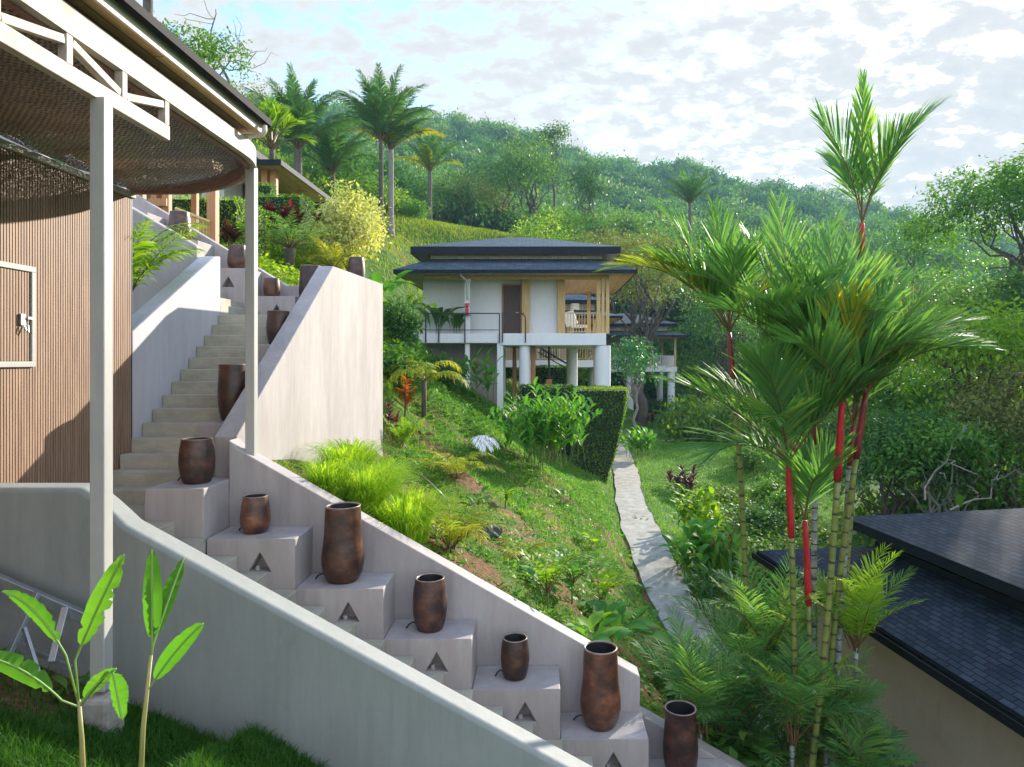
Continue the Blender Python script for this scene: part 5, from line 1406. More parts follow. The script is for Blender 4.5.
# feathery young palms
def clump_palm(p, label, n, L, e0, e1, ll, lw, mat, seed, name='young_palm', stems=0, droop=.5, cat='palm', group=None, nl=22, azb=None, trunk=None):
    g = G_(seed); root = empty(name, tuple(p), label, cat, group)
    for k in range(n):
        az = math.degrees(k * 2.399) + g.normal(0, 14) if azb is None else azb + g.normal(0, 70)
        f_ = frond(L=L * g.uniform(.75, 1.12), n=nl, ll=ll, lw=lw, e0=g.uniform(*e0), e1=g.uniform(*e1), az=math.radians(az), droop=droop, g=g, r=.006 + .004 * L, tint=g.uniform(.2, .9))
        z = trunk[0] if trunk else 0
        f_.v = [v + np.array([g.normal(0, .03), g.normal(0, .03), z], dtype=np.float32) for v in f_.v]
        f_.build('frond', [M[mat], M['petiole']], root)
    if trunk:
        m = MB(); m.tube([(0, 0, -.2), (0, 0, trunk[0] * .5), (0, 0, trunk[0] + .03)], [trunk[1] * 1.1, trunk[1], trunk[1] * .9], 10)
        m.build('trunk', M[trunk[2] if len(trunk) > 2 else 'bark'], root, smooth=True)
    return root
clump_palm(slope_pt(-1.25, 9.0), 'golden feathery palm arching over the middle of the sloping parapet', 15, .95, (45, 80), (-45, -5), .30, .020, 'palm_gold', 12)
clump_palm(hit(455, 480), 'yellow green feathery palm on the bare slope below the villa', 12, 1.05, (40, 75), (-50, -10), .34, .024, 'palm_gold', 13)
clump_palm(hit(520, 560), 'small pale fern palm lying low on the slope above the leafy bed', 8, .62, (25, 60), (-40, -10), .2, .018, 'palm_gold', 14)
clump_palm(hit(402, 448), 'bright yellow green feathery plant standing by the right end of the tall stair wall', 11, .85, (55, 85), (0, 50), .24, .026, 'leaf_lime', 15, droop=.2)
clump_palm(hit(424, 418), 'arching yellow green palm on a short trunk below the walkway', 8, 1.35, (35, 70), (-70, -30), .42, .05, 'palm_gold', 16, trunk=(1.0, .07), droop=.7)
# red and orange cordyline / croton
def rosette_stalk(p, label, h, n, L, W, mat, seed, name='cordyline', heads=1, e0=(10, 75), spread=.1, cat='shrub', group=None):
    g = G_(seed); root = empty(name, tuple(p), label, cat, group); vb = VB(); m = MB()
    for k in range(heads):
        hx, hy = (g.normal(0, spread), g.normal(0, spread)); hh = h * g.uniform(.55, 1.0) if k else h
        m.tube([(hx * .3, hy * .3, -.1), (hx * .7, hy * .7, hh * .5), (hx, hy, hh)], .014, 6)
        for j in range(n):
            z = hh * (.45 + .55 * (j / n)); V, Q = blade(L * g.uniform(.7, 1.1), W * g.uniform(.8, 1.1), g.uniform(*e0), g.uniform(-40, 25), j * 2.399 + g.normal(0, .3), (hx, hy, z), 5, .3, shape=.7, pet=.08, g=g, wav=.08)
            vb.add(V, Q, tint=g.uniform(0, 1))
    vb.build('foliage', M[mat], root); m.build('stem', M['bark'], root, smooth=True)
    return root
rosette_stalk(hit(403, 425), 'red and orange leaved cordyline stalk beside the tall stair wall end', 1.15, 26, .34, .085, 'leaf_croton', 21, heads=2, spread=.12)
rosette_stalk(hit(396, 437), 'dark crimson cordyline stalk just left of the orange one', .75, 18, .34, .07, 'leaf_red', 22, heads=2)
rosette_stalk(hit(504, 508), 'little bright croton with yellow tipped leaves on bare soil', .28, 14, .26, .10, 'leaf_lime', 23, name='croton', e0=(30, 75))
rosette_stalk(hit(683, 492), 'dark plum cordyline bush right of the footpath', .95, 22, .5, .10, 'leaf_plum', 24, heads=7, spread=.32)
rosette_stalk(hit(652, 428), 'tall dark cordyline where the path meets the clipped hedge', 1.1, 20, .5, .10, 'leaf_plum', 25, heads=4, spread=.25)
rosette_stalk(hit(641, 436), 'low dark cordyline at the far end of the footpath', .8, 16, .45, .10, 'leaf_plum', 26, heads=3, spread=.25)
rosette_stalk(hit(771, 600), 'small dark bronze plant by the eave corner of the lower villa', .35, 18, .28, .06, 'leaf_plum', 27, heads=2)
# ginger and heliconia
def ginger(p, label, ns, h, ll, lw, nl, seed, mat='ginger', lean=25, spread=.2, name='ginger_plant', flowers=0, cat='shrub', e=(55, -5), fmat='leaf_red', start=.25):
    g = G_(seed); parts = [('foliage', stalk_plant(ns, h, ll, lw, nl, lean, g, spread=spread, e=e, start=start), [M[mat], M['stem_green']])]
    if flowers:
        vb = VB()
        for k in range(flowers):
            a = g.uniform(0, 6.28); q = (spread * 1.3 * math.cos(a), spread * 1.3 * math.sin(a), h * g.uniform(.55, .95))
            for j in range(9):
                V, Q = blade(.13, .035, 60, 20, j * 2.4, (q[0], q[1], q[2] + j * .03), 4, .3, g=g); vb.add(V, Q, tint=g.uniform(.3, 1))
        parts.append(('flower', vb, [M[fmat]]))
    return vplant(name, p, label, cat, parts)
ginger(hit(545, 473), 'big glossy ginger bush with arching canes in front of the villa columns', 64, 2.4, .58, .10, 14, 31, spread=.5, lean=46)
ginger(hit(484, 408), 'heliconia with a few upright leaves and a red flower beside the slim column', 8, 2.0, .9, .2, 4, 32, spread=.25, lean=14, flowers=2, name='heliconia', fmat='leaf_croton')
ginger(hit(462, 392), 'leafy clump under the walkway beside the pilaster', 12, 1.3, .6, .13, 6, 33, 'leaf', spread=.4, lean=35)
ginger(hit(640, 460), 'bright green clump at the right edge of the upper footpath', 18, 1.4, .75, .19, 6, 34, spread=.3, lean=30)
ginger(hit(697, 540), 'tall broad leaved ginger clump along the footpath, pale green in the sun', 20, 1.35, .62, .18, 7, 35, 'leaf_lime', spread=.4, lean=22)
ginger(hit(706, 585), 'broad leafy clump hanging over the middle of the footpath', 18, 1.4, .65, .24, 6, 36, 'ginger', spread=.35, lean=30)
ginger(hit(728, 600), 'upright dark green heliconia with crimson flower spikes beside the footpath', 22, 1.5, .6, .10, 6, 37, 'leaf', spread=.26, lean=12, flowers=4, name='heliconia', e=(75, 35))
ginger(hit(712, 622), 'dark bed of narrow leaved ginger where the footpath passes the palms', 20, 1.1, .5, .09, 6, 38, 'leaf_dark', spread=.35, lean=25)
# leafy bed by the lower parapet
def bush_blades(p, label, n, L, W, seed, mat, name='broad_leaf_plant', spread=.12, e0=(25, 75), pet=.35, cat='shrub', shape=.75, stem=.0):
    g = G_(seed); return vplant(name, p, label, cat, [('foliage', plant_blades(n, L, W, e0, (-45, 10), spread=spread, pet=pet, g=g, shape=shape), [M[mat]])])
bush_blades(hit(612, 640), 'glossy broad leaved plant above the second tall pot', 24, .78, .26, 41, 'ginger', spread=.16)
bush_blades(hit(586, 648), 'pale wavy leaved low plant just behind the parapet near the second tall pot', 18, .55, .2, 42, 'ginger', spread=.14)
bush_blades(hit(588, 548), 'yellow green sprout at the top of the leafy bed', 18, .62, .18, 43, 'leaf_lime', spread=.12)
bush_blades(hit(600, 585), 'lime coloured broad leaves in the middle of the leafy bed', 18, .7, .22, 44, 'leaf_lime', spread=.15)
clump_palm(hit(548, 612), 'light green feathery sapling in the leafy bed over the parapet', 9, .85, (45, 80), (-30, 10), .20, .05, 'leaf_lime', 45, name='feathery_sapling', cat='sapling', trunk=(.25, .012, 'stem_green'), nl=12, droop=.35)
clump_palm(hit(572, 604), 'dense fern leaved sapling in the centre of the leafy bed', 11, .8, (40, 80), (-30, 10), .19, .05, 'ginger', 46, name='feathery_sapling', cat='sapling', trunk=(.3, .012, 'stem_green'), nl=12, droop=.35)
clump_palm(hit(600, 612), 'spreading fern leaved sapling between the sprout and the glossy plant', 9, .7, (35, 80), (-30, 10), .18, .05, 'leaf_lime', 47, name='feathery_sapling', cat='sapling', trunk=(.2, .012, 'stem_green'), nl=12, droop=.35)
for k, (px, py, L, lb) in enumerate(((640, 592, .3, 'weedy sprig at the path edge beside the pale wavy concrete'), (668, 655, .3, 'small weed tuft where the slope meets the lower footpath'), (640, 520, .25, 'little weed left of the footpath below the hedge'), (470, 545, .3, 'young green sprig left of the dark rock'), (610, 508, .28, 'low weed left of the path below the clipped hedge'), (655, 480, .3, 'low leafy tuft right of the path top'))):
    bush_blades(hit(px, py), lb, 10, L, .09, 50 + k, 'leaf', 'weed_tuft', spread=.1, cat='weed')
for k, (px, py, n, L, W, mt, lb) in enumerate(((478, 505, 14, .5, .13, 'ginger', 'leafy clump on the slope between the cane and the little croton'), (528, 520, 14, .5, .14, 'leaf_lime', 'pale leafy clump right of the little croton'), (566, 500, 16, .6, .15, 'ginger', 'leafy clump below the big ginger bush'), (622, 560, 14, .45, .13, 'leaf_lime', 'yellowish clump near the left edge of the footpath'), (640, 625, 16, .5, .16, 'ginger', 'broad leaved clump right of the glossy plant above the lower path'), (432, 470, 14, .5, .1, 'leaf_lime', 'narrow leaved lime clump right of the feathery plant'), (540, 585, 14, .5, .16, 'ginger', 'leafy clump at the upper left of the leafy bed'), (420, 440, 12, .55, .12, 'leaf_red', 'maroon leaved clump below the short trunked palm'))):
    bush_blades(hit(px, py), lb, n, L, W, 140 + k, mt, 'broad_leaf_plant', spread=.13)
# dark rock, white dead palm leaf, cane
def rock(p, label, s, seed, mat='rock', name='rock', sq=(1, 1, .7)):
    g = G_(seed); m = MB(); n = 9; prof = []
    vs = []; fs = []
    for i in range(n + 1):
        th = math.pi * i / n
        for j in range(14):
            a = 2 * math.pi * j / 14; d = np.array([math.sin(th) * math.cos(a), math.sin(th) * math.sin(a), math.cos(th)])
            r = s * (1 + .18 * math.sin(3 * d[0] + seed) + .14 * math.sin(5 * d[1] + 2 * d[2]) + .07 * math.sin(9 * d[0] + 7 * d[2] + seed))
            vs.append((d[0] * r * sq[0], d[1] * r * sq[1], d[2] * r * sq[2]))
    for i in range(n):
        for j in range(14): fs.append((i * 14 + j, (i + 1) * 14 + j, (i + 1) * 14 + (j + 1) % 14, i * 14 + (j + 1) % 14))
    m.add(vs, fs); o = m.build(name, M[mat], None, smooth='auto', loc=tuple(p)); return tag(o, label, 'rock')
rock(hit(492, 537) + Vector((0, 0, .06)), 'dark angular rock lying on the bare slope', .17, 3)
dp = hit(470, 450)
dr = empty('dead_palm_leaf', tuple(dp + Vector((0, .4, .25))), 'silvery dried palm leaf lying over the slope beside the ginger bush', 'leaf')
for k in range(3):
    f_ = frond(L=1.0, n=22, ll=.24, lw=.035, e0=22 - 6 * k, e1=-60, az=math.radians(-35 - 14 * k), droop=.55, g=G_(60 + k), r=.012); f_.build('leaflet_spray', [M['dry'] if 'dry' in M else M['white'], M['bark_pale']], dr)
m = MB(); a_ = hit(418, 478) + Vector((0, 0, .12)); b_ = hit(447, 502) + Vector((0, 0, .05)); m.tube([tuple(a_), tuple((a_ + b_) / 2 + Vector((0, 0, .02))), tuple(b_)], .014, 7)
tag(m.build('fallen_cane', M['alu'], None, smooth=True), 'pale straight cane lying on the slope beside the fountain grass', 'cane')
# path light
pl = empty('path_light', tuple(hit(607, 484)), 'small black bollard light at the left edge of the footpath below the hedge', 'lamp')
m = MB(); m.lathe([(0, 0), (.03, 0), (.03, .3), (.07, .31), (.07, .42), (.03, .46), (0, .46)], (0, 0, 0), 12); m.build('post', M['metal_black'], pl)
m = MB(); m.lathe([(.032, .22), (.052, .22), (.052, .3), (.032, .3)], (0, 0, 0), 12); m.build('lens', M['white'], pl)
pl2 = empty('sign_post', tuple(hit(748, 640)), 'white capped dark green post standing among the palms by the footpath', 'post')
m = MB(); m.box(-.07, .07, -.05, .05, -.1, .62); m.build('post', M['fascia'], pl2)
m = MB(); m.box(-.11, .11, -.09, .09, .622, .70); m.build('cap', M['white'], pl2)

# hedges
make_hedge('clipped_hedge', 'tall clipped dark hedge wall at the top of the footpath below the villa', 1.15, 3.30, 27.0, 29.6, -5.1, vz(389, 27), 'thicket', 71, 330, .085, taper=.95)
make_hedge('clipped_hedge', 'lower clipped hedge running left from the tall hedge wall under the villa', vx(520, 28.6), 1.14, 28.2, 29.4, -4.6, vz(386, 28.4), 'thicket', 72, 300, .085)
make_hedge('clipped_hedge', 'lime topped square hedge beside the terrace steps, nearest of the upper hedges', vx(222, 16), vx(246, 16), 15.6, 17.4, 2.0, vz(200, 16), 'leaf_lime', 73, 330, .07)
make_hedge('clipped_hedge', 'long sloping hedge behind the bamboo railing', vx(168, 15.4), vx(210, 15.4), 15.3, 16.2, 1.6, vz(196, 15.4), 'leaf_lime', 74, 330, .07)
make_hedge('clipped_hedge', 'dark hedge under the eave of the terrace house', vx(250, 21), vx(306, 21), 20.6, 21.8, 3.0, vz(197, 21), 'leaf', 75, 300, .08)
make_hedge('clipped_hedge', 'narrow tall hedge left of the terrace house posts', vx(247, 21.4), vx(266, 21.4), 21.85, 22.3, 3.5, vz(183, 21.9), 'leaf', 76, 300, .08)
make_hedge('clipped_hedge', 'green hedge seen beneath the villa between its columns', -.6, 1.8, 38.6, 40, -4.4, vz(366, 39), 'leaf', 77, 220, .09)

# upper left garden
def pygmy(px, py, d, label, h, n, L, seed, mat='palm_gold', tr=.11):
    p = Vector((vx(px, d), d, 0)); p.z = h1(p.x, p.y) + h
    g = G_(seed); root = empty('pygmy_date_palm', (p.x, p.y, p.z - h), label, 'palm')
    m = MB(); m.tube([(0, 0, -1.2), (0, 0, h * .5), (0, 0, h)], [tr, tr * .9, tr * 1.35], 10); m.build('trunk', M['bark'], root, smooth=True)
    for k in range(n):
        f_ = frond(L=L * g.uniform(.8, 1.1), n=26, ll=.26, lw=.016, e0=g.uniform(25, 85), e1=g.uniform(-60, 0), az=k * 2.399, droop=.4, g=g, r=.012, tint=g.uniform(.2, .9))
        f_.v = [v + np.array([0, 0, h], dtype=np.float32) for v in f_.v]; f_.build('frond', [M[mat], M['petiole']], root)
pygmy(290, 252, 18.0, 'stout pygmy date palm on the bank right of the pavilion post', .8, 34, 1.55, 81, 'palm')
pygmy(333, 256, 19.0, 'bushy pygmy date palm behind the peak of the tall stair wall', .75, 32, 1.4, 82, 'palm_gold')
make_shrub((vx(347, 21), 21, vz(268, 21)), 'large cream and lime variegated shrub on the bank above the stairs', r=1.1, h=2.75, nl=14, tw=1500, kl=5, leaf=.13, mat='leaf_cream', seed=83, name='variegated_shrub')
rosette_stalk((vx(262, 19), 19, vz(226, 19)), 'crimson cordyline bush left of the date palms in front of the dark hedge', .5, 16, .42, .1, 'leaf_red', 84, heads=4, spread=.2)
rosette_stalk((vx(285, 19.5), 19.5, vz(228, 19.5)), 'crimson cordyline bush behind the stout date palm', .5, 16, .42, .1, 'leaf_red', 85, heads=4, spread=.2)
rosette_stalk((vx(305, 20), 20, vz(230, 20)), 'small maroon cordyline left of the variegated shrub', .4, 14, .35, .09, 'leaf_red', 86, heads=3, spread=.15)
rosette_stalk((vx(227, 14.6), 14.6, vz(252, 14.6)), 'plum cordyline in front of the lime square hedge', .5, 16, .36, .09, 'leaf_plum', 87, heads=3, spread=.15)
make_shrub((vx(243, 15), 15, vz(250, 15)), 'round small bush right of the plum cordyline near the pavilion post', r=.32, h=.8, nl=6, tw=220, kl=4, leaf=.07, mat='leaf', seed=88, name='round_bush')
bush_blades(Vector((vx(378, 22), 22, vz(300, 22))), 'big paddle leaved clump left of the villa roof', 16, 1.35, .42, 89, 'ginger', 'paddle_plant', spread=.35, e0=(45, 85), pet=.4)
bush_blades(Vector((vx(405, 24), 24, vz(312, 24))), 'lime paddle leaved plant under the left eave of the villa', 14, .95, .34, 90, 'leaf_lime', 'paddle_plant', spread=.35, e0=(35, 85), pet=.4)
make_shrub(tuple(hit(396, 345)), 'dark leafy shrub with tiny red flowers at the left end of the walkway', r=.75, h=1.3, nl=9, tw=420, kl=5, leaf=.14, mat='leaf_dark', seed=91)
make_shrub(tuple(hit(392, 380)), 'low green shrub at the upper right of the tall stair wall', r=.8, h=.9, nl=8, tw=340, kl=4, leaf=.16, mat='leaf', seed=92)
make_shrub(tuple(hit(440, 385)), 'dark fern bank below the walkway slab', r=1.1, h=1.0, nl=9, tw=420, kl=4, leaf=.17, mat='leaf_dark', seed=93)
for px, py, h, sd, lb in ((436, 334, 2.0, 95, 'tall banana leaves rising past the left walkway railing'), (456, 333, 1.5, 96, 'shorter banana leaves beside the fire extinguisher pilaster')):
    bush_blades(Vector((vx(px, 30.6), 30.6, SLT + .005)), lb, 7, h, .5, sd, 'leaf', 'banana_plant', spread=.12, e0=(75, 88), pet=.3, cat='banana plant')
# palm in the pocket beside the slatted wall
clump_palm(Vector((-5.75, 9.4, -.1)), 'bright green palm leaning out between the slatted wall and the shaded stair wall', 11, 1.45, (45, 85), (-25, 25), .42, .034, 'leaf_lime', 97, trunk=(.95, .05), azb=-20)

M['midrib'] = mat_plain('lime_midrib', (.20, .34, .07), .5)
# the two banana plants on the lawn in front
def banana(p, label, leaves, stem_end, seed):
    g = G_(seed); root = empty('banana_plant', tuple(p), label, 'banana plant')
    se = Vector(stem_end); stem_h = se.z; m = MB(); m.tube([(0, 0, -.1), (se.x * .4, se.y * .4, stem_h * .55), tuple(se)], [.019, .014, .010], 9); m.build('stem', M['stem_yellow'], root, smooth=True)
    for (b, tip, W, sag, roll, tear) in leaves:
        # midrib as a bent line from b to tip (local), blade begins a little up
        b = Vector(b); tip = Vector(tip); n = 34; d = tip - b; L = d.length
        pts = []
        for i in range(n + 1):
            t = i / n; q = b + d * t; q.z += sag * 4 * t * (1 - t); pts.append(q)
        sidev = d.cross(Vector((0, 1, 0))).normalized() if abs(d.normalized().y) < .9 else Vector((1, 0, 0))
        sidev = (Matrix.Rotation(roll, 3, d.normalized()) @ sidev)
        vb = VB(); rows = []; 
        for i, q in enumerate(pts):
            t = i / n; u = max(0, (t - .12) / .88); wd = W / 2 * max(.0, math.sin(math.pi * min(1, u) ** .8)) ** .55 if u > 0 else .0
            wl = wd * (1 - (g.uniform(.2, .6) if (tear and g.random() < .14) else g.uniform(0, .05))); wr = wd * (1 - (g.uniform(.2, .6) if (tear and g.random() < .12) else g.uniform(0, .05)))
            tng = (pts[min(i + 1, n)] - pts[max(i - 1, 0)]).normalized(); up = sidev.cross(tng)
            rows.append([q + sidev * wl + up * (wl * .28 + g.normal(0, .004)), q, q - sidev * wr + up * (wr * .28 + g.normal(0, .004))])
        V = np.array([[tuple(x) for x in r_] for r_ in rows]).reshape(-1, 3); i_ = np.arange(n)[:, None] * 3
        vb.add(V, np.concatenate([i_ + [[0, 1, 4, 3]], i_ + [[1, 2, 5, 4]]]), tint=g.uniform(.2, .8)); vb.build('leaf', [M['banana']], root, smooth=True)
        m = MB(); m.tube([tuple(q + Vector((0, 0, -.003))) for q in ([se * .93] if b.length > .05 else []) + pts[::2]], [.006] * (len(pts[::2]) + (1 if b.length > .05 else 0)), 6)
        m.build('midrib', M['midrib'], root, smooth=True)
YB = 4.0
bp = Vector((vx(84, YB), YB, h1(vx(84, YB), YB)))
def L_(px, py, y=YB): return Vector((vx(px, y), y, vz(py, y))) - bp
banana(bp, 'young banana plant with five torn leaves on the lawn in front of the ladder', [
    (L_(75, 660), L_(124, 554, 3.95), .125, .02, .35, True), (L_(66, 655), L_(2, 591, 3.80), .095, .07, .2, True), (L_(62, 700), L_(-28, 655, 3.80), .12, .06, .5, True),
    (L_(80, 704), L_(116, 668, 4.00), .09, .02, .6, False), (L_(112, 668, 4.02), L_(122, 720, 3.95), .12, .01, .1, False)], L_(79, 700), 101)
bp2 = Vector((vx(138, YB), YB, h1(vx(138, YB), YB))); bp_keep = bp; bp = bp2
banana(bp2, 'slim banana plant with three upright leaves in front of the grey stair wall', [
    (L_(152, 650), L_(152, 549, 3.98), .105, .0, .3, False), (L_(153, 645), L_(184, 558, 4.15), .10, .015, .9, True), (L_(148, 690), L_(203, 623, 3.95), .11, .03, .3, False)], L_(151, 655), 102)
# soil heap behind the left banana is part of the ground; a few small weeds on it
bush_blades(slope_pt(-3.55, 5.15), 'small weed at the foot of the ladder and post', 12, .28, .06, 110, 'leaf', 'weed_tuft', cat='weed')
# climbing ferns on the tan wall base
for k, (px, py) in enumerate(((879, 727), (911, 748), (945, 772))):
    x_, y_ = RV(4.62, (10.15, 9.2, 8.3)[k])
    make_shrub((x_, y_, h1(x_, y_)), ('round shrub at the far end of the row along the tan wall', 'middle round shrub in the row along the tan wall', 'nearest round shrub in the row along the tan wall')[k], r=.2, h=.62, nl=5, tw=150, kl=4, leaf=.07, mat='leaf_dark', seed=120 + k, name='round_bush', group='round shrubs along the tan wall')
make_shrub((RV(4.6, 11.3)[0], RV(4.6, 11.3)[1], h1(*RV(4.6, 11.3))), 'dark shrub behind the palms at the corner of the tan wall', r=.3, h=.9, nl=6, tw=200, kl=4, leaf=.08, mat='leaf_dark', seed=125, name='round_bush')
# right of the path: low ground cover and shrubs on the lawn
for k, (px, py, r, h, mt, lb) in enumerate(((688, 420, 1.5, 1.5, 'teal', 'blue green mounded shrub on the lawn below the farthest villa'), (668, 424, .9, 1.0, 'leaf', 'small shrub left of the blue green mound on the lawn'), (752, 470, 1.0, 1.1, 'leaf', 'leafy shrub at the lawn edge behind the left palm stem'), (775, 500, 1.0, .9, 'leaf', 'low shrub behind the red palm stem'), (760, 530, .8, .7, 'leaf_dark', 'dark low shrub beyond the eave corner of the lower villa'), (790, 520, .8, 1.0, 'leaf', 'green shrub behind the middle of the palm clump'), (735, 415, 1.1, 1.3, 'leaf_dark', 'dark rounded shrub at the far right of the lawn'), (705, 405, 1.4, 1.8, 'leaf_dark', 'dark shrub under the slab of the farthest villa'), (640, 402, 1.0, 1.6, 'leaf', 'shrub beside the column right of the clipped hedge'))):
    make_shrub(tuple(hit(px, py)), lb, r=r, h=h, nl=10, tw=int(320 * r + 100), kl=5, leaf=.15, mat=mt, seed=130 + k)
M['dry'] = M['white']
# ------------------------------------------------------------------ red stemmed palm clump
LK = dict(n=40, ll=.82, lw=.033, pw=1.5, t0=.2, fwd=(46, 16), vlift=20, droop=.12, r=.014, uneven=.10)
def lip(px, py, d, fpx, label, fr, shaft, seed, mat='palm', tr=.042, cane='cane', sr=None, sm='lipstick'):
    g0 = np.random.default_rng(seed); fr = list(fr) + [dict(az=g0.uniform(0, 360), e0=g0.uniform(55, 80), e1=g0.uniform(-15, 30), L=g0.uniform(1.1, 1.6)) for _ in range(4 if seed != 201 and shaft < 1 else 0)]
    top = (vx(px, d), d, vz(py, d)); fx = vx(fpx, d)
    foot = (vx(fpx, d) , d + .1, h1(fx, d + .1))
    make_palm(foot, top, label, 'red_stem_palm', fr, tr, cane, mat, shaft, sm, 'palm', 'red stemmed palms in one clump', seed, .06, 'petiole', LK, sr)
lip(862, 222, 8.7, 822, 'tallest red stemmed palm, whose three fronds stand alone against the sky', [
    dict(az=100, e0=89, e1=84, L=1.9, ll=.5, fwd=(24, 12)), dict(az=2, e0=70, e1=34, L=1.75, fwd=(40, 18)), dict(az=182, e0=78, e1=48, L=1.45, fwd=(38, 18)), dict(az=300, e0=72, e1=35, L=1.2), dict(az=80, e0=70, e1=20, L=1.3)], .62, 201, sr=.043)
lip(729, 332, 9.2, 744, 'leftmost red stemmed palm, standing apart over the lawn with golden lower fronds', [
    dict(az=176, e0=70, e1=45, L=1.95), dict(az=120, e0=86, e1=72, L=1.75, fwd=(35, 16)), dict(az=192, e0=62, e1=5, L=1.6), dict(az=184, e0=55, e1=-22, L=1.95, mat='palm_gold'), dict(az=15, e0=78, e1=48, L=1.5), dict(az=-25, e0=62, e1=-5, L=1.1, mat='palm_gold'), dict(az=260, e0=70, e1=10, L=1.3), dict(az=75, e0=60, e1=0, L=1.5)], .62, 202, sm='lipstick_dark')
lip(792, 372, 8.5, 800, 'middle red stemmed palm with the broadest crown, directly behind the golden tipped frond', [
    dict(az=168, e0=70, e1=-8, L=2.0), dict(az=92, e0=87, e1=70, L=2.2, fwd=(36, 18)), dict(az=28, e0=80, e1=52, L=2.1), dict(az=150, e0=82, e1=52, L=1.9), dict(az=205, e0=55, e1=-25, L=1.7), dict(az=235, e0=62, e1=-10, L=1.5), dict(az=340, e0=66, e1=10, L=1.6), dict(az=300, e0=58, e1=-15, L=1.4)], .6, 203, sm='lipstick_dark')
lip(842, 402, 7.7, 806, 'red stemmed palm with the brightest scarlet shaft and a gold tipped upright frond', [
    dict(az=272, e0=84, e1=66, L=1.15, mat='palm_gold', fwd=(32, 14)), dict(az=-14, e0=58, e1=-6, L=1.35), dict(az=18, e0=72, e1=32, L=1.75), dict(az=160, e0=70, e1=15, L=1.4), dict(az=100, e0=86, e1=70, L=1.9), dict(az=215, e0=60, e1=-10, L=1.2), dict(az=310, e0=62, e1=0, L=1.1)], .88, 204, sr=.043)
lip(866, 392, 8.3, 822, 'rightmost red stemmed palm, its dark red shaft leaning to the right over the roof', [
    dict(az=2, e0=52, e1=2, L=1.6), dict(az=12, e0=66, e1=25, L=1.75), dict(az=-30, e0=48, e1=-15, L=1.3), dict(az=60, e0=78, e1=45, L=1.8), dict(az=105, e0=86, e1=70, L=2.0), dict(az=200, e0=70, e1=20, L=1.4)], .8, 205, sr=.044, sm='lipstick_dark')
lip(788, 462, 8.0, 796, 'slender red stemmed palm holding one big frond out to the left over the lawn', [
    dict(az=184, e0=48, e1=8, L=1.75), dict(az=165, e0=62, e1=20, L=1.4), dict(az=240, e0=60, e1=-20, L=1.2), dict(az=20, e0=70, e1=20, L=1.1), dict(az=100, e0=84, e1=60, L=1.4), dict(az=205, e0=30, e1=-35, L=1.2)], .88, 206, tr=.038, sr=.039)
lip(805, 520, 8.25, 806, 'thin young palm with a narrow crimson shaft between the two scarlet ones', [
    dict(az=150, e0=75, e1=30, L=1.0), dict(az=30, e0=75, e1=30, L=1.0), dict(az=265, e0=70, e1=10, L=.9)], 1.0, 207, tr=.034, sr=.04)
lip(815, 405, 8.9, 812, 'grey mottled palm stem rising in the middle of the clump', [
    dict(az=140, e0=75, e1=20, L=1.6), dict(az=40, e0=75, e1=20, L=1.6), dict(az=220, e0=70, e1=0, L=1.5), dict(az=320, e0=70, e1=0, L=1.5)], .5, 208, sm='lipstick_dark', cane='cane_grey', tr=.046)
lip(853, 425, 8.6, 832, 'grey ringed palm stem just right of the brightest scarlet shaft', [
    dict(az=60, e0=75, e1=20, L=1.6), dict(az=-20, e0=70, e1=5, L=1.5), dict(az=150, e0=75, e1=20, L=1.5)], .5, 209, sm='lipstick_dark', cane='cane_grey', tr=.048)
# young suckers round the foot
JK = [(735, 790, 8.6, 9, 1.2, 'dark sucker palm low between the lowest pot and the stem bases', 'palm'), (775, 790, 8.3, 10, 1.2, 'sucker palm crowding the left stem bases at the bottom edge', 'palm'), (722, 742, 8.3, 9, 1.35, 'dark feathery sucker palm at the left foot of the clump beside the lowest pot', 'palm'), (752, 700, 8.8, 9, 1.45, 'feathery sucker palm under the leftmost stem', 'palm'), (792, 742, 7.9, 10, 1.25, 'sucker palm in front of the stem bases', 'palm'),
      (772, 668, 8.9, 8, 1.5, 'tall bright sucker palm between the leftmost stem and the slender red shaft', 'palm'), (856, 650, 8.6, 8, 1.3, 'lime sucker palm fanning out before the tan wall', 'leaf_lime'), (858, 790, 7.6, 6, .8, 'low light green sucker palm at the bottom edge beside the tan wall', 'palm'), (826, 750, 8.2, 8, 1.15, 'dark sucker palm right of the stem bases', 'palm'), (700, 800, 8.0, 7, 1.2, 'sucker palm cut by the bottom edge beside the lowest pot', 'palm')]
for k, (px, py, d, n, L, lb, mt) in enumerate(JK):
    p = Vector((vx(px, d), d, 0)); p.z = h1(p.x, p.y); hz_ = max(.2, vz(py, d) - p.z)
    clump_palm(p, lb, n + 3, L * 1.05, (58, 88), (-15, 50), .42, .021, mt, 220 + k, 'sucker_palm', trunk=(hz_, .03, 'cane_grey'), droop=.2, nl=36)
rosette_stalk((vx(850, 7.9), 7.9, h1(vx(850, 7.9), 7.9)), 'light green dracaena with narrow leaves before the tan wall', vz(680, 7.9) - h1(vx(850, 7.9), 7.9), 24, .5, .08, 'leaf_lime', 231, 'dracaena', heads=2, e0=(20, 80))
rosette_stalk((vx(875, 8.3), 8.3, vz(500, 8.3) - 2.0), 'lime frond tuft springing from the rightmost shaft above the roof edge', 2.0, 1, .1, .02, 'leaf_lime', 232, 'sprout') if False else None

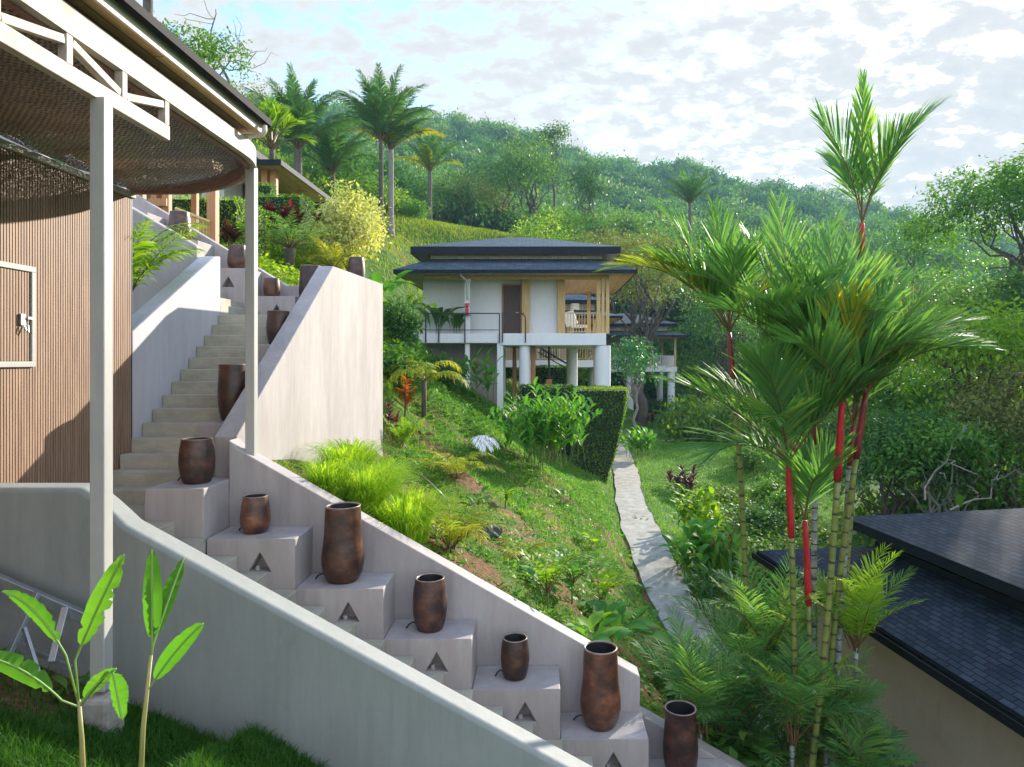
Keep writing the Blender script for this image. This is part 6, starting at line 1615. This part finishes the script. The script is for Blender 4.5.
# ------------------------------------------------------------------ tall palms up the hill
BK = dict(n=58, ll=1.1, lw=.075, pw=1.9, t0=.12, fwd=(56, 22), vlift=18, droop=.5, r=.05)
def bigpalm(px, py, d, label, L, n, seed, mat='palm_dark', trunk='bark', tr=.2, e=(86, -35), base=None, extra=(), skirt=None, gold=0, name='tall_palm', fk=None):
    g = G_(seed); x = vx(px, d); zt = vz(py, d); zb = h1(x, d) if base is None else vz(base, d)
    fr = []
    for k in range(n):
        u = (k + .5) / n; fr.append(dict(az=k * 137.5 + g.normal(0, 8), e0=e[0] + (42 - e[0]) * u ** 1.1, e1=e[0] - 32 + (e[1] - e[0] + 32) * u, L=L * g.uniform(.85, 1.1), tint=g.uniform(.2, .9), mat='palm_gold' if k >= n - gold else mat))
    k_ = dict(BK); k_.update(fk or {}); k_['ll'] = k_['ll'] * L / 4; k_['lw'] = k_['lw'] * L / 4
    return make_palm((x, d, zb), (x, d, zt), label, name, fr + list(extra), tr, trunk, mat, None, 'lipstick', 'palm', None, seed, 0.0, 'petiole', k_, None, skirt)
bigpalm(381, 140, 50, 'tall palm with a dark trunk, standing highest above the lawn mound', 5.0, 26, 301, trunk='bark', tr=.2)
bigpalm(391, 150, 52, 'companion palm with a pale shaggy trunk and drooping yellow fronds', 4.8, 18, 302, trunk='bark_pale', tr=.25, gold=3)
bigpalm(298, 150, 42, 'broad dark palm behind the terrace house roof', 4.6, 24, 303, tr=.3)
bigpalm(332, 176, 46, 'bushy palm between the broad dark palm and the tall trunks', 4.2, 20, 304, tr=.25)
bigpalm(430, 172, 72, 'smaller palm right of the tall pair with yellowed hanging fronds', 4.6, 18, 305, gold=4, tr=.25)
bigpalm(690, 205, 85, 'blue green palm in the valley forest left of the red stemmed palms', 4.8, 18, 306, tr=.25)
bigpalm(272, 150, 31, 'fan shaped light green palm beside the terrace house roof', 1.9, 18, 307, mat='leaf_lime', tr=.14, fk=dict(ll=2.0, fwd=(40, 15), lw=.2, t0=.5, n=16, droop=.2))
bigpalm(148, -14, 17, 'palm whose frond tips show over the pavilion roof', 1.6, 14, 308, mat='palm', tr=.14)

# ------------------------------------------------------------------ trees one can tell apart
def ptree(px, pt, d, label, cr, mat, seed, base=None, **kw):
    x = vx(px, d); zb = h1(x, d); H_ = vz(pt, d) - zb
    return make_tree((x, d, zb), label, H_=H_, cr=cr, mat=mat, seed=seed, **kw)
ptree(182, 18, 26, 'airy small leaved tree rising behind the pavilion roof', 3.0, 'leaf', 401, nl=16, tw=900, kl=7, leaf=.15, gap=1.2, base_frac=.42, lobe_r=.32, flat=.5)
ptree(238, 72, 30, 'thin sparse tree right of the airy tree behind the pavilion gutter', 2.2, 'leaf_olive', 402, nl=12, tw=190, kl=5, leaf=.13, gap=1.2, base_frac=.5, lobe_r=.35)
def bare_tree(px, py, d, label, seed, h):
    g = G_(seed); x = vx(px, d); zb = h1(x, d); zt = vz(py, d); root = empty('bare_tree', (x, d, zb), label, 'tree'); m = MB()
    H_ = zt - zb; pts = limb(m, (0, 0, -.5), (0, 0, H_ * .8), .12, .06, g)
    m.build('trunk', M['bark'], root, smooth=True)
    for k in range(6):
        m = MB(); a = g.uniform(0, 6.28); z = H_ * g.uniform(.6, .8); e_ = np.array([math.cos(a) * h * g.uniform(.5, 1), math.sin(a) * h * .5, z + h * g.uniform(.2, .7)]); limb(m, (0, 0, z), e_, .045, .018, g, 5, .08)
        for j in range(3): limb(m, e_ * .8 + np.array([0, 0, z * .2]), e_ + g.normal(0, h * .3, 3), .018, .006, g, 4, .1, 4)
        m.build('branch', M['bark'], root, smooth=True)
bare_tree(212, 6, 32, 'leafless branching tree poking above the airy tree', 403, 2.6)
ptree(505, 150, 100, 'big dark crowned tree in the middle of the hillside forest', 6.5, 'forest', 410, nl=14, tw=620, kl=5, leaf=.55, base_frac=.25)
ptree(533, 142, 104, 'dark rounded tree just left of the slim emergent tree', 5.5, 'forest', 411, nl=11, tw=480, kl=5, leaf=.55, base_frac=.25)
ptree(556, 124, 112, 'slim emergent tree with a bare trunk and a small flat crown', 3.0, 'leaf_dark', 412, nl=8, tw=170, kl=5, leaf=.5, base_frac=.72, lobe_r=.4, trunk_r=.22, flat=.45)
ptree(585, 163, 105, 'dark oval tree right of the slim emergent tree', 3.2, 'leaf_dark', 413, nl=9, tw=330, kl=5, leaf=.5, base_frac=.25, flat=1.1)
ptree(468, 178, 92, 'olive tree over the right part of the lawn mound', 5.0, 'leaf_olive', 414, nl=11, tw=420, kl=5, leaf=.45, base_frac=.15)
ptree(440, 185, 88, 'dark bushy tree behind the smaller palm', 4.5, 'forest', 415, nl=10, tw=400, kl=5, leaf=.45, base_frac=.1)
ptree(405, 190, 82, 'shaded tree between the tall palms and the lawn mound', 4.0, 'forest', 416, nl=10, tw=360, kl=5, leaf=.42, base_frac=.1)
ptree(545, 203, 74, 'lime green tree above the ridge of the villa roof', 3.4, 'leaf_lime', 417, nl=10, tw=420, kl=5, leaf=.34, base_frac=.12)
ptree(570, 200, 70, 'mid green tree right of the lime tree behind the villa roof', 3.2, 'leaf', 418, nl=10, tw=420, kl=5, leaf=.34, base_frac=.12)
ptree(642, 208, 56, 'large olive grey bushy tree right of the villa roof', 4.6, 'leaf_olive', 419, nl=20, tw=2200, kl=6, leaf=.2, base_frac=.2, gap=2.0)
ptree(604, 212, 60, 'olive tree touching the right end of the villa roof', 3.6, 'leaf_olive', 420, nl=12, tw=560, kl=5, leaf=.28, base_frac=.3)
ptree(634, 330, 44, 'blue green tree in front of the farthest villa', 1.9, 'teal', 421, nl=12, tw=330, kl=6, leaf=.26, base_frac=.32, bark='bark_pale', trunk_r=.11, gap=.8)
ptree(726, 280, 62, 'dark tree right of the farthest villa', 4.2, 'forest', 422, nl=12, tw=520, kl=5, leaf=.34, base_frac=.15)
ptree(738, 262, 70, 'tall dark tree behind the leftmost red stemmed palm', 4.6, 'leaf_dark', 423, nl=12, tw=480, kl=5, leaf=.38, base_frac=.15)
ptree(770, 290, 55, 'green tree behind the middle of the palm clump', 4.0, 'forest', 424, nl=12, tw=460, kl=5, leaf=.34, base_frac=.12)
ptree(350, 172, 58, 'leafy green tree directly left of the tall palm trunks', 3.6, 'leaf', 425, nl=11, tw=420, kl=5, leaf=.32, base_frac=.1)
ptree(318, 168, 52, 'dark dense tree behind the terrace house', 4.2, 'leaf_dark', 426, nl=11, tw=460, kl=5, leaf=.32, base_frac=.1)
# right side
for k, (x, y, H_, lb) in enumerate(((18.5, 16.5, 12.5, 'leafy tree right of the lower villa, outside the right edge of the photo'), (21, 12.5, 13, 'tree beyond the lower villa roof, farther right outside the photo'), (22.5, 20, 14, 'tall tree between the lower villa and the spreading tree, right of the photo'))):
    make_tree((x, y, h1(x, y)), lb, H_=H_, cr=4.2, mat='leaf', seed=470 + k, nl=16, tw=2200, kl=6, leaf=.34, base_frac=.1)
ptree(1046, 146, 42, 'great spreading tree at the right edge with layered flat boughs against the sky', 7.6, 'leaf', 430, nl=24, tw=3600, kl=7, leaf=.30, base_frac=.5, flat=.40, gap=2.6, lobe_r=.36, trunk_r=.35)
ptree(1000, 250, 40, 'dense dark tree below the great spreading tree', 5.0, 'forest', 431, nl=18, tw=1800, kl=6, leaf=.26, base_frac=.1)
ptree(1070, 240, 36, 'dark tree at the right border under the spreading boughs', 4.6, 'leaf_dark', 432, nl=16, tw=1500, kl=6, leaf=.26, base_frac=.1)
ptree(905, 205, 88, 'hazy tree behind the tallest red stemmed palm', 6.5, 'forest', 433, nl=13, tw=560, kl=5, leaf=.5, base_frac=.2)
ptree(945, 262, 64, 'mid green tree in the gap between palms and spreading tree', 5.0, 'leaf', 434, nl=12, tw=560, kl=5, leaf=.38, base_frac=.12)
ptree(890, 262, 58, 'soft green tree right behind the tall red stem', 4.2, 'leaf_olive', 435, nl=12, tw=520, kl=5, leaf=.34, base_frac=.12)
ptree(968, 286, 24, 'yellow green tree with large drooping leaves above the lower villa roof', 2.6, 'leaf_lime', 436, nl=17, tw=1000, kl=6, leaf=.26, base_frac=.36, gap=1.2, droop=.6, aspect=.42, spread=.3)
ptree(905, 330, 27, 'leafy tree behind the right palm fronds', 2.4, 'leaf', 437, nl=13, tw=1000, kl=5, leaf=.22, base_frac=.2, aspect=.45)
ptree(1010, 372, 22, 'tangled tree with yellowing leaves at the right edge above the roof', 2.6, 'leaf_olive', 438, nl=16, tw=1300, kl=6, leaf=.18, base_frac=.1, gap=1.2)
ptree(940, 392, 21, 'vine covered tree with pale bare limbs above the roof ridge', 2.1, 'leaf', 439, nl=14, tw=1100, kl=6, leaf=.17, base_frac=.05, gap=1.2, bark='bark_pale', trunk_r=.14)
ptree(890, 400, 22, 'dark vine hung tree beside the dark red shaft', 2.0, 'leaf_dark', 440, nl=14, tw=1100, kl=6, leaf=.17, base_frac=.05, gap=1.2)
for k, (pa, pb, lb) in enumerate((((925, 500), (965, 425), 'long grey leaning limb above the roof ridge, left one'), ((950, 510), (1015, 470), 'pale fallen limb lying above the roof ridge at right'))):
    g = G_(450 + k); a = atY(*pa, 19.5); b = atY(*pb, 19.8); m = MB(); limb(m, (0, 0, 0), tuple(b - a), .035, .012, g, 7, .06)
    for j in range(4): q = (b - a) * g.uniform(.3, .9); limb(m, tuple(q), tuple(q + Vector(g.normal(0, .7, 3))), .03, .008, g, 5, .1)
    o = m.build('bare_limb', M['bark_pale'], None, smooth=True, loc=tuple(a)); tag(o, lb, 'branch')
make_shrub((vx(208, 60) * 1.0, 56, h1(vx(208, 60), 56)), 'x', h=1) if False else None
make_shrub(tuple(hit(413, 219, 30)), 'single round shrub on the crest of the lawn mound', r=1.5, h=1.6, nl=8, tw=300, kl=5, leaf=.25, mat='leaf', seed=460, name='round_bush')

# ------------------------------------------------------------------ forest far off: one mass
def crown_template(seed, n, r=1.0, leaf=.3, h=1.0):
    g = G_(seed); lobes = []
    for k in range(7):
        a = k * 2.399; rr = .62 * r * math.sqrt(k / 7); lobes.append(((rr * math.cos(a), rr * math.sin(a), h * (.55 - .28 * rr / r) + g.normal(0, .07)), (r * .5, r * .5, r * .38)))
    return crown_leaves(lobes, n, 4, leaf, g, .7, .12, shell=(.6, 1.02), droop=.25)
def scatter_forest(name, label, pts, radii, templ, mat, seed):
    g = G_(seed); out = VB(); 
    T = [(np.concatenate(t.v), np.concatenate(t.q), np.concatenate(t.qt)) for t in templ]
    for (p, r) in zip(pts, radii):
        Vt, Qt, tt = T[g.integers(len(T))]; s = r * np.array([1, 1, g.uniform(.9, 1.5)])
        Vn = (Vt * s) @ rz(g.uniform(0, 6.28)).T + p; tn = g.random() ** 1.3
        out.v.append(Vn.astype(np.float32)); out.q.append(Qt + out.n); out.qt.append(np.clip(tt * .35 + tn * .75, 0, 1).astype(np.float32)); out.qm.append(np.zeros(len(Qt), np.int32)); out.n += len(Vn)
    o = out.build(name, M[mat], None); tag(o, label, 'forest', kind='stuff'); return o
def sample_region(test, y0, y1, sp0, seed, a0=-.85, a1=.78):
    g = G_(seed); P = []; y = y0
    while y < y1:
        sp = sp0(y); x = a0 * y
        while x < a1 * y:
            xx, yy = x + g.uniform(-.4, .4) * sp, y + g.uniform(-.4, .4) * sp
            if test(xx, yy): P.append((xx, yy, sp))
            x += sp
        y += sp * .85
    P = np.array(P); z = H(P[:, 0], P[:, 1]); return np.stack([P[:, 0], P[:, 1], z], 1), P[:, 2]
tf = [crown_template(500 + k, 150, leaf=.17) for k in range(4)]; tn = [crown_template(510 + k, 330, leaf=.125) for k in range(4)]
g_ = G_(5)
P, sp = sample_region(lambda x, y: True, 150, 345, lambda y: 5.2 + (y - 150) * .012, 521)
scatter_forest('far_forest', 'hazy rainforest covering the far hills', P + np.array([0, 0, 1.0]) * g_.uniform(0, 4.5, len(P))[:, None] ** 1.0, sp * g_.uniform(.55, 1.1, len(P)), tf, 'forest', 522)
P, sp = sample_region(lambda x, y: not (-16 < x < 4 and y < 92), 78, 150, lambda y: 4.6, 523)
scatter_forest('hillside_forest', 'mixed green forest on the nearer hillside behind the villas', P + np.array([0, 0, 1.0]) * g_.uniform(-.5, 3.0, len(P))[:, None], sp * g_.uniform(.5, 1.0, len(P)), tn, 'forest', 524)
P, sp = sample_region(lambda x, y: (x > 5 and y > 43 and not (3 < x < 12.5 and 58.5 < y < 68.5) and not (y < 58.5 and .10 < x / y < .215)) or (x > .8 and y > 53 and not (3 < x < 12.5 and 58.5 < y < 68.5) and not (y < 58.5 and .10 < x / y < .215)) or (x > 14 and y > 24 and x > .55 * y) or (x < -15 and y > 36), 24, 78, lambda y: 2.6, 525, a0=-.6)
scatter_forest('thicket', 'dense undergrowth filling the valley behind the lawn and the red stemmed palms', P - np.array([0, 0, .4]), sp * g_.uniform(.5, 1.0, len(P)), tn, 'thicket', 526)
P, sp = sample_region(lambda x, y: -14 < x < 14 and not (-13.5 < x < 3), 64, 80, lambda y: 2.4, 527)
scatter_forest('creeper_bank', 'bright creeper covered bank behind the lawn mound', P - np.array([0, 0, .5]), sp * g_.uniform(.5, .9, len(P)), tn, 'leaf', 528)

P, sp = sample_region(lambda x, y: x > 8.5 + (y - 14) * .3 and x < 22, 15.2, 25, lambda y: 1.25, 529, .3, .95)
scatter_forest('undergrowth', 'bright tangled undergrowth behind the lower villa roof', P - np.array([0, 0, .3]), g_.uniform(1.0, 2.1, len(P)), [crown_template(540 + k, 90, leaf=.15) for k in range(4)], 'thicket', 530)
# ------------------------------------------------------------------ grass
def grass_area(name, label, n, test, x0, x1, y0, y1, h, w, mat, seed, lean=.6, hfun=None):
    g = G_(seed); x = g.uniform(x0, x1, n); y = g.uniform(y0, y1, n); k = test(x, y, g); x, y = x[k], y[k]; z = H(x, y)
    hh = h if hfun is None else h * hfun(x, y)
    tint = np.clip(.5 + _fbm(x, y, 1.3, seed) * .25 + g.normal(0, .15, len(x)), 0, 1)
    P = np.stack([x, y, z - .01], 1); vb = blades_field(P, hh, w, g, lean, tint)
    return tag(vb.build(name, M[mat], None), label, 'grass', kind='stuff')
grass_area('lawn_grass', 'lush short lawn around the banana plants', 42000, lambda x, y, g: (y < 5.38) & ((x > -3.2) | (y < 4.5) | (g.random(len(x)) < .15)) & (y > 3.6), -4.6, -1.3, 3.6, 5.38, .12, .004, 'lawn', 601, .55)
grass_area('slope_grass', 'patchy grass and moss tufts on the bare slope', 120000, lambda x, y, g: (x < path_x(y) - .55) & (patch(x, y) + g.normal(0, .35, len(x)) > -.05) & (x > np.where(y < 14.8, -3.45, -6)), -5.5, 3.0, 7.85, 27, .075, .006, 'moss', 602, .7)
grass_area('bank_grass', 'longer grass under the villa and along the path', 120000, lambda x, y, g: (np.abs(x - path_x(y)) > .62), -5.5, 13, 15, 44, .14, .009, 'grass', 603, .6)
grass_area('path_edge_grass', 'grass fringe along both edges of the footpath', 16000, lambda x, y, g: (np.abs(np.abs(x - path_x(y)) - .70) < .14), 1.5, 5.2, 8, 34, .11, .006, 'grass', 604, .7)
grass_area('terrace_grass', 'sunny grass bank above the stairs', 40000, lambda x, y, g: (y > 13.2), -9, -4, 13.2, 22, .12, .008, 'moss', 605, .6)
grass_area('mound_grass', 'sunny rough grass over the lawn mound', 70000, lambda x, y, g: g.random(len(x)) < np.clip((y - 40) / 30, .3, 1), -16, 2, 40, 82, .35, .03, 'moss', 606, .6)
# ------------------------------------------------------------------ leafy ground cover
def ground_cover(name, label, nc, test, x0, x1, y0, y1, size, h, mat, seed, r=.28, k=26):
    g = G_(seed); cx = g.uniform(x0, x1, nc); cy = g.uniform(y0, y1, nc); q = test(cx, cy); cx, cy = cx[q], cy[q]
    rr = r * g.uniform(.5, 1.3, len(cx)); m = len(cx) * k
    a = g.uniform(0, 6.28, m); d = np.sqrt(g.random(m)) * np.repeat(rr, k)
    x = np.repeat(cx, k) + d * np.cos(a); y = np.repeat(cy, k) + d * np.sin(a); z = H(x, y) + g.random(m) * np.repeat(h * g.uniform(.4, 1.3, len(cx)), k) * (1 - .6 * d / np.repeat(rr, k))
    P = np.stack([x, y, z], 1); D = np.stack([np.cos(a), np.sin(a), g.uniform(-.2, .7, m)], 1) + g.normal(0, .3, (m, 3)); Nn = np.tile([0, 0, 1.0], (m, 1)) + g.normal(0, .35, (m, 3))
    vb = leaf_quads(P, D, Nn, size, g, .55, np.repeat(g.random(len(cx)), k)); return tag(vb.build(name, M[mat], None), label, 'ground cover', kind='stuff')
ground_cover('ground_cover', 'low creeping weeds patching the bare slope', 900, lambda x, y: (x < path_x(y) - .7) & (x > -3.3) & (patch(x, y) > -.75), -3.3, 2.6, 8.0, 25, .085, .10, 'ginger', 611, .24, 20)
ground_cover('ground_cover', 'lush leafy ground cover right of the footpath', 1500, lambda x, y: (x > path_x(y) + .75) & ((x > path_x(y) + 2.2) | (y < 19)) & (x < path_x(y) + 6.5) & ((y < 12.7) * (x > 3.9) == 0), 3.5, 11, 10.5, 29, .17, .38, 'thicket', 612, .4, 24)
ground_cover('ground_cover', 'leafy border between the walkway and the big ginger bush', 260, lambda x, y: x < -1.6, -6, -1.6, 19, 29, .15, .3, 'leaf', 613, .35, 24)
ground_cover('ground_cover', 'planted bed on the bank above the stairs', 420, lambda x, y: y > 13.6, -9, -4.6, 13.6, 24, .14, .35, 'leaf_lime', 614, .35, 24)
ground_cover('ground_cover', 'dark leafy bed round the feet of the palm clump', 260, lambda x, y: (x < 4.5), 1.9, 4.5, 7.9, 10.4, .2, .6, 'leaf', 615, .35, 24)
# ------------------------------------------------------------------ the air
HAZE_D = .00042
bpy.context.view_layer.update()
_lo = [1e9] * 3; _hi = [-1e9] * 3
for o in S.objects:
    if o.type != 'MESH': continue
    for c in o.bound_box:
        p = o.matrix_world @ Vector(c)
        for k in range(3): _lo[k] = min(_lo[k], p[k]); _hi[k] = max(_hi[k], p[k])
print('SCENE BOUNDS', _lo, _hi)
mb = MB(); mb.box(_lo[0] - 5, _hi[0] + 5, _lo[1] - 5, _hi[1] + 5, _lo[2] - 1, _hi[2] + 2)
hm, t_, n_, l_, out_ = nt('haze_air')
pv = n_.new('ShaderNodeVolumePrincipled'); pv.inputs['Color'].default_value = (.42, .72, .92, 1); pv.inputs['Density'].default_value = HAZE_D; pv.inputs['Anisotropy'].default_value = .0
l_.new(pv.outputs[0], out_.inputs['Volume'])
hz_o = mb.build('haze', hm, None); tag(hz_o, 'thin blue morning haze lying over the valley and hills', 'haze', kind='stuff')
